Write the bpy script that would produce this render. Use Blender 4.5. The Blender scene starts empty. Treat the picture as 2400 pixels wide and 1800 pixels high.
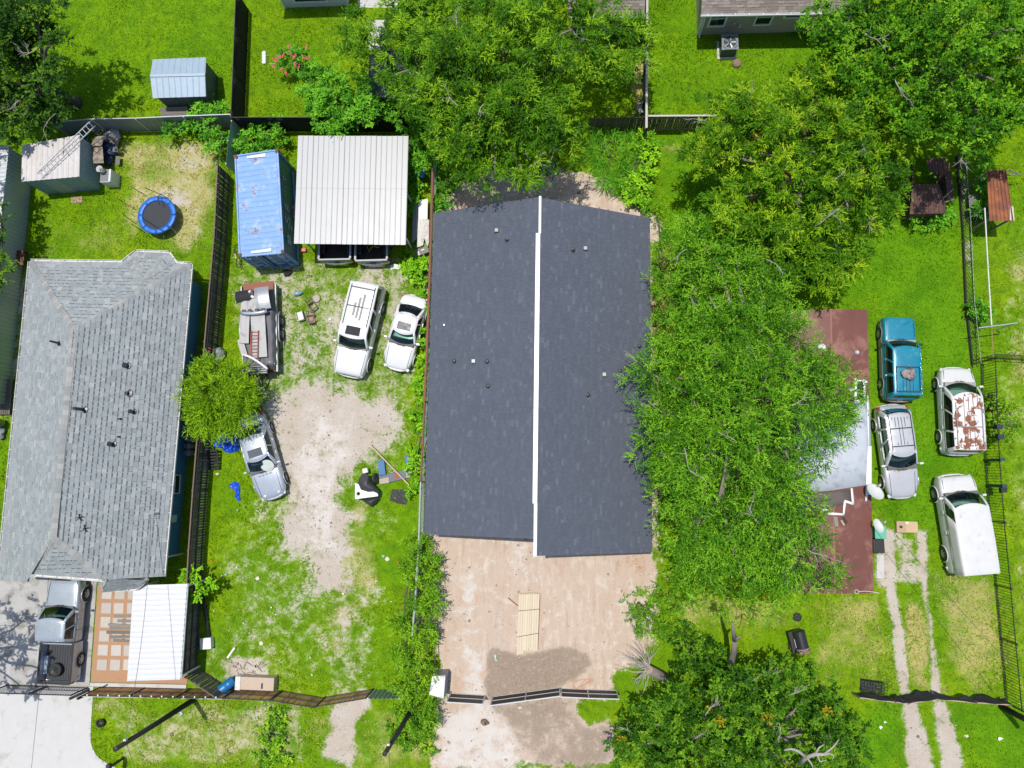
import bpy, bmesh, math, random
import numpy as np
from mathutils import Vector, Matrix, Quaternion

# ------------------------------------------------------------------ camera, sky, sun, exposure
SC = bpy.context.scene
COL = SC.collection
CAM_H = 42.0          # metres above ground
FPX = 1680.0          # focal length in pixels of the 2400 px wide photograph
_d = Vector(((1300 - 1200) / FPX, -(1106 - 900) / FPX, -1)).normalized()
CAMQ = _d.rotation_difference(Vector((0, 0, -1)))
cam_d = bpy.data.cameras.new('camera')
cam_d.sensor_width = 36.0
cam_d.lens = FPX / 2400 * 36.0
cam_d.clip_start = 0.5
cam_d.clip_end = 2000
cam = bpy.data.objects.new('camera', cam_d)
cam.location = (0, 0, CAM_H)
cam.rotation_mode = 'QUATERNION'
cam.rotation_quaternion = CAMQ
COL.objects.link(cam)
SC.camera = cam

SUN_DIR = Vector((0.105, -0.135, -1)).normalized()      # direction the light travels
sun_el = math.asin(-SUN_DIR.z)
sun_az = math.atan2(-SUN_DIR.x, -SUN_DIR.y)             # clockwise from +Y
W = bpy.data.worlds.new('World')
SC.world = W
W.use_nodes = True
wn = W.node_tree
bg = wn.nodes['Background']
sky = wn.nodes.new('ShaderNodeTexSky')
sky.sky_type = 'NISHITA'
sky.sun_disc = False
sky.sun_elevation = sun_el
sky.sun_rotation = sun_az
sky.air_density = 1.0
sky.dust_density = 1.0
wn.links.new(sky.outputs[0], bg.inputs['Color'])
bg.inputs['Strength'].default_value = 0.135
sl = bpy.data.lights.new('sun', 'SUN')
sl.energy = 3.7
sl.angle = math.radians(0.53)
sl.color = (1.0, 0.96, 0.89)
so = bpy.data.objects.new('sun', sl)
so.rotation_mode = 'QUATERNION'
so.rotation_quaternion = Vector((0, 0, -1)).rotation_difference(SUN_DIR)
so.location = (-8, 10, 60)
COL.objects.link(so)
SC.view_settings.view_transform = 'Standard'
SC.view_settings.look = 'None'
SC.view_settings.exposure = 0.12
SC.view_settings.gamma = 1.0
SC.render.engine = 'CYCLES'
SC.cycles.max_bounces = 6
SC.cycles.transparent_max_bounces = 6

# ------------------------------------------------------------------ helpers
rnd = random.Random(7)
def at(u, v, z=0.0):
    """real-world point at height z that was measured at pixel (u, v) of the survey photograph"""
    d = CAMQ @ Vector(((u - 1200) / FPX, -(v - 900) / FPX, -1))
    return Vector((0, 0, CAM_H)) + d * ((z - CAM_H) / d.z)
def plane_at(u, v, p0, n):
    d = CAMQ @ Vector(((u - 1200) / FPX, -(v - 900) / FPX, -1))
    o = Vector((0, 0, CAM_H))
    return o + d * ((p0 - o).dot(n) / d.dot(n))
def zrot(a): return Matrix.Rotation(a, 3, 'Z')
I3 = Matrix.Identity(3)

class MB:
    def __init__(s): s.v = []; s.f = []; s.mi = []
    def add(s, vs, fs, mi=0):
        k = len(s.v)
        s.v += [Vector(p) for p in vs]
        s.f += [tuple(i + k for i in f) for f in fs]
        s.mi += [mi] * len(fs)
        return s
    def box(s, c, size, R=I3, mi=0, taper=(1, 1)):
        hx, hy, hz = size[0] / 2, size[1] / 2, size[2] / 2
        c = Vector(c); vs = []
        for z, tx, ty in ((-hz, 1, 1), (hz, taper[0], taper[1])):
            for x, y in ((-hx, -hy), (hx, -hy), (hx, hy), (-hx, hy)):
                vs.append(c + R @ Vector((x * tx, y * ty, z)))
        return s.add(vs, [(3, 2, 1, 0), (4, 5, 6, 7), (0, 1, 5, 4), (1, 2, 6, 5), (2, 3, 7, 6), (3, 0, 4, 7)], mi)
    def prism(s, bot, top, mi=0):
        n = len(bot)
        vs = list(bot) + list(top)
        fs = [tuple(range(n - 1, -1, -1)), tuple(range(n, 2 * n))]
        fs += [(i, (i + 1) % n, n + (i + 1) % n, n + i) for i in range(n)]
        return s.add(vs, fs, mi)
    def slab(s, pts, th, mi=0):
        """polygon given by its top points, extruded down along its normal"""
        pts = [Vector(p) for p in pts]
        n = Vector((0, 0, 0))
        for i in range(len(pts)):
            a, b = pts[i], pts[(i + 1) % len(pts)]
            n += a.cross(b)
        n.normalize()
        if n.z < 0: pts.reverse(); n = -n
        return s.prism([p - n * th for p in pts], pts, mi)
    def bar(s, a, b, w, h=None, mi=0, up=Vector((0, 0, 1))):
        a = Vector(a); b = Vector(b); h = h or w
        d = (b - a); L = d.length
        if L < 1e-6: return s
        d /= L
        if abs(d.dot(up)) > .98: up = Vector((0, 1, 0))
        x = d.cross(up).normalized(); y = x.cross(d)
        R = Matrix((x, d, y)).transposed()
        return s.box((a + b) / 2, (w, L, h), R, mi)
    def tube(s, pts, r, n=7, mi=0):
        pts = [Vector(p) for p in pts]
        rs = r if isinstance(r, (list, tuple)) else [r] * len(pts)
        rings = []; vs = []; prev = None
        for i, p in enumerate(pts):
            d = (pts[min(i + 1, len(pts) - 1)] - pts[max(i - 1, 0)])
            if d.length < 1e-9: d = Vector((0, 0, 1))
            d.normalize()
            if prev is None:
                ref = Vector((0, 0, 1)) if abs(d.z) < .9 else Vector((1, 0, 0))
                x = d.cross(ref).normalized()
            else:
                x = (prev - d * prev.dot(d)).normalized()
            prev = x; y = d.cross(x)
            for k in range(n):
                a = 2 * math.pi * k / n
                vs.append(p + (x * math.cos(a) + y * math.sin(a)) * rs[i])
        fs = []
        for i in range(len(pts) - 1):
            for k in range(n):
                k2 = (k + 1) % n
                fs.append((i * n + k, i * n + k2, (i + 1) * n + k2, (i + 1) * n + k))
        fs.append(tuple(range(n - 1, -1, -1)))
        fs.append(tuple(range((len(pts) - 1) * n, len(pts) * n)))
        return s.add(vs, fs, mi)
    def lathe(s, prof, c=(0, 0, 0), n=16, R=I3, mi=0, cap=True):
        c = Vector(c); vs = []
        for r, z in prof:
            for k in range(n):
                a = 2 * math.pi * k / n
                vs.append(c + R @ Vector((r * math.cos(a), r * math.sin(a), z)))
        fs = []
        for i in range(len(prof) - 1):
            for k in range(n):
                k2 = (k + 1) % n
                fs.append((i * n + k, i * n + k2, (i + 1) * n + k2, (i + 1) * n + k))
        if cap:
            fs.append(tuple(range(n - 1, -1, -1)))
            fs.append(tuple(range((len(prof) - 1) * n, len(prof) * n)))
        return s.add(vs, fs, mi)
    def grid(s, fn, nu, nv, mi=0):
        vs = [fn(i / nu, j / nv) for j in range(nv + 1) for i in range(nu + 1)]
        fs = [(j * (nu + 1) + i, j * (nu + 1) + i + 1, (j + 1) * (nu + 1) + i + 1, (j + 1) * (nu + 1) + i) for j in range(nv) for i in range(nu)]
        return s.add(vs, fs, mi)
    def mesh(s, name, origin=(0, 0, 0), mats=(), smooth=False):
        o = Vector(origin)
        me = bpy.data.meshes.new(name)
        me.from_pydata([tuple(p - o) for p in s.v], [], s.f)
        for m in mats: me.materials.append(m)
        if len(mats) > 1: me.polygons.foreach_set('material_index', s.mi)
        if smooth: me.polygons.foreach_set('use_smooth', [True] * len(me.polygons))
        me.update()
        return me
    def build(s, name, mat, parent=None, smooth=False, origin=None, local=False, bevel=0, solid=0, sub=0, kind=None, angle=None):
        mats = list(mat) if isinstance(mat, (list, tuple)) else [mat]
        if origin is None:
            origin = parent.location if (parent is not None and not local) else (0, 0, 0)
        me = s.mesh(name, origin, mats, smooth)
        ob = bpy.data.objects.new(name, me)
        COL.objects.link(ob)
        if parent is not None: ob.parent = parent
        else: ob.location = origin
        if angle: 
            me.set_sharp_from_angle(angle=math.radians(angle))
        if solid:
            m = ob.modifiers.new('solid', 'SOLIDIFY'); m.thickness = solid; m.offset = -1
        if sub:
            m = ob.modifiers.new('sub', 'SUBSURF'); m.levels = sub; m.render_levels = sub
        if bevel:
            m = ob.modifiers.new('bev', 'BEVEL'); m.width = bevel; m.segments = 2; m.limit_method = 'ANGLE'
        if kind: ob['kind'] = kind
        return ob
def fixn(ob):
    bm = bmesh.new(); bm.from_mesh(ob.data)
    bmesh.ops.recalc_face_normals(bm, faces=bm.faces)
    bm.to_mesh(ob.data); bm.free()
    return ob
def thing(name, label, cat, loc=(0, 0, 0), group=None, rz=0.0):
    o = bpy.data.objects.new(name, None)
    o.empty_display_size = .2
    o.location = loc; o.rotation_euler = (0, 0, rz)
    COL.objects.link(o)
    o['label'] = label; o['category'] = cat
    if group: o['group'] = group
    return o
def tag(o, label, cat, group=None):
    o['label'] = label; o['category'] = cat
    if group: o['group'] = group
    return o
def structure(o): o['kind'] = 'structure'; return o
def put(name, me, parent, loc=(0, 0, 0), rot=None, scale=None):
    """link one more object that shares mesh data"""
    o = bpy.data.objects.new(name, me)
    COL.objects.link(o)
    o.parent = parent
    o.location = Vector(loc)
    if rot is not None: o.rotation_euler = rot
    if scale is not None: o.scale = scale
    return o

# ------------------------------------------------------------------ materials
def C(h):
    """sRGB 0-255 triple to linear"""
    return tuple(((x / 255) / 12.92 if x / 255 <= .04045 else ((x / 255 + .055) / 1.055) ** 2.4) for x in h)
class NT:
    def __init__(s, name):
        s.m = bpy.data.materials.new(name); s.m.use_nodes = True
        s.t = s.m.node_tree; s.b = s.t.nodes['Principled BSDF']
        s.out = s.t.nodes['Material Output']
    def n(s, typ, **kw):
        nd = s.t.nodes.new(typ)
        for k, v in kw.items():
            if hasattr(nd, k) and not k[0].isupper(): setattr(nd, k, v)
            else: nd.inputs[k].default_value = v
        return nd
    def l(s, a, b): s.t.links.new(a, b)
    def noise(s, scale, detail=4, rough=.6, vec=None, dist=0):
        nd = s.n('ShaderNodeTexNoise'); nd.inputs['Scale'].default_value = scale
        nd.inputs['Detail'].default_value = detail; nd.inputs['Roughness'].default_value = rough
        nd.inputs['Distortion'].default_value = dist
        s.l(vec if vec is not None else s.coord(), nd.inputs['Vector'])
        return nd.outputs['Fac']
    def coord(s, kind='Object'):
        if not hasattr(s, '_tc'): s._tc = s.n('ShaderNodeTexCoord')
        return s._tc.outputs[kind]
    def mix(s, f, a, b, blend='MIX'):
        nd = s.n('ShaderNodeMix', data_type='RGBA', blend_type=blend)
        for sock, val in ((nd.inputs[0], f), (nd.inputs[6], a), (nd.inputs[7], b)):
            if hasattr(val, 'is_linked'): s.l(val, sock)
            elif isinstance(val, (int, float)): sock.default_value = val
            else: sock.default_value = tuple(val)[:3] + (1,)
        return nd.outputs[2]
    def math(s, op, a, b=0.0, c=0.0, clamp=False):
        nd = s.n('ShaderNodeMath', operation=op, use_clamp=clamp)
        for i, val in enumerate((a, b, c)):
            if hasattr(val, 'is_linked'): s.l(val, nd.inputs[i])
            else: nd.inputs[i].default_value = val
        return nd.outputs[0]
    def step(s, x, lo, hi, a=0.0, b=1.0):
        nd = s.n('ShaderNodeMapRange', interpolation_type='SMOOTHSTEP')
        s.l(x, nd.inputs[0])
        nd.inputs[1].default_value = lo; nd.inputs[2].default_value = hi
        nd.inputs[3].default_value = a; nd.inputs[4].default_value = b
        return nd.outputs[0]
    def bump(s, h, strength=.3, dist=.02):
        nd = s.n('ShaderNodeBump'); nd.inputs['Strength'].default_value = strength
        nd.inputs['Distance'].default_value = dist
        s.l(h, nd.inputs['Height']); s.l(nd.outputs[0], s.b.inputs['Normal'])
    def attr(s, name):
        nd = s.n('ShaderNodeAttribute'); nd.attribute_name = name
        return nd.outputs['Fac']
    def rand(s):
        return s.n('ShaderNodeNewGeometry').outputs['Random Per Island']
    def orand(s):
        return s.n('ShaderNodeObjectInfo').outputs['Random']
    def ramp(s, f, stops, interp='LINEAR'):
        nd = s.n('ShaderNodeValToRGB'); cr = nd.color_ramp; cr.interpolation = interp
        while len(cr.elements) < len(stops): cr.elements.new(.5)
        for e, (p, c) in zip(cr.elements, stops): e.position = p; e.color = tuple(c)[:3] + (1,)
        s.l(f, nd.inputs[0]); return nd.outputs[0]
    def set(s, col=None, rough=None, metal=None, spec=None, coat=None):
        for k, val in (('Base Color', col), ('Roughness', rough), ('Metallic', metal), ('Specular IOR Level', spec), ('Coat Weight', coat)):
            if val is None: continue
            if hasattr(val, 'is_linked'): s.l(val, s.b.inputs[k])
            elif isinstance(val, (int, float)): s.b.inputs[k].default_value = val
            else: s.b.inputs[k].default_value = tuple(val)[:3] + (1,)
        return s
def mul(c, k): return tuple(min(1, x * k) for x in c)
_mc = {}
def mat(name, col, rough=.6, metal=0.0, var=.18, scale=3.0, bump=0.0, bscale=40.0, spec=.5, coat=0.0, dirt=None, dirt_amt=.35, dscale=2.0, orand=0.0):
    """plain surface with broad and fine unevenness; optional second colour in blotches; orand = variation per piece"""
    if name in _mc: return _mc[name]
    t = NT(name)
    f = t.noise(scale, 6, .65)
    c = t.mix(f, mul(col, 1 - var), mul(col, 1 + var))
    if orand:
        r = t.orand()
        c = t.mix(r, t.mix(1.0, c, mul((1, 1, 1), 1 - orand), 'MULTIPLY'), c)
    if dirt:
        g = t.step(t.noise(dscale, 8, .7, dist=.4), .62 - dirt_amt * .3, .80 - dirt_amt * .3)
        c = t.mix(g, c, dirt)
    t.set(c, t.math('ADD', t.math('MULTIPLY', f, .2), rough - .1), metal, spec, coat)
    if bump: t.bump(t.noise(bscale, 5), bump, .02)
    _mc[name] = t.m
    return t.m
# ------------------------------------------------------------------ ground
R_ = np.random.RandomState(11)
def vnoise(x, y, s, seed=0):
    """smooth value noise 0..1"""
    rs = np.random.RandomState(seed); g = rs.rand(256, 256)
    x = x * s + 1000; y = y * s + 1000
    xi = np.floor(x).astype(int); yi = np.floor(y).astype(int)
    fx = x - xi; fy = y - yi
    fx = fx * fx * (3 - 2 * fx); fy = fy * fy * (3 - 2 * fy)
    a = g[xi % 256, yi % 256]; b = g[(xi + 1) % 256, yi % 256]; c = g[xi % 256, (yi + 1) % 256]; d = g[(xi + 1) % 256, (yi + 1) % 256]
    return (a * (1 - fx) + b * fx) * (1 - fy) + (c * (1 - fx) + d * fx) * fy
def fbm(x, y, s, seed=0, o=4):
    t = 0; a = .5; n = 0
    for k in range(o):
        t = t + a * vnoise(x, y, s * 2 ** k, seed + k); n += a; a *= .55
    return t / n
def sdist(px, py, poly):
    """signed distance to polygon, positive inside"""
    d = np.full(px.shape, 1e9); ins = np.zeros(px.shape, bool)
    n = len(poly)
    for i in range(n):
        ax, ay = poly[i]; bx, by = poly[(i + 1) % n]
        ex, ey = bx - ax, by - ay
        t = np.clip(((px - ax) * ex + (py - ay) * ey) / (ex * ex + ey * ey + 1e-9), 0, 1)
        d = np.minimum(d, np.hypot(px - ax - t * ex, py - ay - t * ey))
        if abs(by - ay) > 1e-9:
            c = ((ay > py) != (by > py)) & (px < (bx - ax) * (py - ay) / (by - ay) + ax)
            ins ^= c
    return np.where(ins, d, -d)
def wp(pts, z=0): return [tuple(at(u, v, z)[:2]) for u, v in pts]
# what covers the soil: (channel, outline measured on the photo, softness in m, amount)
COVER = [
 ('thin', [(535,610),(985,600),(960,1000),(900,1120),(600,1120),(600,900),(545,700)], 1.2, .68),
 ('thin', [(600,1080),(930,1080),(905,1300),(900,1620),(470,1620),(540,1250)], 1.4, .52),
 ('thin', [(760,1330),(850,1330),(850,1630),(770,1630)], 1.2, .62),
 ('thin', [(215,1640),(700,1645),(735,1800),(270,1800)], .8, .56),
 ('thin', [(300,330),(515,320),(520,480),(470,600),(300,560)], 1.2, .5),
 ('thin', [(2330,540),(2460,540),(2460,1640),(2400,1640),(2340,1000)], 1.0, .45),
 ('thin', [(700,1700),(1010,1690),(1030,1800),(700,1800)], 1.0, .4),
 ('thin', [(90,560),(140,560),(30,980),(-30,980)], .5, .6),
 ('dry', [(300,345),(515,325),(525,480),(440,590),(300,560)], 1.4, .75),
 ('dry', [(90,480),(300,540),(290,600),(80,600)], 1.2, .35),
 ('dry', [(215,1640),(700,1645),(735,1800),(270,1800)], 1.0, .48),
 ('dry', [(820,1180),(870,1160),(880,1380),(800,1560),(740,1500)], 1.0, .6),
 ('dry', [(1900,1390),(2050,1400),(2085,1500),(2112,1620),(1930,1600),(1880,1450)], 1.2, .52),
 ('dry', [(2112,1400),(2165,1400),(2195,1620),(2130,1620)], .5, .82),
 ('dry', [(2190,1350),(2325,1350),(2345,1620),(2205,1620)], 1.0, .62),
 ('dry', [(1560,1400),(1850,1400),(1870,1490),(1600,1470)], 1.2, .6),
 ('dry', [(1530,330),(1620,330),(1600,360),(1540,360)], .6, .7),
 ('dry', [(2340,560),(2460,560),(2460,1640),(2400,1640)], 1.2, .45),
 ('dry', [(740,1680),(1020,1690),(1030,1800),(730,1800)], 1.0, .5),
 ('dry', [(1480,170),(1512,150),(1514,270),(1480,270)], .6, .9),
 ('bare', [(640,935),(720,905),(830,890),(935,935),(925,1010),(890,1050),(800,1130),(835,1250),(800,1330),(835,1395),(790,1430),(730,1390),(690,1310),(640,1230),(670,1110),(600,1010)], 1.1, .95),
 ('bare', [(700,1300),(840,1300),(830,1480),(820,1640),(770,1640),(760,1480)], 1.6, .55),
 ('bare', [(790,640),(900,630),(905,690),(860,720),(790,800),(700,880),(690,820),(770,720)], 1.0, .55),
 ('bare', [(700,780),(760,780),(720,900),(660,900)], .9, .7),
 ('bare', [(778,1640),(858,1630),(850,1700),(840,1800),(748,1800),(755,1700)], .5, 1.0),
 ('bare', [(330,430),(450,440),(430,480),(320,470)], .7, .7),
 ('bare', [(380,380),(500,350),(505,390),(420,420)], .8, .5),
 ('bare', [(2068,1240),(2094,1240),(2104,1380),(2120,1480),(2133,1630),(2107,1630),(2090,1480),(2072,1340)], .22, 1.0),
 ('bare', [(2148,1242),(2175,1242),(2177,1340),(2186,1440),(2208,1630),(2185,1630),(2167,1450),(2148,1340)], .22, 1.0),
 ('bare', [(2095,1250),(2150,1250),(2160,1360),(2108,1360)], .5, .7),
 ('bare', [(2116,1640),(2142,1640),(2152,1690),(2172,1730),(2190,1800),(2190,1900),(2125,1900),(2120,1800)], .3, 1.0),
 ('bare', [(2192,1640),(2216,1640),(2240,1700),(2262,1800),(2280,1900),(2200,1900),(2208,1770),(2194,1700)], .3, 1.0),
 ('bare', [(510,1545),(630,1550),(640,1600),(530,1600)], .5, .8),
 ('bare', [(60,650),(30,900),(-10,1000),(10,760)], .4, .6),
 ('bare', [(2250,370),(2262,370),(2285,720),(2275,720)], .25, .8),
 ('bare', [(2055,1300),(2075,1300),(2075,1375),(2055,1375)], .25, .9),
 ('clay', [(1000,1240),(1535,1270),(1530,1400),(1525,1510),(1430,1560),(1430,1630),(1050,1640),(1040,1560),(1015,1450),(1025,1350)], .5, 1.0),
 ('clay', [(1005,520),(1030,470),(1060,440),(1130,410),(1300,400),(1400,420),(1465,480),(1540,510),(1540,560)], .7, .95),
 ('clay', [(1510,560),(1540,560),(1542,1400),(1510,1400)], .7, .6),
 ('clay', [(1040,1635),(1430,1635),(1450,1800),(1010,1800)], .5, 1.0),
 ('white', [(1080,1350),(1130,1330),(1110,1480),(1140,1560),(1130,1640),(1090,1640),(1075,1520)], .6, .8),
 ('white', [(1190,1260),(1260,1270),(1260,1350),(1190,1340)], .6, .6),
 ('white', [(1045,1640),(1140,1650),(1190,1700),(1250,1800),(1030,1800)], .7, .9),
 ('white', [(720,980),(840,960),(800,1160),(790,1300),(720,1330),(690,1150)], 1.0, .7),
 ('mud', [(1150,1520),(1230,1535),(1330,1505),(1385,1530),(1392,1560),(1350,1600),(1300,1615),(1220,1640),(1150,1640),(1135,1600)], .25, 1.0),
 ('mud', [(1130,1430),(1190,1425),(1215,1530),(1150,1560),(1140,1500)], .5, .42),
 ('mud', [(1150,1640),(1300,1630),(1440,1690),(1460,1800),(1250,1800),(1200,1720)], .6, .8),
 ('orange', [(1400,1300),(1535,1285),(1535,1400),(1490,1400),(1470,1340)], .8, .42),
 ('orange', [(1520,560),(1600,560),(1600,800),(1520,800)], .8, .6),
 ('orange', [(1045,1580),(1100,1540),(1100,1620),(1060,1630)], .6, .45),
 ('grass', [(1310,1642),(1440,1640),(1440,1690),(1380,1695),(1340,1680)], .5, 1.0),
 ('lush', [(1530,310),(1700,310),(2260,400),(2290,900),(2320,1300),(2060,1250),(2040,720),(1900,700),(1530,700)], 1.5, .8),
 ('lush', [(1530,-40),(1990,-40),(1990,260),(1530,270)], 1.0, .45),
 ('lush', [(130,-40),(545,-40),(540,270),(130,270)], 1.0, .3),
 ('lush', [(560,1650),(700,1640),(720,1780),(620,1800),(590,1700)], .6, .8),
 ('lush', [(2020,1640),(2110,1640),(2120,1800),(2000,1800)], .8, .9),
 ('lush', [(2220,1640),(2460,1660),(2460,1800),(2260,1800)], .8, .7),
]
# places where no grass grows: floors, slabs, building footprints
NOGRASS = [
 wp([(-60,1365),(215,1365),(215,1640),(-60,1640)]), wp([(-60,1625),(215,1635),(213,1740),(225,1775),(262,1810),(-60,1810)]),
 wp([(215,1370),(450,1370),(450,1610),(215,1610)]),
]
def axis(lo, hi, st, far):
    a = np.arange(lo, hi + 1e-6, st)
    return np.concatenate([[-far, -far / 3, lo - 15], a, [hi + 15, far / 3, far]])
gx = axis(-40, 33, .2, 900); gy = axis(-22, 36, .2, 900)
GX, GY = np.meshgrid(gx, gy)
CH = ['thin', 'dry', 'bare', 'clay', 'white', 'mud', 'lush', 'orange']
def cover_fields(X, Y):
    F = {c: np.zeros(X.shape) for c in CH}
    for ch, poly, soft, amt in COVER:
        d = sdist(X, Y, wp(poly))
        d = d + (fbm(X, Y, .55, hash(ch) % 50 if False else len(poly), 4) - .5) * max(2.2 * soft, 1.6 if soft >= .5 else 0)
        k = np.clip(d / soft * .5 + .5, 0, 1); k = k * k * (3 - 2 * k) * amt
        if ch == 'grass':
            for c in ('bare', 'clay', 'white', 'mud', 'thin'): F[c] *= 1 - k
        else:
            F[ch] = np.maximum(F[ch], k)
    return F
F = cover_fields(GX, GY)
nxg, nyg = len(gx), len(gy)
me = bpy.data.meshes.new('ground')
co = np.stack([GX.ravel(), GY.ravel(), np.zeros(GX.size)], 1)
idx = np.arange(nxg * nyg).reshape(nyg, nxg)
quads = np.stack([idx[:-1, :-1].ravel(), idx[:-1, 1:].ravel(), idx[1:, 1:].ravel(), idx[1:, :-1].ravel()], 1)
def fast_mesh(me, co, faces):
    k = faces.shape[1]
    me.vertices.add(len(co)); me.vertices.foreach_set('co', co.astype(np.float32).ravel())
    me.loops.add(faces.size); me.loops.foreach_set('vertex_index', faces.astype(np.int32).ravel())
    me.polygons.add(len(faces)); me.polygons.foreach_set('loop_start', np.arange(0, faces.size, k, dtype=np.int32))
    me.update(calc_edges=True)
fast_mesh(me, co, quads)
for c in CH:
    a = me.attributes.new(c, 'FLOAT', 'POINT'); a.data.foreach_set('value', F[c].ravel().astype(np.float32))
def ground_mat():
    t = NT('ground_soil_and_grass')
    n0 = t.noise(.16, 5, .6); n1 = t.noise(.5, 6, .62); n2 = t.noise(1.7, 8, .68, dist=.3); n3 = t.noise(7, 7, .7); n4 = t.noise(28, 5, .75)
    mp = t.n('ShaderNodeMapping'); mp.inputs['Rotation'].default_value = (0, 0, .35); mp.inputs['Scale'].default_value = (2.2, .35, 1); t.l(t.coord(), mp.inputs[0])
    st = t.noise(1.6, 6, .65, mp.outputs[0])
    vo = t.n('ShaderNodeTexVoronoi'); vo.inputs['Scale'].default_value = 9; t.l(t.coord(), vo.inputs['Vector'])
    peb = t.step(vo.outputs['Distance'], .22, .12)
    pr = t.n('ShaderNodeSeparateColor'); t.l(vo.outputs['Color'], pr.inputs[0])
    peb = t.math('MULTIPLY', peb, t.step(pr.outputs[0], .55, .7))
    g = t.mix(t.step(n0, .35, .65), (.145, .290, .003), (.235, .350, .004))
    g = t.mix(t.step(n1, .38, .62), t.mix(.5, g, (.085, .225, .006)), g)
    g = t.mix(t.step(n2, .58, .30), g, mul((.090, .200, .006), .8))
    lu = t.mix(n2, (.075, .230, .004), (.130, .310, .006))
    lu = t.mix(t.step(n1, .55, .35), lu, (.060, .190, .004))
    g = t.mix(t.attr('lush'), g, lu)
    dry = t.mix(n3, (.34, .29, .09), (.56, .48, .22))
    dry = t.mix(t.step(n2, .5, .7), dry, (.32, .34, .04))
    df = t.step(t.math('ADD', t.attr('dry'), t.math('MULTIPLY', t.math('SUBTRACT', n1, .5), 1.6)), .30, .85)
    g = t.mix(t.math('MULTIPLY', df, .85), g, dry)
    soil = t.mix(n2, (.43, .37, .305), (.60, .55, .485))
    soil = t.mix(t.step(n1, .35, .7), t.mix(n3, (.40, .315, .235), (.53, .46, .385)), soil)
    soil = t.mix(t.step(n4, .50, .72), soil, (.64, .60, .555))
    soil = t.mix(t.step(n4, .46, .30), soil, (.25, .205, .16))
    soil = t.mix(peb, soil, (.64, .61, .57))
    clay = t.mix(n1, (.47, .345, .255), (.585, .475, .385))
    clay = t.mix(t.step(n2, .48, .70), clay, (.62, .54, .455))
    clay = t.mix(t.math('MULTIPLY', t.step(st, .52, .70), .7), clay, (.44, .305, .21))
    clay = t.mix(t.math('MULTIPLY', t.step(st, .46, .30), .6), clay, (.645, .58, .51))
    clay = t.mix(t.math('MULTIPLY', t.step(n4, .55, .70), .6), clay, (.66, .61, .55))
    clay = t.mix(t.math('MULTIPLY', t.step(n3, .42, .28), .6), clay, (.42, .28, .19))
    mud = t.mix(n2, (.20, .145, .105), (.36, .285, .22))
    mud = t.mix(t.step(n3, .5, .7), mud, (.43, .355, .285))
    mud = t.mix(t.step(n3, .42, .3), mud, (.12, .085, .06))
    white = t.mix(n2, (.56, .50, .435), (.67, .63, .585))
    org = t.mix(n3, (.36, .17, .075), (.50, .27, .14))
    hard = t.math('MULTIPLY', t.math('SUBTRACT', n3, .5), 1.0)
    hard2 = t.math('MULTIPLY', t.math('SUBTRACT', n2, .5), 1.7)
    hard1 = t.math('MULTIPLY', t.math('SUBTRACT', n1, .5), 1.1)
    nz = t.math('ADD', t.math('ADD', hard, hard2), hard1)
    def edge(a, lo=.35, hi=.65):
        x = t.math('ADD', t.attr(a), nz)
        return t.math('MULTIPLY', t.step(x, lo, hi), t.step(t.attr(a), .0, .15))
    c = t.mix(t.math('MULTIPLY', edge('thin', .45, .95), .85), g, soil)
    c = t.mix(edge('bare', .30, .85), c, soil)
    c = t.mix(edge('clay', .25, .6), c, clay)
    c = t.mix(edge('orange', .3, .9), c, org)
    c = t.mix(t.math('MULTIPLY', edge('white', .35, .95), .9), c, white)
    c = t.mix(t.math('MULTIPLY', edge('mud', .38, .95), .9), c, mud)
    t.set(c, .95, 0, .12)
    t.bump(t.math('ADD', t.math('ADD', n3, t.math('MULTIPLY', n4, .5)), n2), .7, .06)
    return t.m
me.materials.append(ground_mat())
ground = bpy.data.objects.new('ground', me); COL.objects.link(ground); structure(ground)

# ------------------------------------------------------------------ grass blades
def blades(n, region, hmin, hmax, wid, seed, dens=None):
    rs = np.random.RandomState(seed)
    x0, x1, y0, y1 = region
    X = rs.uniform(x0, x1, n); Y = rs.uniform(y0, y1, n)
    f = cover_fields(X, Y)
    nn = fbm(X, Y, 2.2, 3, 3); nn2 = fbm(X, Y, .5, 9, 3)
    soil = np.maximum.reduce([f['bare'], f['clay'] * 1.1, f['mud'] * 1.1, f['white']])
    p = np.clip(1.25 - soil * 1.55 + (nn - .5) * 1.2, 0.0, 1)
    p *= np.where(f['thin'] > .15, np.clip(.95 - f['thin'] * .9 + (nn - .5) * 2.8, 0.04, 1), 1)
    if dens is not None: p *= dens(X, Y, nn2)
    for poly in NOGRASS: p *= sdist(X, Y, poly) < 0
    k = rs.rand(n) < p
    X, Y, nn2 = X[k], Y[k], nn2[k]; dry = f['dry'][k]; lush = f['lush'][k]; thin = f['thin'][k]
    n = len(X)
    h = rs.uniform(hmin, hmax, n) * (.7 + .6 * nn2) * (1 + .5 * thin + .3 * dry)
    a = rs.uniform(0, 2 * np.pi, n); lean = rs.uniform(.35, 1.25, n)
    dx, dy = np.cos(a), np.sin(a)
    w = wid * rs.uniform(.6, 1.3, n)
    base = np.stack([X, Y, np.full(n, .002)], 1)
    side = np.stack([-dy * w, dx * w, np.zeros(n)], 1)
    tip = base + np.stack([dx * h * np.sin(lean), dy * h * np.sin(lean), h * np.cos(lean)], 1)
    co = np.stack([base - side, base + side, tip], 1).reshape(-1, 3)
    return co, np.clip(dry + (rs.rand(n) - .5) * .7, 0, 1), lush
parts = [blades(430000, (-37.5, 29.5, -18, 32), .07, .17, .022, 1),
         blades(110000, (-37.5, 29.5, -18, 32), .16, .32, .03, 2, lambda x, y, q: np.clip((q - .5) * 5, .04, 1))]
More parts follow.
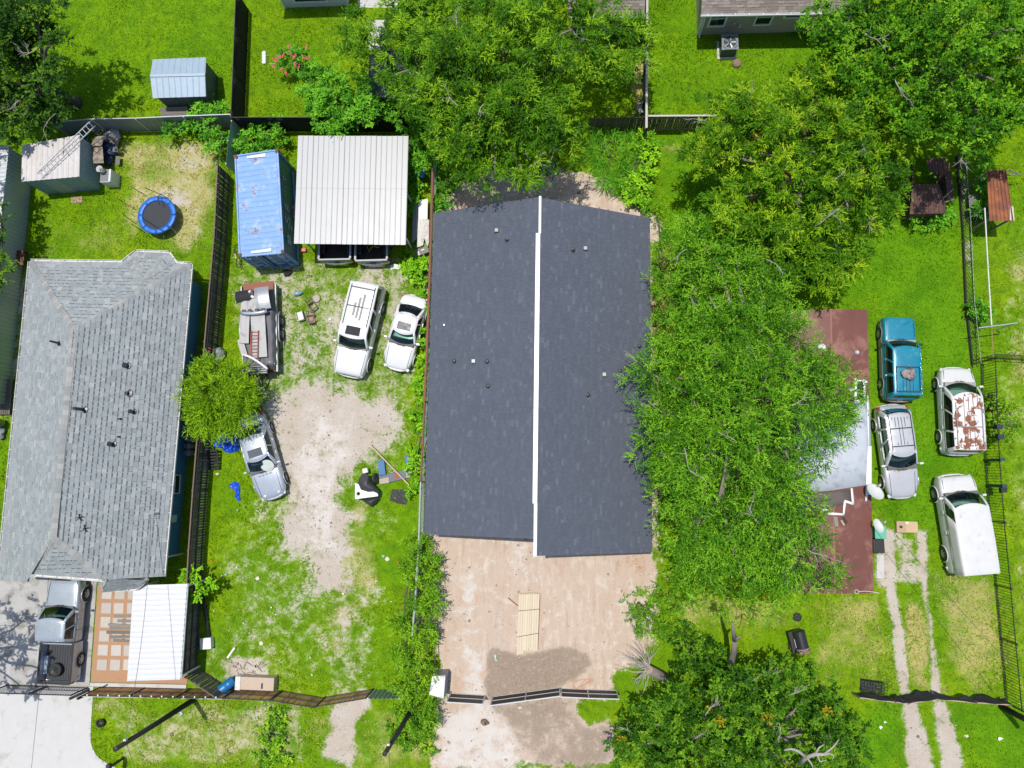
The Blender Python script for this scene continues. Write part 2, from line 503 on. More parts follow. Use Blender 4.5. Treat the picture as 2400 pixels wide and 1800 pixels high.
co = np.concatenate([p[0] for p in parts]); dry = np.concatenate([p[1] for p in parts]); lush = np.concatenate([p[2] for p in parts])
me = bpy.data.meshes.new('grass'); fast_mesh(me, co, np.arange(len(co)).reshape(-1, 3))
a = me.attributes.new('dry', 'FLOAT', 'POINT'); a.data.foreach_set('value', np.repeat(dry, 3).astype(np.float32))
a = me.attributes.new('lush', 'FLOAT', 'POINT'); a.data.foreach_set('value', np.repeat(lush, 3).astype(np.float32))
def grass_mat():
    t = NT('grass_blades')
    r = t.rand()
    n = t.noise(.3, 4)
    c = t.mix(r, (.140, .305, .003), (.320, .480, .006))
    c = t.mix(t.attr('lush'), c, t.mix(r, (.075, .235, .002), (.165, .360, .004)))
    c = t.mix(t.step(t.math('ADD', t.attr('dry'), t.math('MULTIPLY', t.math('SUBTRACT', n, .5), 1.2)), .35, .75), c, t.mix(r, (.40, .36, .09), (.68, .58, .26)))
    t.set(c, .7, 0, .12)
    tr = t.n('ShaderNodeBsdfTranslucent'); t.l(c, tr.inputs[0])
    mx = t.n('ShaderNodeMixShader'); mx.inputs[0].default_value = .3
    t.l(t.b.outputs[0], mx.inputs[1]); t.l(tr.outputs[0], mx.inputs[2]); t.l(mx.outputs[0], t.out.inputs[0])
    return t.m
me.materials.append(grass_mat())
grass = bpy.data.objects.new('grass', me); COL.objects.link(grass)
grass['kind'] = 'stuff'; grass['label'] = 'short green lawn grass and weeds growing over the yards'; grass['category'] = 'grass'

# loose stones on the bare ground
rs_ = np.random.RandomState(21)
X = rs_.uniform(-36, 27, 60000); Y = rs_.uniform(-18, 20, 60000)
f = cover_fields(X, Y); q = np.maximum.reduce([f['bare'], f['clay'] * .55, f['mud'] * .5, f['white'] * .6, f['thin'] * .55])
k = (rs_.rand(60000) < q * .5 * (fbm(X, Y, 1.1, 5, 3) > .48))
for poly in NOGRASS: k &= sdist(X, Y, poly) < 0
X, Y = X[k], Y[k]; n = len(X); sz = rs_.gamma(2.0, .011, n) + .012
oc = np.array([(1, 0, 0), (0, 1, 0), (-1, 0, 0), (0, -1, 0), (0, 0, .7), (0, 0, -.7)])
ang = rs_.rand(n) * 6.28; ca, sa = np.cos(ang), np.sin(ang)
v = oc[None] * rs_.uniform(.6, 1.3, (n, 6, 1)) * sz[:, None, None]
co = np.stack([X[:, None] + v[..., 0] * ca[:, None] - v[..., 1] * sa[:, None], Y[:, None] + v[..., 0] * sa[:, None] + v[..., 1] * ca[:, None], v[..., 2] + sz[:, None] * .2], -1).reshape(-1, 3)
of = np.array([(0, 1, 4), (1, 2, 4), (2, 3, 4), (3, 0, 4), (1, 0, 5), (2, 1, 5), (3, 2, 5), (0, 3, 5)])
me = bpy.data.meshes.new('gravel'); fast_mesh(me, co, (of[None] + (np.arange(n) * 6)[:, None, None]).reshape(-1, 3))
t = NT('gravel_stones'); t.set(t.ramp(t.rand(), [(0, (.20, .16, .13)), (.5, (.45, .39, .33)), (1, (.66, .62, .57))]), .9); me.materials.append(t.m)
gv = bpy.data.objects.new('gravel', me); COL.objects.link(gv); gv['kind'] = 'stuff'; gv['label'] = 'loose stones scattered over the bare gravel ground'; gv['category'] = 'gravel'
# ------------------------------------------------------------------ shared materials
M_white = mat('white_paint', (.74, .74, .73), .45, var=.06)
M_offwhite = mat('weathered_white', (.62, .61, .58), .6, var=.12, dirt=(.35, .32, .28))
M_black = mat('black_paint', (.012, .012, .013), .5, var=.3)
M_blackcloth = mat('black_fabric', (.016, .017, .019), .8, var=.5, scale=6, bump=.3, bscale=12)
M_dark = mat('dark_rubber', (.02, .02, .021), .75, var=.3)
M_grey = mat('grey_metal', (.36, .37, .38), .45, .5, var=.1)
M_galv = mat('galvanised_steel', (.50, .52, .54), .42, .35, var=.12, scale=1.5)
M_concrete = mat('concrete', (.51, .495, .475), .85, var=.10, scale=2.0, bump=.15, bscale=50, dirt=(.40, .37, .33), dirt_amt=.3, dscale=.8)
M_concrete_in = mat('weathered_concrete', (.40, .385, .36), .85, var=.14, scale=1.5, bump=.15, bscale=50, dirt=(.25, .235, .21), dirt_amt=.6, dscale=.9)
M_glass = mat('window_glass', (.010, .030, .026), .06, var=.1, spec=.8)
M_rust = mat('rusty_steel', (.22, .085, .045), .75, .2, var=.45, scale=4, dirt=(.10, .045, .03), dirt_amt=.8, dscale=5)
M_rustpipe = mat('rusty_pipe', (.24, .10, .065), .75, .1, var=.35, scale=6)
M_wood_old = mat('grey_old_wood', (.25, .22, .19), .85, var=.25, scale=5, orand=.4)
M_wood_new = mat('new_pine_lumber', (.62, .52, .37), .7, var=.1, scale=6, orand=.14)
M_fence_dark = mat('dark_fence_boards', (.155, .135, .112), .85, var=.35, scale=5, orand=.5)
M_tan = mat('tan_siding', (.42, .36, .28), .7, var=.08, scale=2)
M_cardboard = mat('cardboard', (.42, .30, .18), .8, var=.12, dirt=(.30, .20, .12))
M_blueplastic = mat('blue_plastic', (.01, .14, .36), .4, var=.12)

# ------------------------------------------------------------------ shingle roofs
def shingle_mats(name, pal, strip):
    out = []
    for kind in (0, 1):
        t = NT(name + ('_piece' if kind else ''))
        r = t.orand() if kind else t.rand()
        c = t.ramp(r, pal)
        c = t.mix(t.noise(60, 3, .8), mul((.75, .75, .75), 1), (1.2, 1.2, 1.2)) if False else c
        n = t.noise(45, 3, .8); b = t.noise(.35, 4)
        c = t.mix(1.0, c, t.mix(n, (.80, .80, .80), (1.0, 1.0, 1.0)), 'MULTIPLY')
        c = t.mix(1.0, c, t.mix(b, (.88, .88, .88), (1.0, 1.0, 1.0)), 'MULTIPLY')
        t.set(c, .92, 0, .25); t.bump(n, .3, .01)
        out.append(t.m)
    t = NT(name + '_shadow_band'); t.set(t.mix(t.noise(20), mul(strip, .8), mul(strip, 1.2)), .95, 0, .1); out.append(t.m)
    return out
def clip_poly(poly, clip):
    """Sutherland-Hodgman, both in 2D, clip convex counter-clockwise"""
    out = poly
    for i in range(len(clip)):
        a = clip[i]; b = clip[(i + 1) % len(clip)]
        inp = out; out = []
        def side(p): return (b[0] - a[0]) * (p[1] - a[1]) - (b[1] - a[1]) * (p[0] - a[0])
        for j in range(len(inp)):
            p = inp[j]; q = inp[(j + 1) % len(inp)]
            sp, sq = side(p), side(q)
            if sp >= 0: out.append(p)
            if (sp >= 0) != (sq >= 0):
                k = sp / (sp - sq)
                out.append((p[0] + (q[0] - p[0]) * k, p[1] + (q[1] - p[1]) * k))
        if len(out) < 3: return []
    return out
def roof_frame(pts):
    n = Vector((0, 0, 0))
    for i in range(len(pts)): n += pts[i].cross(pts[(i + 1) % len(pts)])
    n.normalize()
    if n.z < 0: n = -n
    up = (Vector((0, 0, 1)) - n * n.z).normalized()
    s = up.cross(n).normalized()
    o = min(pts, key=lambda p: p.dot(up))
    return o, s, up, n
def shingle_face(pts, e, w, th, mb, singles, band, seed, jit=.35, band_p=.55):
    rs = random.Random(seed)
    o, s, up, n = roof_frame(pts)
    loc = [((p - o).dot(s), (p - o).dot(up)) for p in pts]
    ar = sum(loc[i][0] * loc[(i + 1) % len(loc)][1] - loc[(i + 1) % len(loc)][0] * loc[i][1] for i in range(len(loc)))
    if ar < 0: loc.reverse()
    x0 = min(p[0] for p in loc); x1 = max(p[0] for p in loc); y1 = max(p[1] for p in loc)
    y = -.001; row = 0
    while y < y1:
        x = x0 - rs.uniform(0, w)
        while x < x1:
            ww = w * rs.uniform(1 - jit, 1 + jit)
            r = [(x + .003, y), (x + ww - .003, y), (x + ww - .003, y + e), (x + .003, y + e)]
            c = clip_poly(r, loc)
            if c:
                full = len(c) == 4 and abs(sum(c[i][0] * c[(i + 1) % 4][1] - c[(i + 1) % 4][0] * c[i][1] for i in range(4)) / 2 - (ww - .006) * e) < 1e-5
                t = th * rs.choice((.6, 1.0, 1.0))
                hgt = lambda v: .003 + t * (1 - (v - y) / e)
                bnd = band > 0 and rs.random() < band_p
                if full and singles is not None:
                    singles.append((o + s * (x + .003) + up * y, s, up, n, ww - .006, t, bnd))
                else:
                    top = [o + s * p[0] + up * p[1] + n * hgt(p[1]) for p in c]
                    bot = [o + s * p[0] + up * p[1] + n * .0005 for p in c]
                    k = len(c)
                    mb.add(bot + top, [tuple(range(k, 2 * k))] + [(i, (i + 1) % k, k + (i + 1) % k, k + i) for i in range(k)], 0)
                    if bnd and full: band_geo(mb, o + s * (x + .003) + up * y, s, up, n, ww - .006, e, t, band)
            x += ww
        y += e; row += 1
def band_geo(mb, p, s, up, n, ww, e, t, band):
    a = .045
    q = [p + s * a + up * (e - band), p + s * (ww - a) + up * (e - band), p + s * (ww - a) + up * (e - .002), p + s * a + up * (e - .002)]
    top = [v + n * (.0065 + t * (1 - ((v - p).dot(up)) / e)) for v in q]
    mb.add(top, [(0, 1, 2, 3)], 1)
def shingle_roof(roof, faces, e, w, th, mats, band, seed, keep=0, score=None, jit=.35, band_p=.55):
    """roof: parent part. keep = how many single shingles become objects of their own; the rest join into one"""
    mb = MB(); singles = [] if keep else None
    for i, f in enumerate(faces): shingle_face(f, e, w, th, mb, singles, band, seed + i, jit, band_p)
    base = roof.parent.location if roof.parent else roof.location
    if keep:
        singles.sort(key=score)
        near, far = singles[:keep], singles[keep:]
        cache = {}
        for p, s, up, n, ww, t, bnd in near:
            key = (round(ww / .03), t, bnd)
            if key not in cache:
                m2 = MB(); W_ = key[0] * .03 - .002
                X, Y, Z = Vector((1, 0, 0)), Vector((0, 1, 0)), Vector((0, 0, 1))
                m2.add([(0, 0, .0005), (W_, 0, .0005), (W_, e, .0005), (0, e, .0005), (0, 0, .003 + t), (W_, 0, .003 + t), (W_, e, .003), (0, e, .003)],
                       [(4, 5, 6, 7), (0, 1, 5, 4), (1, 2, 6, 5), (2, 3, 7, 6), (3, 0, 4, 7)], 0)
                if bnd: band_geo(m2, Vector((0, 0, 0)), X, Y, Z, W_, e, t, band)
                cache[key] = m2.mesh('shingle', (0, 0, 0), (mats[1], mats[2]))
            ob = bpy.data.objects.new('shingle', cache[key]); COL.objects.link(ob)
            ob.parent = roof
            ob.matrix_local = Matrix.Translation(p - base) @ Matrix((s, up, n)).transposed().to_4x4()
        for p, s, up, n, ww, t, bnd in far:
            c = [p, p + s * ww, p + s * ww + up * e, p + up * e]
            top = [v + n * (.003 + (t if i < 2 else 0)) for i, v in enumerate(c)]
            bot = [v + n * .0005 for v in c]
            mb.add(bot + top, [(4, 5, 6, 7), (0, 1, 5, 4), (1, 2, 6, 5), (2, 3, 7, 6), (3, 0, 4, 7)], 0)
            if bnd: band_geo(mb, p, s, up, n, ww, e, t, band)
    ob = mb.build('shingles', (mats[0], mats[2]), roof, origin=base, kind='stuff')
    return ob
def ridge_caps(roof, a, b, mats, base, w=.30, step=.24, seed=0):
    """row of small folded cap shingles along a hip or ridge, joined (each under 10 px)"""
    rs = random.Random(seed); mb = MB()
    d = (b - a); L = d.length; d.normalize()
    side = d.cross(Vector((0, 0, 1))).normalized(); up = side.cross(d)
    if up.z < 0: up = -up
    x = 0
    while x < L - .05:
        x2 = min(L, x + step + .03)
        p, q = a + d * x, a + d * x2
        h0, h1 = .035 + rs.uniform(0, .006), .022
        dr = .055
        mb.add([p + side * w / 2 + up * (h0 - dr), p + up * h0, p - side * w / 2 + up * (h0 - dr), q + side * w / 2 + up * (h1 - dr), q + up * h1, q - side * w / 2 + up * (h1 - dr)],
               [(0, 3, 4, 1), (1, 4, 5, 2), (0, 1, 2)], 0)
        x += step
    return mb.build('ridge_caps', mats[0], roof, origin=base, kind='stuff')
PAL_LIGHT = [(0, C((148, 153, 153))), (.3, C((156, 162, 162))), (.65, C((160, 166, 166))), (.9, C((167, 172, 171))), (1, C((178, 180, 177)))]
PAL_LIGHT = [(p, mul(c, .92)) for p, c in PAL_LIGHT]
PAL_CAP = [(0, C((142, 145, 144))), (.5, C((158, 158, 155))), (1, C((176, 172, 166)))]
PAL_DARK = [(0, C((88, 93, 103))), (.5, C((91, 96, 107))), (.93, C((94, 100, 111))), (1, C((104, 110, 121)))]
PAL_DARK = [(p, mul(c, .98)) for p, c in PAL_DARK]
SH_L = shingle_mats('light_grey_shingle', PAL_LIGHT, C((92, 99, 103)))
SH_C = shingle_mats('brownish_cap_shingle', PAL_CAP, C((62, 66, 70)))
SH_D = shingle_mats('charcoal_shingle', PAL_DARK, C((40, 44, 52)))
SH_T = shingle_mats('taupe_shingle', [(0, C((128, 118, 110))), (.5, C((142, 132, 123))), (1, C((160, 150, 140)))], C((90, 82, 76)))
def camdist(t): return (t[0] - Vector((0, 0, CAM_H))).length

def roof_deck(parent, faces, m, th=.12, name='roof'):
    mb = MB()
    for f in faces: mb.slab(f, th)
    return mb.build(name, m, parent)
def wall_part(parent, m, pts, z0, z1, name='wall'):
    mb = MB(); mb.prism([Vector((x, y, z0)) for x, y in pts], [Vector((x, y, z1)) for x, y in pts])
    return mb.build(name, m, parent)
def pipe_vent(parent, p, n, r=.05, h=.3, m=None, hood=False):
    mb = MB()
    mb.lathe([(r * 2.6, -.03), (r * 2.6, .012), (r * 1.25, .04), (r, .06), (r, h)], p, 10)
    if hood: mb.lathe([(r * 1.7, h - .06), (r * 1.7, h), (r * .4, h + .06)], p, 10)
    return mb.build('vent_pipe', m or M_black, parent)
def box_vent(parent, p, s, m_top):
    v = MB().box(p + Vector((0, 0, .05)), (s, s, .14)).build('roof_vent', M_black, parent)
    MB().box(p + Vector((0, 0, .135)), (s * .72, s * .72, .03)).build('vent_cap', m_top, v, origin=parent.location)
    return v
def window(parent, c, w, h, R, frame, wth=.05, depth=.06, bars=1, name='window'):
    """window in the local XZ plane of R, facing local -Y"""
    c = Vector(c); mb = MB()
    for sx in (-1, 1): mb.box(c + R @ Vector((sx * (w / 2 + wth / 2), -depth / 2, 0)), (wth, depth, h + 2 * wth), R)
    for sz in (-1, 1): mb.box(c + R @ Vector((0, -depth / 2, sz * (h / 2 + wth / 2))), (w, depth, wth), R)
    f = mb.build(name, frame, parent)
    if bars: MB().box(c + R @ Vector((0, -.03, 0)), (w, .05, .05), R).build('meeting_rail', frame, f, origin=parent.location)
    for s_ in ((-1, 1) if bars else (0,)):
        MB().box(c + R @ Vector((0, -.012, s_ * h / 4)), (w, .02, h / 2 - .03 if bars else h), R).build('pane', M_glass, f, origin=parent.location)
    return f
def gutter(parent, a, b, m, n_br=None, out=None):
    a, b = Vector(a), Vector(b); d = (b - a).normalized()
    o = d.cross(Vector((0, 0, 1))); o = o if out is None or o.dot(out) > 0 else -o
    mb = MB()
    mb.bar(a + o * .012 + Vector((0, 0, -.06)), b + o * .012 + Vector((0, 0, -.06)), .02, .12)
    mb.bar(a + o * .125 + Vector((0, 0, -.045)), b + o * .125 + Vector((0, 0, -.045)), .025, .11)
    mb.bar(a + o * .068 + Vector((0, 0, -.105)), b + o * .068 + Vector((0, 0, -.105)), .088, .02)
    g = mb.build('gutter', m, parent)
    L = (b - a).length; k = max(1, int(L / .75)) if n_br is None else n_br
    mbr = MB().bar(Vector((0, 0, 0)), o * .13, .035, .012).mesh('bracket', (0, 0, 0), (m,))
    for i in range(k):
        p = a + d * (L * (i + .5) / k) + Vector((0, 0, .012))
        put('bracket', mbr, g, p - parent.location)
    return g

# ------------------------------------------------------------------ grey-shingled blue house on the left
E1 = 2.7; RZ = 5.05
NW = at(70.5, 612, E1); NE = at(447, 619, E1); SE = at(381.5, 1351, E1)
RN = at(172, 772, RZ); RS = at(125, 1261, RZ)
HW = thing('house', 'blue house with light grey shingled hip roof on the left', 'house', (-26, 3, 0))
nE = (RN - NE).cross(SE - NE).normalized()
nW = (RN - NW).cross(RS - NW).normalized()
nN = (RN - NE).cross(NW - NE).normalized()
S2 = plane_at(247, 1358, NE, nE); S1 = plane_at(64, 1345, NW, nW)
SW0 = plane_at(63, 1363, NW, nW); SWx = Vector((NW.x - .15, SE.y - .3, 0)); SWx.z = NW.z + 0.0
SWx = SWx - Vector((0, 0, (SWx - NW).dot(nW) / nW.z))
faceE = [NE, RN, RS, S2, SE]
faceW = [NW, SWx, SW0, S1, RS, RN]
faceN = [NE, NW, RN]
faceS = [RS, S1, S2]
B0, B1, B2, B3 = [plane_at(287, 615, NE, nN), at(318, 590, E1), at(394, 593, E1), plane_at(412, 617, NE, nN)]
BA = plane_at(326, 668, NE, nN) + nN * (.02 if nN.z > 0 else -.02)
bays = [[B0 + Vector((0, 0, .03)), BA, B1], [B1, BA, B2], [B2, BA, B3 + Vector((0, 0, .03))]]
Q0 = plane_at(256, 1356, NE, nE); Q1 = plane_at(345, 1353, NE, nE)
bayS = [[at(230, 1366, 2.62), at(240, 1381, 2.55), Q0 + Vector((0, 0, -.02))], [at(240, 1381, 2.55), at(318, 1379, 2.55), Q1, Q0], [at(318, 1379, 2.55), at(349, 1356, 2.62), Q1 + Vector((0, 0, -.02))]]
M_roofbase = mat('roof_felt', (.10, .105, .11), .95)
deck = roof_deck(HW, [faceE, faceW, faceN, faceS] + bays + bayS, M_roofbase)
def ccw(f): return f
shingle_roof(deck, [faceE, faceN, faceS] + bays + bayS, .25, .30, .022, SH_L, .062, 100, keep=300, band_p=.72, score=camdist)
# the west slope is seen at a grazing angle and joins into one part
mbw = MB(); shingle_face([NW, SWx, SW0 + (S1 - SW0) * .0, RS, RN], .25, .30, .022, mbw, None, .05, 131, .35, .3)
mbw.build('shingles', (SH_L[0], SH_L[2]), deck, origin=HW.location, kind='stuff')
for i, (a, b) in enumerate(((RN, NE), (RN, NW), (RN, RS), (RS, S1), (RS, S2), (BA, B1), (BA, B2), (Q1, at(318, 1379, 2.55)))):
    ridge_caps(deck, a, b, SH_C, HW.location, .34, .26, i)
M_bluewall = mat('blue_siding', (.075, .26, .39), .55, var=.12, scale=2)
ins = .62
wallpoly = [(NW.x + ins, NW.y - ins), (NW.x + ins, SE.y + .9), (SE.x - ins, SE.y + .9), (NE.x - ins, NE.y - ins)]
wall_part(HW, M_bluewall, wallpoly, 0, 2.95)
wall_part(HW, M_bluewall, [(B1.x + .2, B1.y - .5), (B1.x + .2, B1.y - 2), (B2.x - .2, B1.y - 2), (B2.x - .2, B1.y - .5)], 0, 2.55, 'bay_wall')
for a, b, o in ((NE, SE, Vector((1, 0, 0))), (NW, SWx, Vector((-1, 0, 0))), (NW, B0, Vector((0, 1, 0))), (B0, B1, Vector((-1, 1, 0))), (B1, B2, Vector((0, 1, 0))), (B2, B3, Vector((1, 1, 0))), (B3, NE, Vector((0, 1, 0))), (S1 + Vector((.4, 0, 0)), S2, Vector((0, -1, 0))), (bayS[1][0], bayS[1][1], Vector((0, -1, 0)))):
    gutter(HW, a, b, M_offwhite, out=o)
wx = SE.x - ins
c = at(411, 1135, 1.5)
window(HW, (wx + .3, c.y, 1.5), 1.0, 1.1, zrot(math.radians(90)), M_white)
MB().box((wx + .38, at(0, 1212, 1.4).y, 1.5), (.14, .4, .5)).build('meter_box', M_galv, HW)
MB().bar(Vector((wx + .32, SE.y + .95, 0)), Vector((wx + .32, SE.y + .95, 2.7)), .08).build('corner_trim', M_white, HW)
for u, v, h, r, hood in ((140, 805, .75, .06, 0), (297, 857, .22, .09, 1), (300, 922, .2, .1, 0), (196, 960, .8, .09, 0), (313, 965, .34, .07, 1), (282, 982, .22, .04, 0), (279, 1024, .18, .04, 0), (264, 1041, .32, .08, 1)):
    pl = (NW, nW) if u < 150 else (NE, nE)
    p = plane_at(u, v, *pl)
    pipe_vent(HW, p, None, r, h, mat('black_pipe', (.016, .02, .03), .35), bool(hood))
mb = MB()
for u, v in ((188, 1213), (200, 1239)):
    p = plane_at(u, v, NE, nE)
    for k in range(5):
        a = k * 1.26 + .3; mb.bar(p + Vector((0, 0, .05)), p + Vector((math.cos(a) * .25, math.sin(a) * .2, .12)), .05, .03)
    mb.lathe([(.05, -.05), (.05, .14)], p, 8)
mb.build('roof_vent', M_black, HW)
# service mast
p = plane_at(372, 1202, NE, nE)
MB().tube([p - Vector((0, 0, .3)), p + Vector((0, 0, .55)), p + Vector((-.1, 0, .62)), p + Vector((-.2, 0, .55))], .03).build('service_mast', M_galv, HW)

# ------------------------------------------------------------------ the dark-roofed duplex in the middle
ez = 3.0; rz = 5.15
yb = 14.6; yf1 = -3.36; yf2 = -4.2
xl, xr, xm = -6.92, 5.24, -.86
HM = thing('house', 'long new house with charcoal shingled gable roof and white ridge in the centre', 'house', (-.8, 5, 0))
Lf = [Vector((xl + .12, yb, ez)), Vector((xl - .13, yf1, ez)), Vector((xm - .17, yf1, rz)), Vector((xm + .09, yb, rz))]
Rf = [Vector((xm + .13, yb - .05, rz)), Vector((xm - .10, yf2, rz)), Vector((xr - .12, yf2, ez)), Vector((xr + .12, yb - .5, ez))]
deckM = roof_deck(HM, [Lf, Rf], mat('dark_felt', (.03, .033, .04), .95))
shingle_roof(deckM, [Lf, Rf], .143, .30, .012, SH_D, 0, 300)
wall_part(HM, mat('grey_siding', (.42, .41, .40), .7, var=.06), [(xl + .5, yb - .5), (xl + .4, yf1 + .5), (xm, yf1 + .5), (xm, yf2 + .5), (xr - .5, yf2 + .5), (xr - .5, yb - .9)], 0, 3.02)
mb = MB()
for y, xx in ((yf1 + .49, (xl + .45, xm)), (yf2 + .49, (xm, xr - .5)), (yb - .49, (xl + .5, xm)), (yb - .89, (xm, xr - .5))):
    x0_, x1_ = xx
    zz = lambda x: ez - .12 + (rz - ez) * (1 - abs(x - xm) / (xr - xm))
    mb.prism([Vector((x0_, y - .02, 3.0)), Vector((x1_, y - .02, 3.0)), Vector((x1_, y - .02, max(3.02, zz(x1_)))), Vector((x0_, y - .02, max(3.02, zz(x0_))))],
             [Vector((x0_, y + .02, 3.0)), Vector((x1_, y + .02, 3.0)), Vector((x1_, y + .02, max(3.02, zz(x1_)))), Vector((x0_, y + .02, max(3.02, zz(x0_))))])
fixn(mb.build('gable', mat('grey_siding', (.42, .41, .40)), HM))
MB().bar(Vector((xr - .42, yf2 + .42, 0)), Vector((xr - .42, yf2 + .42, 3)), .12).build('corner_trim', M_white, HM)
# white ridge flashing laid in lengths, with small offsets at the laps
M_flash = mat('white_flashing', (.48, .50, .52), .4, .1, var=.08, dirt=(.45, .46, .47), dirt_amt=.15)
rs = random.Random(4)
y = yb + .03; k = 0
while y > yf2 + .05:
    L = rs.uniform(2.2, 2.9) if k else 2.05
    y2 = max(y - L, yf2)
    xo = lambda yy: xm + .11 + (yy - yb) / (yb - yf2) * .23
    w = .12 if k == 0 else .22
    off = .03 if k == 0 else -.06
    if y2 < yf1: off, w = -.02, .16
    a, b = Vector((xo(y) + off, y, rz + .035 + .006 * (k % 2))), Vector((xo(y2) + off, y2 - .02, rz + .035 + .006 * (k % 2)))
    m2 = MB()
    m2.bar(a, b, w, .012)
    m2.bar(a + Vector((w / 2, 0, -.05)), b + Vector((w / 2, 0, -.05)), .012, .1)
    m2.bar(a + Vector((-w / 2, 0, -.05)), b + Vector((-w / 2, 0, -.05)), .012, .1)
    m2.build('ridge_flashing', M_flash, HM)
    y = y2; k += 1
nl = (Lf[1] - Lf[0]).cross(Lf[2] - Lf[0]).normalized(); nr = (Rf[1] - Rf[0]).cross(Rf[2] - Rf[0]).normalized()
M_boot = mat('lead_boot', (.02, .021, .023), .5)
for u, v, s in ((1164, 541, 0), (1110, 847, 0), (1372, 583, 1), (1416, 878, 1)):
    p = plane_at(u, v, *((Lf[0], nl) if not s else (Rf[0], nr))); box_vent(HM, p, .24, mat('vent_white', (.25, .27, .29), .4))
for u, v, s in ((1189, 563, 0), (1066, 847, 0), (1143, 848, 0), (1145, 905, 0), (1342, 587, 1), (1497, 812, 1), (1452, 870, 1), (1377, 926, 1)):
    p = plane_at(u, v, *((Lf[0], nl) if not s else (Rf[0], nr))); pipe_vent(HM, p, None, .055, .24, M_boot)
p = plane_at(1041, 762, Lf[0], nl); MB().box(p + Vector((0, 0, .04)), (.07, .1, .05)).build('loose_bracket', M_flash, HM)

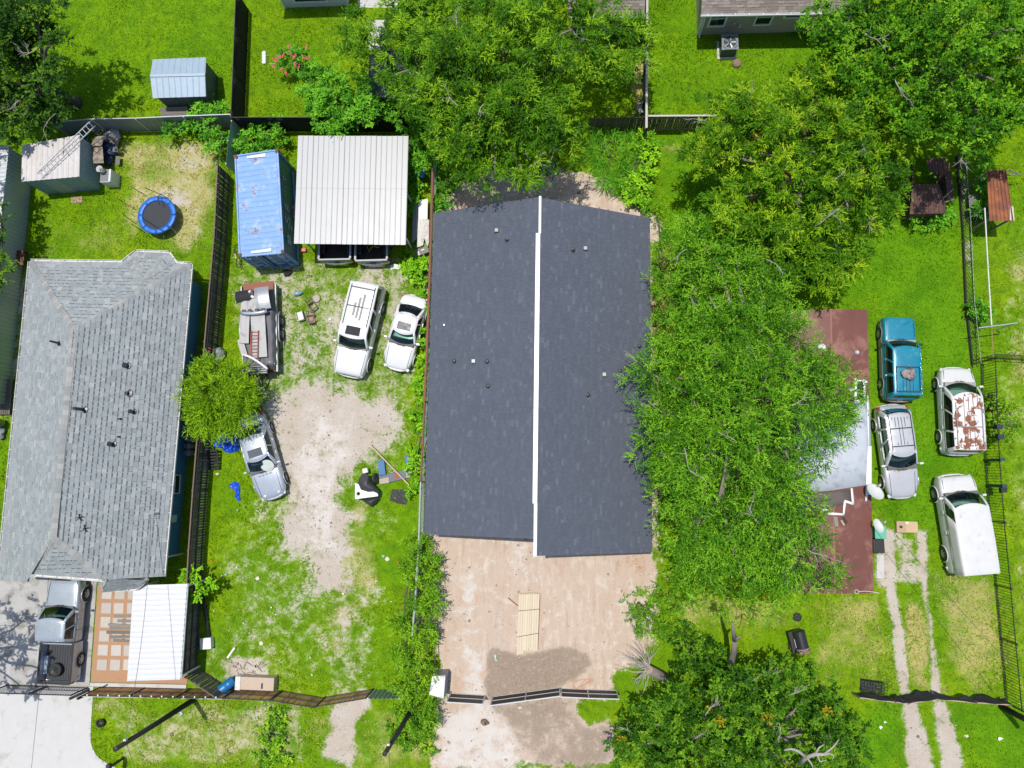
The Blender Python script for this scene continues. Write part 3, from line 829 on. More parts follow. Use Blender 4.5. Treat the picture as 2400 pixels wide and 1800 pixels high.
# ------------------------------------------------------------------ red-brown mobile home with patched roof
def mobile_home():
    ez, rz = 2.55, 2.85
    yb, yf = 8.85, -6.22
    xr0, xr1 = 17.1, 16.54          # right eave back / front
    xm0, xm1 = 15.02, 14.48
    xl0, xl1 = 2 * xm0 - xr0, 2 * xm1 - xr1
    T = thing('mobile_home', 'long red-brown roofed mobile home with silver patch, half under the big tree', 'mobile home', (15, 1.3, 0))
    M_red = mat('red_brown_roof_coat', (.150, .052, .038), .6, .0, var=.30, scale=.7, dirt=(.27, .125, .095), dirt_amt=.42, dscale=.8)
    M_sil = mat('silver_roof_coat', (.47, .50, .54), .6, .05, var=.12, scale=1.4, dirt=(.34, .37, .41), dirt_amt=.45, dscale=1.6, bump=.3, bscale=3)
    def P(s, t, dz=0):          # s -1..1 across, t 0 back .. 1 front
        xm_ = xm0 + (xm1 - xm0) * t; h = (xr0 - xm0)
        return Vector((xm_ + s * h, yb + (yf - yb) * t, rz + (ez - rz) * abs(s) ** 1.3 + dz))
    mb = MB()
    for i in range(8):
        s0, s1 = -1 + i * .25, -1 + (i + 1) * .25
        mb.slab([P(s0, 0), P(s1, 0), P(s1, 1), P(s0, 1)], .1)
    roof = mb.build('roof', M_red, T)
    wall_part(T, mat('cream_siding', (.45, .42, .36), .6), [(xl0 + .1, yb - .12), (xl1 + .1, yf + .12), (xr1 - .1, yf + .12), (xr0 - .1, yb - .12)], .3, 2.5)
    wall_part(T, M_dark, [(xl0 + .2, yb - .2), (xl1 + .2, yf + .2), (xr1 - .2, yf + .2), (xr0 - .2, yb - .2)], 0, .3, 'skirting')
    def st(u, v):
        p = at(u, v, rz - .1); t = (p.y - yb) / (yf - yb); xm_ = xm0 + (xm1 - xm0) * t
        return (p.x - xm_) / (xr0 - xm0), t
    def patch(name, pts, m, dz, th=.02, seg=6):
        mb = MB()
        q = [st(*p) for p in pts]
        # subdivide a quad patch so that it follows the roof
        a, b, c, d = q
        def f(i, j):
            s = (a[0] * (1 - i) + b[0] * i) * (1 - j) + (d[0] * (1 - i) + c[0] * i) * j
            t = (a[1] * (1 - i) + b[1] * i) * (1 - j) + (d[1] * (1 - i) + c[1] * i) * j
            return P(s, t, dz + math.sin(i * 9 + j * 14) * .003)
        mb.grid(f, seg, 3)
        return mb.build(name, m, T, solid=th, smooth=True)
    patch('silver_sheet', [(1868, 945), (2042, 940), (2046, 1135), (1870, 1160)], M_sil, .02, .012, 10)
    patch('edge_strip', [(2036, 1045), (2046, 1045), (2046, 1160), (2030, 1160)], M_white, .035)
    patch('dark_patch', [(1860, 1155), (1990, 1148), (2000, 1175), (1862, 1215)], mat('grey_brown_patch', (.11, .085, .08), .7, var=.3), .016)
    tape = [[(2003, 885), (2009, 887), (2009, 940), (2003, 940)], [(1988, 911), (2003, 911), (2003, 917), (1988, 917)], [(2008, 889), (2036, 892), (2036, 897), (2008, 895)], [(2009, 935), (2032, 938), (2032, 943), (2009, 941)],
            [(2025, 888), (2030, 888), (2031, 938), (2025, 936)], [(1993, 1144), (1998, 1144), (2002, 1180), (1996, 1180)], [(1978, 1171), (2000, 1178), (2000, 1184), (1978, 1177)], [(1976, 1174), (1982, 1174), (1978, 1206), (1973, 1206)],
            [(1938, 1200), (1976, 1203), (1976, 1208), (1938, 1206)], [(2034, 1130), (2040, 1130), (2034, 1175), (2029, 1175)], [(1926, 1193), (1940, 1193), (1940, 1197), (1926, 1197)], [(2034, 922), (2038, 922), (2040, 1045), (2037, 1045)]]
    for q in tape: patch('tape_strip', q, M_white, .042, .006, 3)
    s, t = st(2017, 914)
    MB().box(P(s, t, .03), (.30, .95, .06)).build('skylight', mat('smoked_plastic', (.03, .03, .035), .2), T)
    for (u, v, r, m) in ((2008, 826, .13, M_galv), (1924, 815, .2, M_white)):
        s, t = st(u, v); MB().lathe([(r, -.03), (r, .12), (r * .5, .2)], P(s, t), 12).build('roof_vent', m, T)
    mb = MB()
    for t in (.125, .6, .78, .9): mb.bar(P(-.98, t, .004), P(.98, t, .004), .03, .012)
    # faint standing ridge seam
    MB().bar(P(0, 0, .006), P(0, 1, .006), .1, .012).build('ridge_seam', mat('worn_ridge', (.26, .10, .075), .6, var=.3), T)
    for u, v, w, l, a, m in ((1957, 1222, .2, .5, .1, M_wood_old), (1979, 1219, .1, .35, .5, M_black), (1973, 1225, .1, .3, .5, M_cardboard)):
        s, t = st(u, v); MB().box(P(s, t, .04), (w, l, .05), zrot(a)).build('loose_board', m, T)
    mb = MB(); s, t = st(2008, 1387)
    ring = [P(s, t, .03) + Vector((math.cos(k) * .1, math.sin(k) * .1, 0)) for k in np.linspace(0, 6.28, 12)] + [P(s + .2, t - .002, .03), P(s + .45, t + .002, .03), P(s + .6, t + .006, .03)]
    MB().tube(ring, .012, 5).build('wire', M_white, T)
    return T
mobile_home()
def dish(u, v, z, r, az, label, post):
    p = at(u, v, z)
    T = thing('satellite_dish', label, 'satellite dish', p - Vector((0, 0, post)))
    R = Matrix.Rotation(az, 3, 'Z') @ Matrix.Rotation(math.radians(38), 3, 'X')
    MB().lathe([(0.01, .0), (r * .5, .03), (r * .85, .09), (r, .14), (r * .99, .15), (r * .84, .105), (r * .5, .045), (0.01, .015)], p, 20, R, cap=False).build('reflector', mat('dish_white', (.60, .60, .58), .5), T, smooth=True)
    MB().tube([p - Vector((0, 0, post)), p - Vector((0, 0, .1)), p], .03).build('mast', M_galv, T)
    e = p + R @ Vector((0, -r * .5, .45))
    MB().tube([p + R @ Vector((0, -r * .9, .1)), e], .018).build('feed_arm', M_galv, T)
    MB().box(e, (.08, .12, .08), R).build('receiver', M_offwhite, T)
dish(2048, 1155, 3.15, .48, 2.6, 'big pale satellite dish on the roof edge beside the silver sheet', .6)
dish(2054, 1234, 2.8, .38, 2.2, 'small pale satellite dish at the red-brown roof edge above the green bin', .5)
# ------------------------------------------------------------------ corrugated sheets, sheds, container, carports
def corr(mb, a, b, c, d, n, amp, flat=.5, mi=0, rows=1, wob=0):
    """sheet a-b-c-d with n ribs counted from a to b, ribs run from a to d; ribs stand amp off the sheet"""
    a, b, c, d = map(Vector, (a, b, c, d))
    nn = (b - a).cross(d - a).normalized()
    us = []
    for i in range(n):
        for q, h in ((0, 0), (flat, 0), (flat + (1 - flat) * .3, 1), (flat + (1 - flat) * .7, 1)): us.append(((i + q) / n, h))
    us.append((1, 0))
    vs = []
    for j in range(rows + 1):
        t = j / rows
        for u, h in us:
            p = (a * (1 - u) + b * u) * (1 - t) + (d * (1 - u) + c * u) * t
            vs.append(p + nn * (amp * h + (math.sin(u * 23 + t * 11) * wob)))
    m = len(us)
    fs = [(j * m + i, j * m + i + 1, (j + 1) * m + i + 1, (j + 1) * m + i) for j in range(rows) for i in range(m - 1)]
    return mb.add(vs, fs, mi)
def V(x, y, z): return Vector((x, y, z))
def P2(p, z): return Vector((p[0], p[1], z))

# --- blue shipping container
def rusted(name, col, rust, lo, hi, scale, rough=.45, metal=.1, pale=None):
    t = NT(name); n = t.noise(scale, 9, .72, dist=.3); b = t.noise(.9, 4); f = t.noise(25, 4)
    c = t.mix(b, mul(col, .85), mul(col, 1.12))
    if pale: c = t.mix(t.step(t.noise(1.7, 7, .7), .5, .72), c, pale)
    c = t.mix(t.step(n, lo, hi), c, t.mix(f, mul(rust, .6), mul(rust, 1.3)))
    t.set(c, t.step(n, lo, hi, rough, .85), metal); _mc[name] = t.m
    return t.m
def container():
    A, B, Cc, D = [at(*p, 2.6) for p in ((551, 365), (650, 351), (664, 592), (561, 601))]
    c = (A + B + Cc + D) / 4; c.z = 0
    T = thing('shipping_container', 'sun-bleached blue shipping container standing between board fence and white carport', 'shipping container', c)
    top = rusted('container_roof_blue', (.185, .335, .575), (.30, .15, .10), .56, .68, 1.6, .55, .0, (.38, .47, .68))
    side = rusted('container_side_blue', (.022, .15, .32), (.10, .055, .035), .70, .8, 1.2, .4, .1)
    door = rusted('container_door_blue', (.018, .14, .36), (.12, .06, .04), .72, .82, 2, .4, .1)
    ins = .09
    def cor(p, q):  # inset along the diagonal
        return p + (c - p).normalized() * q * 1.3
    a, b, d_, e = [Vector((p.x, p.y, 2.55)) for p in (A, B, Cc, D)]
    mb = MB(); corr(mb, D + V(.1, .05, -.05), A + V(.1, -.05, -.05), B + V(-.1, -.05, -.05), Cc + V(-.1, .05, -.05), 19, .022, .62)
    mb.slab([p + V(0, 0, -.07) for p in (D, A, B, Cc)], .02)
    mb.build('roof', top, T)
    mb = MB()
    for p in (A, B, Cc, D): mb.box(P2(p + (c - p) * .014, 1.3), (.13, .13, 2.6 - .24))
    for p, q in ((A, B), (B, Cc), (Cc, D), (D, A)):
        for z in (.08, 2.54): mb.bar(P2(p, z), P2(q, z), .08, .11)
    mb.build('frame', top, T)
    cm = MB().box((0, 0, 0), (.2, .2, .14)); cme = cm.mesh('corner_casting', (0, 0, 0), (M_rust,))
    ang = math.atan2((B - A).y, (B - A).x)
    for p in (A, B, Cc, D):
        for z in (.07, 2.565): put('corner_casting', cme, T, P2(p + (P2(c, p.z) - p) * .02, z) - c, (0, 0, ang))
    for p, q, n in ((Cc, B, 22), (A, D, 22), (B, A, 9)):
        mb = MB(); i = (P2(c, 0) - P2((p + q) / 2, 0)).normalized() * .03
        corr(mb, P2(p, .12) + i, P2(q, .12) + i, P2(q, 2.5) + i, P2(p, 2.5) + i, n, -.036, .5)
        mb.build('side_panel', side, T)
    u = (Cc - D).normalized(); o = u.cross(V(0, 0, 1)).normalized()
    if o.y > 0: o = -o
    L = (Cc - D).length
    R = Matrix((u, -o, V(0, 0, 1))).transposed()
    for k in (0, 1):
        cx = D + u * (L * (.25 + .5 * k)); cx.z = 1.32
        dm = MB()
        for j in range(3): dm.box(cx + V(0, 0, (j - 1) * .77) + o * .0, (L / 2 - .12, .05, .72), R)
        dm.box(cx - o * .01, (L / 2 - .1, .03, 2.32), R)
        do = dm.build('door', door, T)
        for j in (-1, 1):
            q = cx + u * (j * L * .12) + o * .055
            MB().tube([P2(q, .1), P2(q, 2.5)], .02, 6).build('locking_bar', M_galv, do, origin=T.location)
        MB().bar(P2(cx + o * .08 - u * .25, 1.0), P2(cx + o * .08 + u * .15, 1.0), .04).build('door_handle', M_galv, do, origin=T.location)
    # paint marks: white code plates on the roof, faded characters on the long side and the doors
    mk = mat('faded_white_marking', (.62, .64, .66), .6, var=.15)
    for q in ([(578, 366), (622, 359), (623, 367), (579, 371)], [(588, 589), (636, 581), (636, 589), (589, 594)]):
        MB().slab([at(x, y, 2.615) for x, y in q], .006).build('roof_plate', mk, T)
    su = (B - Cc).normalized(); sn = V(su.y, -su.x, 0)
    if sn.x < 0: sn = -sn
    def stroke(pts, w=.05):
        mb = MB()
        for (t0, z0), (t1, z1) in zip(pts, pts[1:]):
            mb.bar(P2(Cc + su * t0 + sn * .02, z0), P2(Cc + su * t1 + sn * .02, z1), .02, w, up=V(0, 0, 1))
        return mb.build('marking', mk, T)
    def arc(t, z, rt, rz, a0, a1, n=9): return [(t + rt * math.cos(math.radians(a0 + (a1 - a0) * k / n)), z + rz * math.sin(math.radians(a0 + (a1 - a0) * k / n))) for k in range(n + 1)]
    stroke([(5.0, 1.9), (4.75, 1.9), (4.9, 1.5)], .04)
    for t in (4.3, 4.0, 3.75): stroke([(t, 1.8), (t + .1, 1.7)], .04)
    stroke(arc(3.1, 1.75, .17, .17, 0, 360), .04); stroke(arc(3.1, 1.4, .17, .17, 0, 360), .04)
    stroke(arc(2.35, 1.75, .2, .17, 60, 270) + arc(2.35, 1.4, .2, .17, 90, -110), .05)
    stroke(arc(2.0, 1.35, .2, .17, 150, -60) + [(1.85, .95), (2.2, .95)], .05)
    stroke([(.9, 1.75), (1.35, 1.75), (1.35, 1.3), (.9, 1.3), (.9, 1.75), (1.35, 1.3)], .05)
    stroke([(1.35, 1.75), (.9, 1.3)], .05)
    def dmark(k, x, z, w, h):
        cx = D + u * (L * (.25 + .5 * k) + x) + o * .032; cx.z = z
        MB().box(cx, (w, .008, h), R).build('marking', mk, T)
    dmark(0, -.3, 2.1, .28, .3)
    for i, (x, z, w) in enumerate(((-.38, 2.1, .28), (-.38, 1.85, .22), (-.38, 1.3, .1), (.3, 2.2, .35), (.3, 2.05, .28), (.3, 1.9, .33), (.3, 1.7, .2), (.32, 1.2, .3))): dmark(1, x, z, w, .07)
    dmark(0, .1, .5, .3, .08); dmark(1, .35, .4, .3, .06)
container()

# --- big light-grey carport
def carport():
    A, B, Cc, D = [at(*p, 2.75) for p in ((699, 318), (957.5, 319), (951, 574), (689, 571))]
    c = (A + B + Cc + D) / 4; c.z = 0
    T = thing('carport', 'large open carport with light grey ribbed metal roof over two pickups', 'carport', c)
    m = mat('pale_ribbed_metal', (.39, .39, .385), .45, .15, var=.05, scale=.8, dirt=(.41, .405, .395), dirt_amt=.3, dscale=.7)
    n = 7
    for i in range(n):
        f0, f1 = i / n, (i + 1) / n
        p0, p1 = A.lerp(B, f0), A.lerp(B, f1); q0, q1 = D.lerp(Cc, f0), D.lerp(Cc, f1)
        sag = lambda p, k: p + V(0, 0, -.015 * (i % 2) + k)
        mb = MB(); corr(mb, sag(q0, 0), sag(q1 + (q1 - q0) * .012, .004), sag(p1 + (p1 - p0) * .012, .004), sag(p0, 0), 3, .028, .80, rows=2)
        mb.build('roof_panel', m, T, solid=.004)
        j0, j1 = q0.lerp(p0, .51), q1.lerp(p1, .51)
        mb = MB(); corr(mb, sag(j0, .012), sag(j1 + (j1 - j0) * .012, .016), sag(p1 + (p1 - p0) * .012, .016), sag(p0, .012), 3, .028, .80); mb.build('roof_panel', m, T, solid=.004)
    mb = MB()
    for f in (0.02, .35, .65, .98): mb.bar(A.lerp(D, f) + V(0, 0, -.07), B.lerp(Cc, f) + V(0, 0, -.07), .06, .1)
    mb.build('purlin', M_galv, T)
    for p in (A.lerp(D, .08), A.lerp(D, .5), A.lerp(D, .93), B.lerp(Cc, .08), B.lerp(Cc, .5), B.lerp(Cc, .93)):
        q = p + (P2(c, p.z) - p) * .04
        MB().bar(P2(q, 0), P2(q, 2.66), .09).build('post', M_galv, T)
carport()
# --- white ribbed awning by the patio
def awning():
    A, B, Cc, D = [at(*p, 2.45) for p in ((313, 1372), (436, 1369), (420, 1594), (298, 1596))]
    c = (A + B + Cc + D) / 4; c.z = 0
    T = thing('patio_awning', 'bright white ribbed patio awning beside the grey shingled roof', 'awning', c)
    m = mat('bright_white_metal', (.60, .60, .595), .4, .05, var=.03)
    n = 6
    for i in range(n):
        f0, f1 = i / n, (i + 1) / n
        p0, p1 = A.lerp(D, f0), A.lerp(D, f1); q0, q1 = B.lerp(Cc, f0), B.lerp(Cc, f1)
        mb = MB(); corr(mb, p0, p1 + (p1 - p0) * .015 + V(0, 0, .004), q1 + (q1 - q0) * .015 + V(0, 0, .004 - .12), q0 + V(0, 0, -.12), 3, .03, .6)
        fixn(mb.build('roof_panel', m, T, solid=.004))
    for p in (A, B, Cc, D):
        q = p + (P2(c, p.z) - p) * .05
        MB().bar(P2(q, 0), P2(q, 2.3), .08).build('post', M_white, T)
    MB().bar(A + V(0, 0, -.16), D + V(0, 0, -.16), .06, .1).build('beam', M_white, T)
    MB().bar(B + V(0, 0, -.22), Cc + V(0, 0, -.22), .06, .1).build('beam', M_white, T)
awning()

def flat_shed(name, label, roofpx, z, roof_m, wall_m, ribs, drop=.12, over=.06, ribdir=0):
    P = [at(*p, z) for p in roofpx]      # NW NE SE SW
    c = sum(P, V(0, 0, 0)) / 4; c.z = 0
    T = thing(name, label, 'shed', c)
    mb = MB(); corr(mb, P[3], P[2], P[1], P[0], ribs, .03, .55, rows=2)
    mb.build('roof', roof_m, T, solid=.005)
    Q = [p + (P2(c, p.z) - p) * over * .6 for p in P]
    for i in range(4):
        a, b = Q[i], Q[(i + 1) % 4]
        mb = MB(); corr(mb, P2(b, 0), P2(a, 0), P2(a, z - .03), P2(b, z - .03), max(4, int((a - b).length / .22)), .025, .5)
        mb.build('wall', wall_m, T)
    return T, P, Q
def stained_roof():
    t = NT('stained_white_metal'); n = t.noise(1.2, 7, .65)
    mp = t.n('ShaderNodeMapping'); mp.inputs['Scale'].default_value = (6.0, .9, 1); t.l(t.coord(), mp.inputs[0])
    s = t.noise(1.0, 5, .6, mp.outputs[0])
    c = t.mix(n, (.42, .39, .36), (.62, .59, .56))
    c = t.mix(t.step(s, .60, .72), c, (.10, .085, .07))
    t.set(c, .6, .1); return t.m
M_shedwall = mat('pale_blue_steel', (.22, .30, .36), .5, .2, var=.14, scale=1.2)
TS, PS, QS = flat_shed('garden_shed', 'blue-grey metal shed with mildewed white roof and ladder on it', [(52, 340), (188, 316), (186, 414), (50, 426)], 2.15, stained_roof(), M_shedwall, 11)
d_ = (QS[2] - QS[3]); MB().prism([P2(QS[3] + d_ * .3, .05) + V(0, -.03, 0), P2(QS[3] + d_ * .58, .05) + V(0, -.03, 0), P2(QS[3] + d_ * .58, .05), P2(QS[3] + d_ * .3, .05)],
     [P2(QS[3] + d_ * .3, 1.95) + V(0, -.03, 0), P2(QS[3] + d_ * .58, 1.95) + V(0, -.03, 0), P2(QS[3] + d_ * .58, 1.95), P2(QS[3] + d_ * .3, 1.95)]).build('door', mat('pale_shed_door', (.30, .33, .34), .5), TS)
def gable_shed(label, eaveN, ridge, eaveS, ze, zr, roof_m, wall_m, axis_ribs, wall_h, shingle=None, inset=.1, name='garden_shed'):
    a0, a1 = [at(*p, ze) for p in eaveN]; r0, r1 = [at(*p, zr) for p in ridge]; b0, b1 = [at(*p, ze) for p in eaveS]
    c = (a0 + a1 + b0 + b1) / 4; c.z = 0
    T = thing(name, label, 'shed', c)
    if shingle:
        deck = roof_deck(T, [[a0, a1, r1, r0], [b0, r0, r1, b1]], M_dark, .06)
        shingle_roof(deck, [[a0, a1, r1, r0], [b0, b1, r1, r0]], .16, .3, .012, shingle, 0, 500)
    else:
        for p0, p1, q0, q1 in ((a0, a1, r0, r1), (b0, b1, r0, r1)):
            L = (p1 - p0).length; mb = MB()
            corr(mb, p0, p1, q1, q0, axis_ribs, .02, .8); o = mb.build('roof_panel', roof_m, T, solid=.004); fixn(o)
        MB().bar(r0 + V(0, 0, .02), r1 + V(0, 0, .02), .16, .02).build('ridge_cap', roof_m, T)
    ins = lambda p: P2(p + (c - p) * inset, 0)
    A0, A1, B0, B1 = map(ins, (a0, a1, b0, b1))
    for p, q in ((A0, A1), (B1, B0), (A1, B1), (B0, A0)):
        mb = MB(); corr(mb, q, p, P2(p, wall_h), P2(q, wall_h), max(5, int((p - q).length / .18)), .02, .6)
        fixn(mb.build('wall', wall_m, T))
    for p, q, r in ((A0, B0, r0), (A1, B1, r1)):
        mm = (P2(r, zr - .06)); rr = mm + (P2(c, mm.z) - mm) * inset
        mb = MB(); mb.add([P2(p, wall_h - .01), P2(q, wall_h - .01), rr, P2(p, wall_h - .01) + V(0, .02, 0), P2(q, wall_h - .01) + V(0, .02, 0), rr + V(0, .02, 0)], [(0, 1, 2), (5, 4, 3)])
        mb.build('gable', wall_m, T)
    return T
M_blueroof = mat('blue_grey_metal_roof', (.35, .43, .50), .42, .2, var=.08, dirt=(.25, .33, .42), dirt_amt=.2)
gable_shed('small blue-grey metal garden shed with gable roof beside the black fence', ((358, 139), (483, 134)), ((352, 178), (481, 175)), ((358, 230), (483, 226)), 1.85, 2.25, M_blueroof, mat('slate_blue_wall', (.10, .125, .15), .5, .2), 9, 1.85)
gable_shed('dark shingled garden shed half hidden under the tree at the back', ((865, 128), (862, 233)), ((925, 118), (924, 226)), ((990, 128), (988, 238)), 2.1, 2.75, None, mat('tan_boards', (.36, .28, .18), .7), 8, 2.1, SH_D)

# --- neighbour's corrugated building at the left edge
def neighbour_building():
    z = 2.2
    a, b = at(18, 344, z), at(-45, 940, z)
    T = thing('metal_building', 'grey corrugated metal building cut off by the left edge', 'building', P2((a + b) / 2, 0))
    m = mat('weathered_grey_metal', (.44, .46, .47), .5, .3, var=.14, scale=.8)
    mb = MB(); corr(mb, P2(b, 0), P2(a, 0), P2(a, z), P2(b, z), 62, -.03, .5); fixn(mb.build('wall', m, T))
    w = V(-6, 0, 0)
    mb = MB(); corr(mb, P2(a, 0), P2(a + w, 0), P2(a + w, z), P2(a, z), 24, .03, .5); fixn(mb.build('wall', m, T))
    mb = MB(); corr(mb, a + V(.1, .1, .03), b + V(.1, -.1, .03), b + w + V(0, 0, .5), a + w + V(0, 0, .5), 60, .03, .5); fixn(mb.build('roof', m, T, solid=.005))
neighbour_building()

# --- houses along the top edge
def top_house():
    ze = 2.75
    a, b = at(1643, 33, ze), at(2035, 26, ze)
    T = thing('house', 'tan sided house with taupe shingle roof and three windows along the top edge', 'house', P2((a + b) / 2, 0) + V(0, 3, 0))
    n = V(0, 1, 0)
    c0, c1 = b + V(0, 5, 2.6), a + V(0, 5, 2.6)
    e0, e1 = b + V(0, 10, 0), a + V(0, 10, 0)
    deck = roof_deck(T, [[a, b, c0, c1], [c1, c0, e0, e1]], mat('brown_felt', (.12, .11, .10), .95))
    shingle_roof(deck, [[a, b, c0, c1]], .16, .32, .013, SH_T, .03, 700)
    y0 = a.y + .45; x0 = a.x + .32; x1 = b.x - .32
    wall_part(T, M_tan, [(x0, y0), (x1, y0), (x1, y0 + 9), (x0, y0 + 9)], 0, 2.75)
    lap = MB()
    for k in range(15): lap.bar(V(x0, y0 - .012, .1 + k * .18), V(x1, y0 - .012, .1 + k * .18), .02, .014)
    lap.build('siding_laps', M_tan, T)
    gutter(T, a, b, M_white, out=V(0, -1, 0))
    for u, w, h, z in ((1684, .85, 1.35, 1.65), (1793, .85, 1.35, 1.65), (1864, .95, .75, 1.95)):
        p = at(u, 53 if h > 1 else 42, z)
        window(T, (p.x, y0 - .005, z), w, h, I3, M_white, .1, .07, bars=1 if h > 1 else 0)
    for x in (x0 + .12, x1 - .2):
        MB().tube([V(x, y0 - .3, 2.62), V(x, y0 - .08, 2.4), V(x, y0 - .08, .2), V(x, y0 - .2, .05)], .05, 6).build('downspout', M_white, T)
    MB().bar(V(x0, y0 - .02, 0), V(x0, y0 - .02, 2.7), .12, .05, up=V(0, 1, 0)).build('corner_trim', M_white, T)
    MB().box((at(1722, 68, 1.2).x, y0 - .06, 1.2), (.2, .1, .3)).build('junction_box', M_galv, T)
    MB().box((at(1735, 72, 1.0).x, y0 - .06, .95), (.12, .1, .35)).build('disconnect_box', M_offwhite, T)
top_house()
def white_house():
    z = 2.7
    y0 = at(740, 16, 0).y; x0 = at(671, 17, 0).x; x1 = at(818, 14, 0).x
    T = thing('house', 'white sided house just cut off by the top edge left of the big tree', 'house', (x0, y0, 0))
    wall_part(T, mat('white_siding', (.60, .60, .58), .6, var=.04), [(x0, y0), (x1, y0), (x1, y0 + 8), (x0, y0 + 8)], 0, 2.7)
    window(T, (at(730, 5, .5).x, y0 - .005, 1.2), 2.0, 1.2, I3, M_white, .1)
    deck = roof_deck(T, [[V(x0 - .4, y0 - .4, z), V(x1 + .4, y0 - .4, z), V(x1 + .4, y0 + 4, z + 1.8), V(x0 - .4, y0 + 4, z + 1.8)], [V(x0 - .4, y0 + 8.4, z), V(x1 + .4, y0 + 8.4, z), V(x1 + .4, y0 + 4, z + 1.8), V(x0 - .4, y0 + 4, z + 1.8)]], SH_T[0])
    lap = MB()
    for k in range(14): lap.bar(V(x0, y0 - .01, .1 + k * .18), V(x1, y0 - .01, .1 + k * .18), .018, .012)
    lap.build('siding_laps', mat('white_siding', (.60, .60, .58)), T)
    MB().bar(V(x0 - .02, y0 - .02, 0), V(x0 - .02, y0 - .02, 2.7), .1).build('corner_trim', M_white, T)
white_house()
def grey_house():
    z = 2.6
    a, b = at(1330, 38, z), at(1511, 36, z)
    T = thing('house', 'grey house with taupe roof behind the big tree next to the board fence', 'house', P2((a + b) / 2, 0))
    deck = roof_deck(T, [[a, b, b + V(0, 4, 2), a + V(0, 4, 2)], [a + V(0, 4, 2), b + V(0, 4, 2), b + V(0, 8, 0), a + V(0, 8, 0)]], M_dark)
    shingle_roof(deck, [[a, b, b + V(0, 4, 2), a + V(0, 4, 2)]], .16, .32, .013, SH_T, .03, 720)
    wall_part(T, mat('grey_board_wall', (.16, .15, .14), .7), [(a.x + .3, a.y + .5), (b.x - .3, a.y + .5), (b.x - .3, a.y + 7.5), (a.x + .3, a.y + 7.5)], 0, 2.6)
    gutter(T, a, b, M_white, out=V(0, -1, 0))
    window(T, (a.x + 2.6, a.y + .49, 1.5), .9, 1.1, I3, M_white, .08)
grey_house()
# ------------------------------------------------------------------ fences
def board_run(T, tops, z, bw, gap, th, m, board_name='board', jit=.015, z0=.03, lean=0):
    """upright boards along the polyline; each is an object that shares its mesh"""
    me = MB().box((0, 0, (z - z0) / 2), (bw, th, z - z0)).mesh(board_name, (0, 0, 0), (m,))
    rs = random.Random(len(tops) * 7 + int(z * 100)); k = 0
    for a, b in zip(tops, tops[1:]):
        a2, b2 = P2(a, 0), P2(b, 0); d = b2 - a2; L = d.length; d.normalize(); ang = math.atan2(d.y, d.x)
        n = max(1, int(L / (bw + gap)))
        for i in range(n):
            p = a2 + d * (L * (i + .5) / n); p.z = z0
            put(board_name, me, T, p - T.location, (rs.uniform(-jit, jit), rs.uniform(-jit, jit), ang), (1, 1, 1 + rs.uniform(-.025, .02))); k += 1
    return k
def rails(T, tops, zs, w, h, m, off=0.0, name='rail'):
    for a, b in zip(tops, tops[1:]):
        d = (P2(b, 0) - P2(a, 0)).normalized(); o = V(d.y, -d.x, 0) * off
        for z in zs: MB().bar(P2(a, z) + o, P2(b, z) + o, w, h).build(name, m, T)
def posts(T, tops, z, w, m, every=2.4, off=0.0, name='post'):
    for a, b in zip(tops, tops[1:]):
        d = (P2(b, 0) - P2(a, 0)); L = d.length; d.normalize(); o = V(d.y, -d.x, 0) * off
        n = max(1, round(L / every))
        for i in range(n + 1):
            if i == n and b is not tops[-1]: continue
            p = P2(a, 0) + d * (L * i / n) + o
            MB().bar(p, P2(p, z), w).build(name, m, T)
def px_line(pts, z): return [at(u, v, z) for u, v in pts]
def fence(name, label, tops, cat='fence'):
    return thing(name, label, cat, P2(tops[0], 0))

# dark board fence between the blue house and the yard
z = 1.8
tops = px_line([(510, 387), (502, 550), (492, 665), (480, 800), (466, 980), (452, 1150), (442, 1290), (426, 1580)], z)
T = fence('board_fence', 'long dark board fence running between blue house and gravel yard', tops)
board_run(T, tops, z, .135, .02, .02, M_fence_dark)
rails(T, tops, (.35, 1.0, 1.6), .05, .08, mat('dark_rail', (.05, .043, .036), .85), -.05)
rails(T, tops, (z + .02,), .07, .03, mat('brown_cap_rail', (.17, .115, .08), .8), 0, 'cap_rail')
posts(T, tops, z, .08, M_black, 2.5, .06)
# black screened fence
z = 1.9
tops = px_line([(553, -20), (541, 274)], z); M_screen = mat('black_screen', (.004, .004, .005), .9, var=.3)
def screen_fence(label, tops, z, every=2.4):
    T = fence('screen_fence', label, tops)
    for a, b in zip(tops, tops[1:]):
        d = P2(b, 0) - P2(a, 0); L = d.length; d.normalize(); n = max(1, round(L / every))
        for i in range(n):
            p, q = P2(a, 0) + d * (L * i / n + .01), P2(a, 0) + d * (L * (i + 1) / n - .01)
            mb = MB(); s = V(d.y, -d.x, 0)
            mb.grid(lambda u, w: p.lerp(q, u) + V(0, 0, .03 + w * (z - .05)) + s * (.03 * math.sin(u * math.pi) * math.sin(w * math.pi)), 6, 3)
            mb.build('screen_panel', M_screen, T, solid=.01, smooth=True)
    posts(T, tops, z, .06, M_black, every)
    rails(T, tops, (z,), .04, .04, M_black, 0, 'top_rail')
    return T
screen_fence('tall black screened fence running up to the top edge between two lawns', tops, z)
screen_fence('black screened fence running behind the bushes above the white carport', px_line([(543, 275), (640, 275), (760, 275), (1010, 274)], z), z)
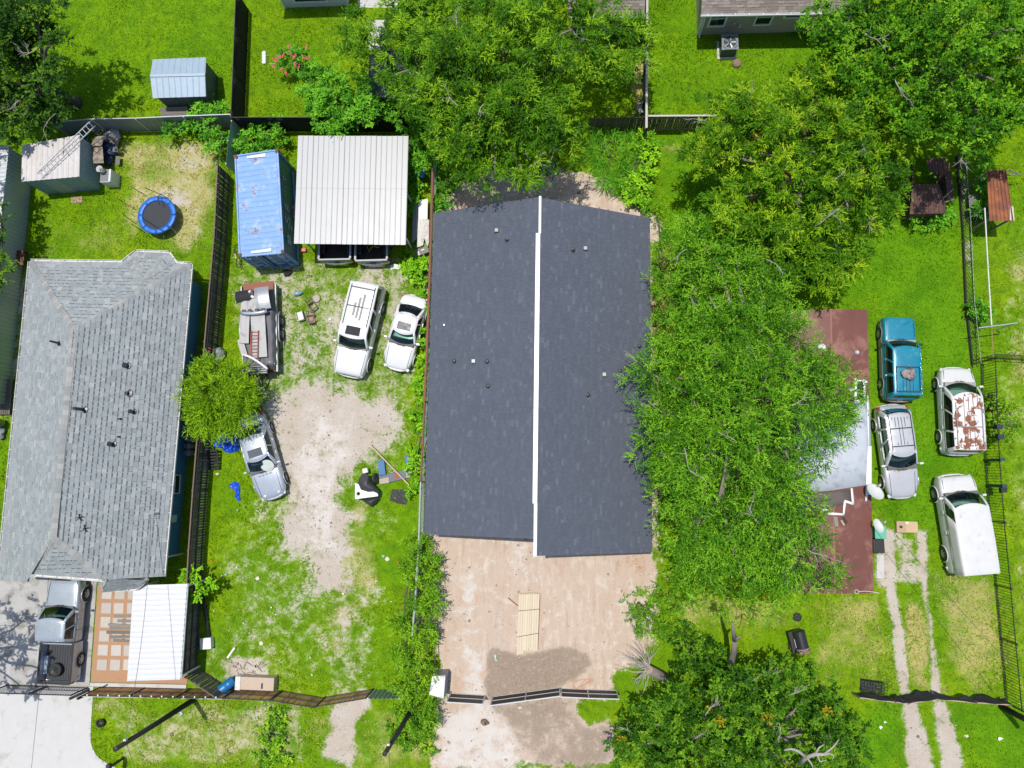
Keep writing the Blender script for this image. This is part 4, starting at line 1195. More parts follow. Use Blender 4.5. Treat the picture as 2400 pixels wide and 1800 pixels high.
# grey sheet metal fence at the back of the trampoline yard
z = 1.75
tops = px_line([(120, 287), (215, 279), (318, 277), (430, 272), (540, 268)], z)
T = fence('metal_fence', 'plain grey sheet metal fence behind the trampoline lawn', tops)
M_sheet = mat('grey_sheet_metal', (.20, .225, .24), .5, .3, var=.14, scale=.9)
for a, b in zip(tops, tops[1:]):
    mb = MB(); corr(mb, P2(a, .02), P2(b, .02), P2(b, z), P2(a, z), 7, -.02, .85); fixn(mb.build('sheet_panel', M_sheet, T, solid=.004))
    MB().bar(P2(a, z), P2(b, z), .05, .05).build('top_rail', M_galv, T)
posts(T, tops, z, .06, M_galv, 3.0, .04)
# pale green sheet gate and black iron panel at the corner
tops = px_line([(543, 284), (534, 330), (530, 385)], 1.7)
T = fence('metal_gate', 'pale green sheet metal gate leaning at the fence corner by the container', tops, 'gate')
M_pgreen = mat('pale_green_metal', (.30, .42, .38), .5, .1)
for a, b in zip(tops, tops[1:]):
    mb = MB(); corr(mb, P2(a, .05), P2(b, .05), P2(b, 1.7), P2(a, 1.7), 5, -.02, .7); fixn(mb.build('sheet_panel', M_pgreen, T, solid=.004))
posts(T, tops, 1.75, .06, M_galv, 2)
tops = px_line([(522, 312), (511, 390)], 1.4)
T = fence('iron_railing', 'short black iron railing beside the pale green gate', tops, 'railing')
board_run(T, tops, 1.4, .02, .16, .02, M_black, 'bar'); rails(T, tops, (.15, 1.38), .03, .03, M_black)
# board fences of the back gardens
M_bd = mat('brown_fence_boards', (.13, .105, .070), .85, var=.3, scale=5, orand=.4)
M_bd_lt = mat('pale_fence_cap', (.48, .45, .40), .8, var=.12)
z = 1.8
tops = px_line([(1517, -20), (1516, 150), (1515, 300)], z)
T = fence('board_fence', 'board fence with pale cap rail running down from the top edge between lawns', tops)
board_run(T, tops, z, .13, .012, .02, M_bd); rails(T, tops, (.4, 1.4), .05, .08, M_bd, -.04)
rails(T, tops, (z + .025,), .13, .04, M_bd_lt, 0, 'cap_rail'); posts(T, tops, z, .09, M_bd, 2.5, .06)
tops = px_line([(1385, 275), (1512, 274)], z)
T = fence('board_fence', 'brown board fence left of the corner post behind the charcoal roof', tops)
board_run(T, tops, z, .13, .012, .02, M_bd); rails(T, tops, (.4, 1.4), .05, .08, M_bd, -.04)
tops = px_line([(1519, 272), (1680, 271)], z)
T = fence('board_fence', 'brown board fence with exposed rails behind the yellowish tree', tops)
board_run(T, tops, z, .13, .012, .02, M_bd); rails(T, tops, (.3, 1.0, 1.6), .05, .09, mat('rail_wood', (.22, .18, .12), .8), .04)
rails(T, tops, (z + .02,), .1, .03, M_bd_lt, 0, 'cap_rail')
# pipe fence along the overgrown left side of the dark-roofed house
z = 1.35
tops = px_line([(1015, 350), (1010, 560), (1003, 760), (995, 940), (986, 1130), (981, 1280), (972, 1420), (966, 1490)], z)
T = fence('pipe_fence', 'rusty pipe and chain link fence overgrown with vines beside the charcoal roof', tops)
for i, (a, b) in enumerate(zip(tops, tops[1:])):
    MB().tube([a, b], .075 if i < 3 else .05, 8).build('top_rail', M_rustpipe if i < 4 else M_galv, T)
    MB().tube([P2(a, 0), P2(a, z)], .05, 8).build('post', M_rustpipe if i < 4 else M_galv, T)
def chain(T, a, b, z, m, step=.16, r=.006):
    mb = MB(); d = P2(b, 0) - P2(a, 0); L = d.length; d.normalize(); k = int(L / step) + 1; h = z
    for i in range(-int(h / step), k):
        for sgn in (1, -1):
            x0 = i * step if sgn > 0 else i * step + h
            x1 = x0 + sgn * h
            z0_, z1_ = 0.0, h
            if x0 < 0: z0_ = -x0 if sgn > 0 else 0; 
            xa, xb = max(0, min(L, x0)), max(0, min(L, x1))
            za = abs(xa - x0); zb = abs(xb - x0)
            if abs(xb - xa) < .02: continue
            mb.bar(P2(a, 0) + d * xa + V(0, 0, za), P2(a, 0) + d * xb + V(0, 0, zb), r * 2)
    return mb.build('wire_mesh', m, T, kind='stuff')
for i, (a, b) in enumerate(zip(tops, tops[1:])): chain(T, a, b, z, M_galv, .2)
# front fence of the yard: black steel frames filled with rusty brown slats
M_slat = mat('orange_brown_slats', (.66, .36, .15), .75, var=.35, scale=6, orand=.5)
z = 1.75
def slat_fence(label, tops, z, name='slat_fence', m=None, bw=.14, every=2.3, cat='fence'):
    T = fence(name, label, tops, cat)
    board_run(T, tops, z - .05, bw, .025, .02, m or M_slat, 'slat')
    rails(T, tops, (.12, z * .55, z), .05, .05, M_black, -.03); posts(T, tops, z, .07, M_black, every, -.03)
    return T
T = slat_fence('brown slat fence on black frame beside patio with a string of white lights', px_line([(193, 1632), (300, 1634), (410, 1637), (520, 1638)], z), z)
tp = px_line([(193, 1632), (520, 1638)], z + .04)
mb = MB(); n = 40
mb.tube([tp[0].lerp(tp[1], i / n) + V(0, -.02, -.05 * abs(math.sin(i * 1.3))) for i in range(n + 1)], .012, 5)
LT = thing('string_lights', 'string of white festoon lights hung along the slat fence top by the driveway', 'lights', P2(tp[0], 0))
mb.build('cable', M_white, LT)
bm = MB().lathe([(.02, 0), (.045, -.05), (.04, -.11), (.01, -.14)], (0, 0, 0), 8).mesh('bulb', (0, 0, 0), (mat('bulb_glass', (.75, .75, .72), .2),), True)
for i in range(13): put('bulb', bm, LT, tp[0].lerp(tp[1], (i + .5) / 13) + V(0, .03, .02) - LT.location, (2.2, 0, rnd.uniform(-.4, .4)))
slat_fence('brown slat fence panel behind the blue barrel and the box', px_line([(522, 1638), (631, 1643)], z), z)
slat_fence('left leaf of the brown slat gate, bowed outward', px_line([(634, 1643), (737, 1660)], z), z, 'slat_gate', cat='gate')
slat_fence('right leaf of the brown slat gate with number plate', px_line([(740, 1658), (857, 1638)], z), z, 'slat_gate', cat='gate')
p = at(797, 1646, 1.2); MB().box(p + V(0, .05, 0), (.5, .02, .22), zrot(math.radians(10))).build('sign_plate', M_galv, bpy.data.objects['slat_gate.001']) if False else None
tops = px_line([(862, 1637), (935, 1637)], 1.7)
T = fence('metal_fence', 'short green-grey corrugated metal fence piece next to the slat gate', tops)
mb = MB(); corr(mb, P2(tops[0], .02), P2(tops[1], .02), tops[1], tops[0], 7, .04, .4); fixn(mb.build('sheet_panel', mat('green_grey_metal', (.20, .26, .24), .5, .3), T, solid=.004))
posts(T, tops, 1.7, .06, M_galv, 2)
# dark slatted side gate standing diagonally
tops = px_line([(432, 1586), (507, 1636)], 1.75)
T = fence('side_gate', 'dark slatted gate standing diagonally at the fence corner by the blue barrel', tops, 'gate')
board_run(T, tops, 1.7, .12, .02, .02, M_fence_dark, 'slat'); rails(T, tops, (.2, 1.0), .05, .05, M_galv, .03); rails(T, tops, (1.72,), .05, .05, mat('brown_cap_rail', (.17, .115, .08)), .03)
# black sliding gate across the driveway
tops = px_line([(-30, 1624), (165, 1630)], 1.55)
T = fence('sliding_gate', 'black steel bar gate across the concrete driveway behind the pickup', tops, 'gate')
board_run(T, tops, 1.5, .025, .13, .025, M_black, 'bar', 0); rails(T, tops, (.1, 1.52), .05, .05, M_black)
posts(T, tops, 1.55, .07, M_black, 2.6)
q = px_line([(165, 1637), (183, 1637)], 1.6)
for a in q: 
    pass
TG = thing('gate_post', 'pair of black gate posts with roller guide at the end of the bar gate', 'gate post', P2(q[0], 0))
for a in q: MB().bar(P2(a, 0), P2(a, 1.65), .12).build('post', M_black, TG)
MB().bar(q[0] + V(0, 0, 0), q[1] + V(.6, .55, 0), .08).build('guide_rail', M_black, TG)
# black panelled gates of the middle lot, white rails
M_panel = mat('dark_panel', (.018, .022, .028), .6, var=.3)
def panel_gate(label, tops, z=1.55, cat='gate', name='panel_gate'):
    T = fence(name, label, tops, cat)
    for a, b in zip(tops, tops[1:]):
        L = (b - a).length; n = max(1, round(L / 2.0))
        for i in range(n):
            p, q_ = P2(a, 0).lerp(P2(b, 0), (i + .01) / n), P2(a, 0).lerp(P2(b, 0), (i + .99) / n)
            for z0, z1 in ((.08, z * .5 - .03), (z * .5 + .03, z - .03)):
                MB().bar(P2(p, (z0 + z1) / 2), P2(q_, (z0 + z1) / 2), .02, z1 - z0).build('panel', M_panel, T)
        MB()
    rails(T, tops, (.05, z * .5, z), .055, .05, mat('pale_rail', (.50, .50, .49), .5), 0); posts(T, tops, z, .06, M_galv, 2.0)
    return T
panel_gate('left black panel gate leaf with pale rails in front of the bare lot', px_line([(1048, 1645), (1131, 1650)], 1.5))
panel_gate('long black panel gate leaf with pale rails, set at an angle before the bare lot', px_line([(1150, 1653), (1312, 1631)], 1.5))
panel_gate('black panel fence with pale rails running under the dark oak', px_line([(1316, 1633), (1380, 1636), (1450, 1638)], 1.5), cat='fence', name='panel_fence')
# sagging black cloth fence at the lower right
z = 1.05
tops = px_line([(2015, 1636), (2100, 1647), (2130, 1650), (2200, 1640), (2290, 1648), (2370, 1653)], z)
T = fence('cloth_fence', 'low fence draped with sagging black cloth across the two-track drive', tops)
posts(T, tops, z, .07, M_wood_old, 2.0); rails(T, tops, (z - .1,), .05, .08, mat('pinkish_rail', (.42, .30, .25), .8))
for i, (a, b) in enumerate(zip(tops, tops[1:])):
    rs = np.random.RandomState(i + 40); ph = rs.rand(6) * 6
    d = (P2(b, 0) - P2(a, 0)).normalized(); s = V(-d.y, d.x, 0)
    sag = (.35, .7, .9, .5, .65)[i]; low = (.35, .45, .12, .55, .3)[i]
    def f(u, w):
        p = a.lerp(b, u)
        zz = z + .02 - w * (z - low) - .16 * math.sin(u * 6 + ph[0]) * w
        off = .04 + .22 * w * sag + .07 * math.sin(u * 8 + ph[1] + w * 4) * (.3 + w) + .03 * math.sin(u * 17 + ph[2]) * w
        return P2(p, zz) + s * off
    MB().grid(f, 44, 9).build('cloth', M_blackcloth, T, smooth=True, solid=.008)
# black iron fence on the right
z = 1.55
tops = px_line([(2336, 838), (2340, 960), (2346, 1080), (2357, 1225), (2372, 1380), (2384, 1510), (2399, 1668)], z)
T = fence('iron_fence', 'long black iron bar fence beside the parked vans on the right', tops)
board_run(T, tops, z, .022, .125, .022, M_black, 'bar', .004); rails(T, tops, (.15, z - .12), .035, .035, M_black)
posts(T, tops, z + .05, .06, mat('rust_black', (.05, .02, .015), .7), 3.4)
tops = px_line([(2336, 838), (2302, 845)], 1.3)
M_dgreen = mat('dark_green_paint', (.012, .055, .045), .5)
for (u, v, lab) in ((2349, 1077, 'dark green gate post with cap in the iron fence behind the white van'), (2354, 1139, 'dark green gate post with dark box beside the front of the white van')):
    p = at(u, v, 1.6); Tp = thing('gate_post', lab, 'gate post', P2(p, 0))
    MB().bar(P2(p, 0), P2(p, 1.6), .2, .12).build('post', M_dgreen, Tp); MB().box(P2(p, 1.63), (.26, .18, .05)).build('cap', M_dgreen, Tp)
    if v > 1100: MB().box(P2(p, 1.45) + V(.0, -.22, 0), (.3, .26, .24)).build('latch_box', M_black, Tp)
for k, (u, v) in enumerate(((2343, 1000), (2346, 1023))):
    p = at(u, v, 1.6); Tp = thing('gate_box', ('upper', 'lower')[k] + ' black gate motor box among the weeds on the iron fence', 'box', P2(p, 0))
    MB().bar(P2(p, 0), P2(p, 1.4), .06).build('post', M_black, Tp); MB().box(P2(p, 1.5), (.32, .24, .28)).build('housing', M_panel, Tp)
tops = px_line([(2306, 838), (2334, 830), (2380, 832), (2440, 836)], 1.3)
T = fence('iron_fence', 'black iron fence running off to the right edge from the corner', tops)
board_run(T, tops, 1.3, .022, .14, .022, M_black, 'bar', .004); rails(T, tops, (.15, 1.25), .035, .035, M_black)
# low wire fence further up
tops = px_line([(2262, 350), (2276, 520), (2284, 700), (2300, 850)], 1.0)
T = fence('wire_fence', 'low wire fence with dark base strip right of the deep green lawn', tops)
posts(T, tops, 1.0, .05, M_wood_old, 2.6); rails(T, tops, (.98,), .015, .015, M_galv)
rails(T, tops, (.12,), .06, .22, mat('dark_base_board', (.05, .045, .04), .9), 0, 'base_board')
for a, b in zip(tops, tops[1:]): chain(T, a, b, 1.0, M_dark, .25)
# white pipe frame
z = 1.9
a, b, c_, d_ = at(2308, 488, z), at(2324, 762, z), at(2384, 757, z), at(2328, 838, z)
T = thing('clothes_line', 'thin white pipe clothes line standing on the lawn right of the wire fence', 'clothes line', P2(b, 0))
MB().tube([a, a.lerp(b, .5) + V(0, 0, -.02), b], .035, 7).build('top_pipe', M_offwhite, T); MB().tube([b + V(-.7, -.15, 0), c_], .03, 7).build('cross_pipe', M_galv, T)
MB().tube([b, d_], .02, 6).build('side_pipe', mat('brown_pipe', (.30, .19, .08), .7), T)
for p in (a, b, c_): MB().tube([P2(p, 0), p], .035, 7).build('post', M_galv, T)
# ------------------------------------------------------------------ vehicles
def car_glass():
    t = NT('car_glass')
    g = t.n('ShaderNodeBsdfGlossy'); g.inputs['Roughness'].default_value = .02; g.inputs['Color'].default_value = (.9, 1, 1, 1)
    tr = t.n('ShaderNodeBsdfTransparent'); tr.inputs[0].default_value = (.50, .72, .64, 1)
    fr = t.n('ShaderNodeFresnel'); fr.inputs[0].default_value = 1.6
    mx = t.n('ShaderNodeMixShader'); t.l(fr.outputs[0], mx.inputs[0]); t.l(tr.outputs[0], mx.inputs[1]); t.l(g.outputs[0], mx.inputs[2])
    t.l(mx.outputs[0], t.out.inputs[0]); return t.m
M_cglass = car_glass()
M_cglassd = mat('dark_tinted_glass', (.008, .010, .012), .05, var=.1, spec=.7)
M_int = mat('car_interior', (.12, .12, .115), .85, var=.3, scale=8)
M_intlight = mat('car_interior_tan', (.30, .29, .26), .85, var=.2, scale=8)
M_trim = mat('black_trim', (.014, .014, .015), .5)
M_chrome = mat('chrome', (.6, .6, .6), .15, 1.0, var=.05)
M_rim = mat('alloy_rim', (.42, .42, .42), .35, .6, var=.1)
M_redl = mat('red_lens', (.35, .008, .006), .2, var=.1)
M_headl = mat('headlight_lens', (.55, .56, .55), .15, var=.1)
M_amber = mat('amber_lens', (.55, .12, .02), .25)
def paint(name, col, metal=0.0, rough=.28, var=.05, **k): return mat(name, col, rough, metal, var=var, scale=1.5, coat=.6, **k)
_wheel = {}
def wheel_meshes(r, w, dark=False):
    key = (round(r, 3), w, dark)
    if key in _wheel: return _wheel[key]
    Rx = Matrix.Rotation(math.radians(90), 3, 'X')
    ty = MB().lathe([(r * .62, -w / 2), (r * .9, -w / 2), (r, -w / 2 + .04), (r, w / 2 - .04), (r * .9, w / 2), (r * .62, w / 2)], (0, 0, 0), 20, Rx, cap=False).mesh('tyre', (0, 0, 0), (M_dark,), True)
    mb = MB(); mb.lathe([(r * .62, -w / 2 + .02), (r * .62, w / 2 - .02), (r * .5, w / 2 - .03), (r * .1, w / 2 - .055), (.001, w / 2 - .055)], (0, 0, 0), 20, Rx, cap=False)
    mb.lathe([(.001, -w / 2 + .055), (r * .1, -w / 2 + .055), (r * .5, -w / 2 + .03), (r * .62, -w / 2 + .02)], (0, 0, 0), 20, Rx, cap=False)
    for k in range(6):
        a = k * math.pi / 3
        for s in (-1, 1): mb.box((math.cos(a) * r * .33, s * (w / 2 - .03), math.sin(a) * r * .33), (r * .5, .03, r * .12), Matrix.Rotation(-a, 3, 'Y'))
    _wheel[key] = (ty, mb.mesh('rim', (0, 0, 0), (M_trim if dark else M_rim,)))
    return _wheel[key]
def vehicle(name, label, cat, front, rear, S, group=None):
    """front / rear: measured (u, v, z). local x runs forward, origin on the ground in the middle"""
    a, b = at(*front), at(*rear)
    mid = (a + b) / 2; d = a - b; L = math.hypot(d.x, d.y) + S.get('dL', 0)
    T = thing(name, label, cat, (mid.x, mid.y, 0), group, math.atan2(d.y, d.x))
    g = S.get; Wd = g('W', 1.85) / 2
    body = g('paint'); zb = g('zbot', .28)
    bt = g('belt', 1.0); rt = g('roof', 1.6)
    # ---- lower body lofted through stations: (x fraction from the front, half width, top height)
    st = g('stations'); X = lambda f: L / 2 - f * L
    rows = []
    for f, w, zt in st:
        x = X(f); h = Wd * w; crown = g('crown', .03); sh = g('shoulder', .10)
        rows.append([(x, 0, zt + crown), (x, h * .45, zt + crown * .8), (x, h * .80, zt + crown * .3), (x, h * .93, zt - sh * .25), (x, h * .99, zt - sh), (x, h, zb + (zt - zb) * .52), (x, h * .985, zb + .12), (x, h * .93, zb), (x, 0, zb)])
    def loft(rows, name, m, parent, sub=1):
        mb = MB(); n = len(rows[0]); vs = []
        for r in rows:
            full = [Vector(p) for p in r] + [Vector((p[0], -p[1], p[2])) for p in r[-2:0:-1]]
            vs += full
        k = 2 * n - 2; fs = []
        for i in range(len(rows) - 1):
            for j in range(k):
                j2 = (j + 1) % k; fs.append((i * k + j, i * k + j2, (i + 1) * k + j2, (i + 1) * k + j))
        fs.append(tuple(range(k))); fs.append(tuple(range((len(rows) - 1) * k + k - 1, (len(rows) - 1) * k - 1, -1)))
        mb.add(vs, fs)
        o = mb.build(name, m, parent, smooth=True, local=True, sub=sub); fixn(o)
        o.data.set_sharp_from_angle(angle=math.radians(50)); return o
    bo = loft(rows, 'body', body, T)
    # ---- greenhouse
    xf0, xf1, xr1, xr0 = [X(f) for f in g('cab')]      # windshield base, roof front, roof rear, rear glass base
    wb, wr = Wd * g('wb', .93), Wd * g('wr', .74)
    cf, cr = g('cf', .14), g('cr', .08)
    cl = lambda t: min(1.0, max(0.0, t))
    zc = lambda t: bt + (rt - bt) * (1 - (1 - cl(t)) ** 1.25) + min(0, t) * .5
    wt = lambda t: wb + (wr - wb) * (cl(t) ** 1.4)
    xF = lambda t: xf0 + (xf1 - xf0) * t
    xB = lambda t: xr0 + (xr1 - xr0) * t
    fr = lambda s, t: Vector((xF(t) - cf * s * s, s * wt(t), zc(t)))
    re = lambda s, t: Vector((xB(t) + cr * s * s, s * wt(t), zc(t)))
    sd = lambda sg, q, t: Vector(((xF(t) - cf) * (1 - q) + (xB(t) + cr) * q, sg * (wt(t) + .025 * math.sin(q * math.pi)), zc(t)))
    ring = []
    lv = [0, .12, .5, .88, 1]
    def ringat(t):
        return [fr(s, t) for s in np.linspace(-1, 1, 7)] + [sd(1, q, t) for q in np.linspace(0, 1, 9)[1:]] + [re(s, t) for s in np.linspace(1, -1, 7)[1:]] + [sd(-1, q, t) for q in np.linspace(1, 0, 9)[1:-1]]
    # pillars and rails: strips of the shell around the glass openings
    wins = g('wins', [(.04, .34), (.37, .64), (.67, .95)])
    def shell(fn, u0, u1, t0, t1, off, nu, nv):
        mb = MB(); e = .02
        def f(i, j):
            u = u0 + (u1 - u0) * i; t = t0 + (t1 - t0) * j
            p = fn(u, t); n = (fn(u + e, t) - fn(u - e, t)).cross(fn(u, t + e) - fn(u, t - e)).normalized()
            c = Vector((0, 0, p.z)) if abs(p.x) < 3 else p
            if n.dot(p - Vector(((xF(.5) + xB(.5)) / 2, 0, bt - .5))) < 0: n = -n
            return p + n * off
        return mb.grid(f, nu, nv)
    fm = MB()
    def strip(fn, u0, u1, t0, t1):
        q = shell(fn, u0, u1, t0, t1, 0, 6, 4); fm.add(q.v, q.f)
    for fn, lim in ((fr, .90), (re, g('rlim', .84))):
        lo, hi = (.05, .93) if fn is fr else g('rwin', (.08, .9))
        strip(fn, -1, -lim, 0, 1); strip(fn, lim, 1, 0, 1); strip(fn, -lim, lim, hi, 1); strip(fn, -lim, lim, -.02, lo)
    slo, shi = g('swin', (.06, .90))
    for sg in (-1, 1):
        sf = lambda q, t, sg=sg: sd(sg, q, t)
        prev = 0
        for q0, q1 in wins: strip(sf, prev, q0, 0, 1); prev = q1
        strip(sf, prev, 1, 0, 1)
        for q0, q1 in wins: strip(sf, q0, q1, shi, 1); strip(sf, q0, q1, 0, slo)
    fixn_ob = fm.build('cabin_frame', body, T, local=True, smooth=True, solid=.03)
    # roof skin
    mb = MB(); r1 = ringat(1); n = len(r1); cxr = (xF(1) + xB(1)) / 2; vs = []
    for k, (sc, dz) in enumerate(((1, 0), (.94, .028), (.75, .045), (.4, .058), (.02, .062))):
        for p in r1: vs.append(Vector((cxr + (p.x - cxr) * sc, p.y * sc, rt + dz)))
    fs = [(k * n + i, k * n + (i + 1) % n, (k + 1) * n + (i + 1) % n, (k + 1) * n + i) for k in range(4) for i in range(n)]
    fs.append(tuple(range(4 * n, 5 * n)))
    mb.add(vs, fs); ro = mb.build('roof', g('roof_paint', body), T, local=True, smooth=True); fixn(ro)
    zroof = lambda y: rt + .06 * (1 - (abs(y) / wr) ** 2)
    # glass
    def pane(nm, fn, u0, u1, t0, t1, m, par=None):
        o = shell(fn, u0, u1, t0, t1, -.008, 8, 5).build(nm, m, par or T, local=True, smooth=True); return o
    gl = g('glass', M_cglass); gd = g('side_glass', gl)
    pane('windshield', fr, -.90, .90, .05, .93, gl)
    r0_, r1_ = g('rwin', (.08, .9)); pane('rear_window', re, -g('rlim', .84), g('rlim', .84), r0_, r1_, gd)
    for sg in (-1, 1):
        for q0, q1 in wins: pane('side_window', lambda q, t, sg=sg: sd(sg, q, t), q0, q1, slo, shi, gd)
    # windshield rubber
    for fn, lim, lo, hi in ((fr, .90, .05, .93),):
        pts = [fn(-lim, lo)] + [fn(s, lo) for s in np.linspace(-lim, lim, 7)] + [fn(lim, hi)] + [fn(s, hi) for s in np.linspace(lim, -lim, 7)] + [fn(-lim, lo)]
        MB().tube(pts, .014, 4).build('windshield_seal', M_trim, T, local=True)
    # interior: floor, dashboard, seats
    im = g('interior', M_int); fl = MB().box(((xf0 + xr0) / 2, 0, bt + .012), ((xf0 - xr0) - .12, wb * 1.86, .02)); fl.build('cabin_floor', im, T, local=True)
    MB().box((xf0 - .28, 0, bt + .06), (.42, wb * 1.8, .09)).build('dashboard', im, T, local=True)
    for row in g('seats', (.38, .7)):
        for s in (-1, 1):
            x = xf0 + (xr0 - xf0) * row
            q = MB(); q.box((x, s * wb * .45, bt + .17), (.16, wb * .62, .32), Matrix.Rotation(-.15, 3, 'Y')); q.box((x - .02, s * wb * .45, bt + .40), (.1, wb * .3, .14))
            q.build('seat', im, T, local=True, bevel=.03)
    # wheels
    r = g('wr_', .34); ww = g('ww', .22)
    ty, rm = wheel_meshes(r, ww, g('dark_rim', False))
    for fx in g('axles', (.18, .80)):
        for s in (-1, 1):
            x = X(fx); we = bpy.data.objects.new('wheel', None); COL.objects.link(we); we.parent = T; we.location = (x, s * (Wd - ww / 2 + .03), r)
            if s < 0: we.rotation_euler = (0, 0, math.pi)
            put('tyre', ty, we); put('rim', rm, we)
            mb = MB(); n = 12; ar = r * 1.2
            for k in range(n):
                a0, a1 = math.pi * k / n, math.pi * (k + 1) / n
                mb.add([(x + math.cos(a) * q, s * (Wd + o_), r + math.sin(a) * q) for a in (a0, a1) for q, o_ in ((r * .2, .004), (ar, .004))], [(0, 1, 3, 2)])
            mb.build('wheel_well', M_trim, T, local=True)
            mb = MB(); mb.tube([(x + math.cos(a) * ar, s * (Wd + .004), r + math.sin(a) * ar) for a in np.linspace(-.15, math.pi + .15, 14)], .03, 6).build('wheel_arch', g('arch', body), T, local=True, smooth=True)
    # lights, mirrors, bumpers, plate
    zh = st[0][2] if not g('zh') else g('zh')
    for s in (-1, 1):
        x = X(g('lx', .025)); MB().lathe([(.001, -.05), (.6, -.04), (1, 0), (.7, .06), (.001, .09)], (0, 0, 0), 12).mesh('x') if False else None
        q = MB().box((0, 0, 0), g('hl', (.18, .34, .14)))
        o = q.build('headlight', M_headl, T, local=True, bevel=.04, smooth=False); o.location = (x, s * Wd * g('hly', .70), zh - .06); o.rotation_euler = (0, 0, -s * .35)
        o = MB().box((0, 0, 0), g('tl', (.14, .16, .22))).build('taillight', M_redl, T, local=True, bevel=.03); o.location = (X(g('tx', .975)), s * Wd * g('tly', .82), g('tz', bt - .12))
        if g('mirrors', True):
            mb = MB(); mb.box((0, 0, 0), (.12, .2, .14)); mb.bar((-.02, -s * .1, -.03), (-.02, -s * .2, -.05), .05)
            o = mb.build('mirror', g('mirror', body), T, local=True, bevel=.03); o.location = (xf0 - .32, s * (wb + .17), bt + .12)
    for nm, f, zz in (('front_bumper', .004, g('zbf', .48)), ('rear_bumper', .996, g('zbr', .5))):
        x = X(f); sg = 1 if f < .5 else -1; w = Wd * (st[1][1] if sg > 0 else st[-2][1])
        pts = [(x - sg * .35, -w * 1.0, zz), (x - sg * .06, -w * .88, zz), (x + sg * .035, -w * .45, zz), (x + sg * .05, 0, zz), (x + sg * .035, w * .45, zz), (x - sg * .06, w * .88, zz), (x - sg * .35, w * 1.0, zz)]
        mb = MB(); mb.tube(pts, .085, 6)
        for p in mb.v: p.z = zz + (p.z - zz) * 1.25
        mb.build(nm, g('bumper', body), T, local=True, smooth=True)
    MB().box((X(1) - .045, 0, g('zpl', .62)), (.02, .32, .16)).build('licence_plate', M_offwhite, T, local=True)
    if g('grille', True): MB().box((X(.0) - .02, 0, zh - .18), (.06, Wd * .8, .16)).build('grille', g('grille_m', M_trim), T, local=True)
    for s in (-1, 1):
        MB().bar((xf0 - .1 , s * .45, bt + .035), (xf0 + .02, s * .05, bt + .03), .02, .015).build('wiper', M_trim, T, local=True)
        for q in g('doors', (.36, .66)):
            p = sd(s, q, 0); MB().box((p.x - .02, s * (Wd * .985), (bt + zb) / 2 + .1), (.012, .03, (bt - zb) * .62)).build('door_seam', M_trim, T, local=True)
            MB().box((p.x + .15, s * (Wd + .005), bt - .13), (.16, .03, .03)).build('door_handle', g('handle', body), T, local=True)
    # hood shut lines
    hl = g('hood', None)
    if hl:
        f0, f1, hw = hl
        def top(x, y):
            f = (L / 2 - x) / L
            for (fa, w1, z1), (fb, w2, z2) in zip(st, st[1:]):
                if fa <= f <= fb: k = (f - fa) / (fb - fa); return (z1 + (z2 - z1) * k) + g('crown', .03) * (1 - (y / Wd) ** 2)
            return bt
        for s in (-1, 1):
            pts = [(x, s * Wd * (hw + .05 * (x - X(f1)) / (X(f0) - X(f1)) * -1), top(x, Wd * hw) + .004) for x in np.linspace(X(f0), X(f1), 6)]
            MB().tube(pts, .009, 4).build('hood_seam', M_trim, T, local=True)
    if g('sunroof'):
        f0, f1, w = g('sunroof'); x0_, x1_ = X(f0), X(f1)
        MB().box(((x0_ + x1_) / 2, 0, rt + .064), (abs(x1_ - x0_), wr * 2 * w, .02)).build('sunroof', g('sun_m', M_cglassd), T, local=True, bevel=.008)
    if g('rails'):
        f0, f1 = g('rails'); y = wr * .86
        for s in (-1, 1):
            MB().tube([(X(f0), s * y, rt + .02), (X(f0) - .12, s * y, rt + .09), (X(f1) + .12, s * y, rt + .09), (X(f1), s * y, rt + .02)], .02, 6).build('roof_rail', g('rail_m', M_trim), T, local=True)
        for f in g('bars', ()): MB().bar((X(f), -y, rt + .10), (X(f), y, rt + .10), .05, .025).build('cross_bar', g('rail_m', M_trim), T, local=True)
    if g('ribs'):
        f0, f1, n = g('ribs')
        for k in range(n):
            y = wr * (-.62 + 1.24 * k / (n - 1)); MB().bar((X(f0), y, zroof(y) - .004), (X(f1), y, zroof(y) - .004), .03, .02).build('roof_rib', g('rib_m', M_trim), T, local=True)
    T['L'] = L
    return T, L, X, Wd, rt, bt, zroof

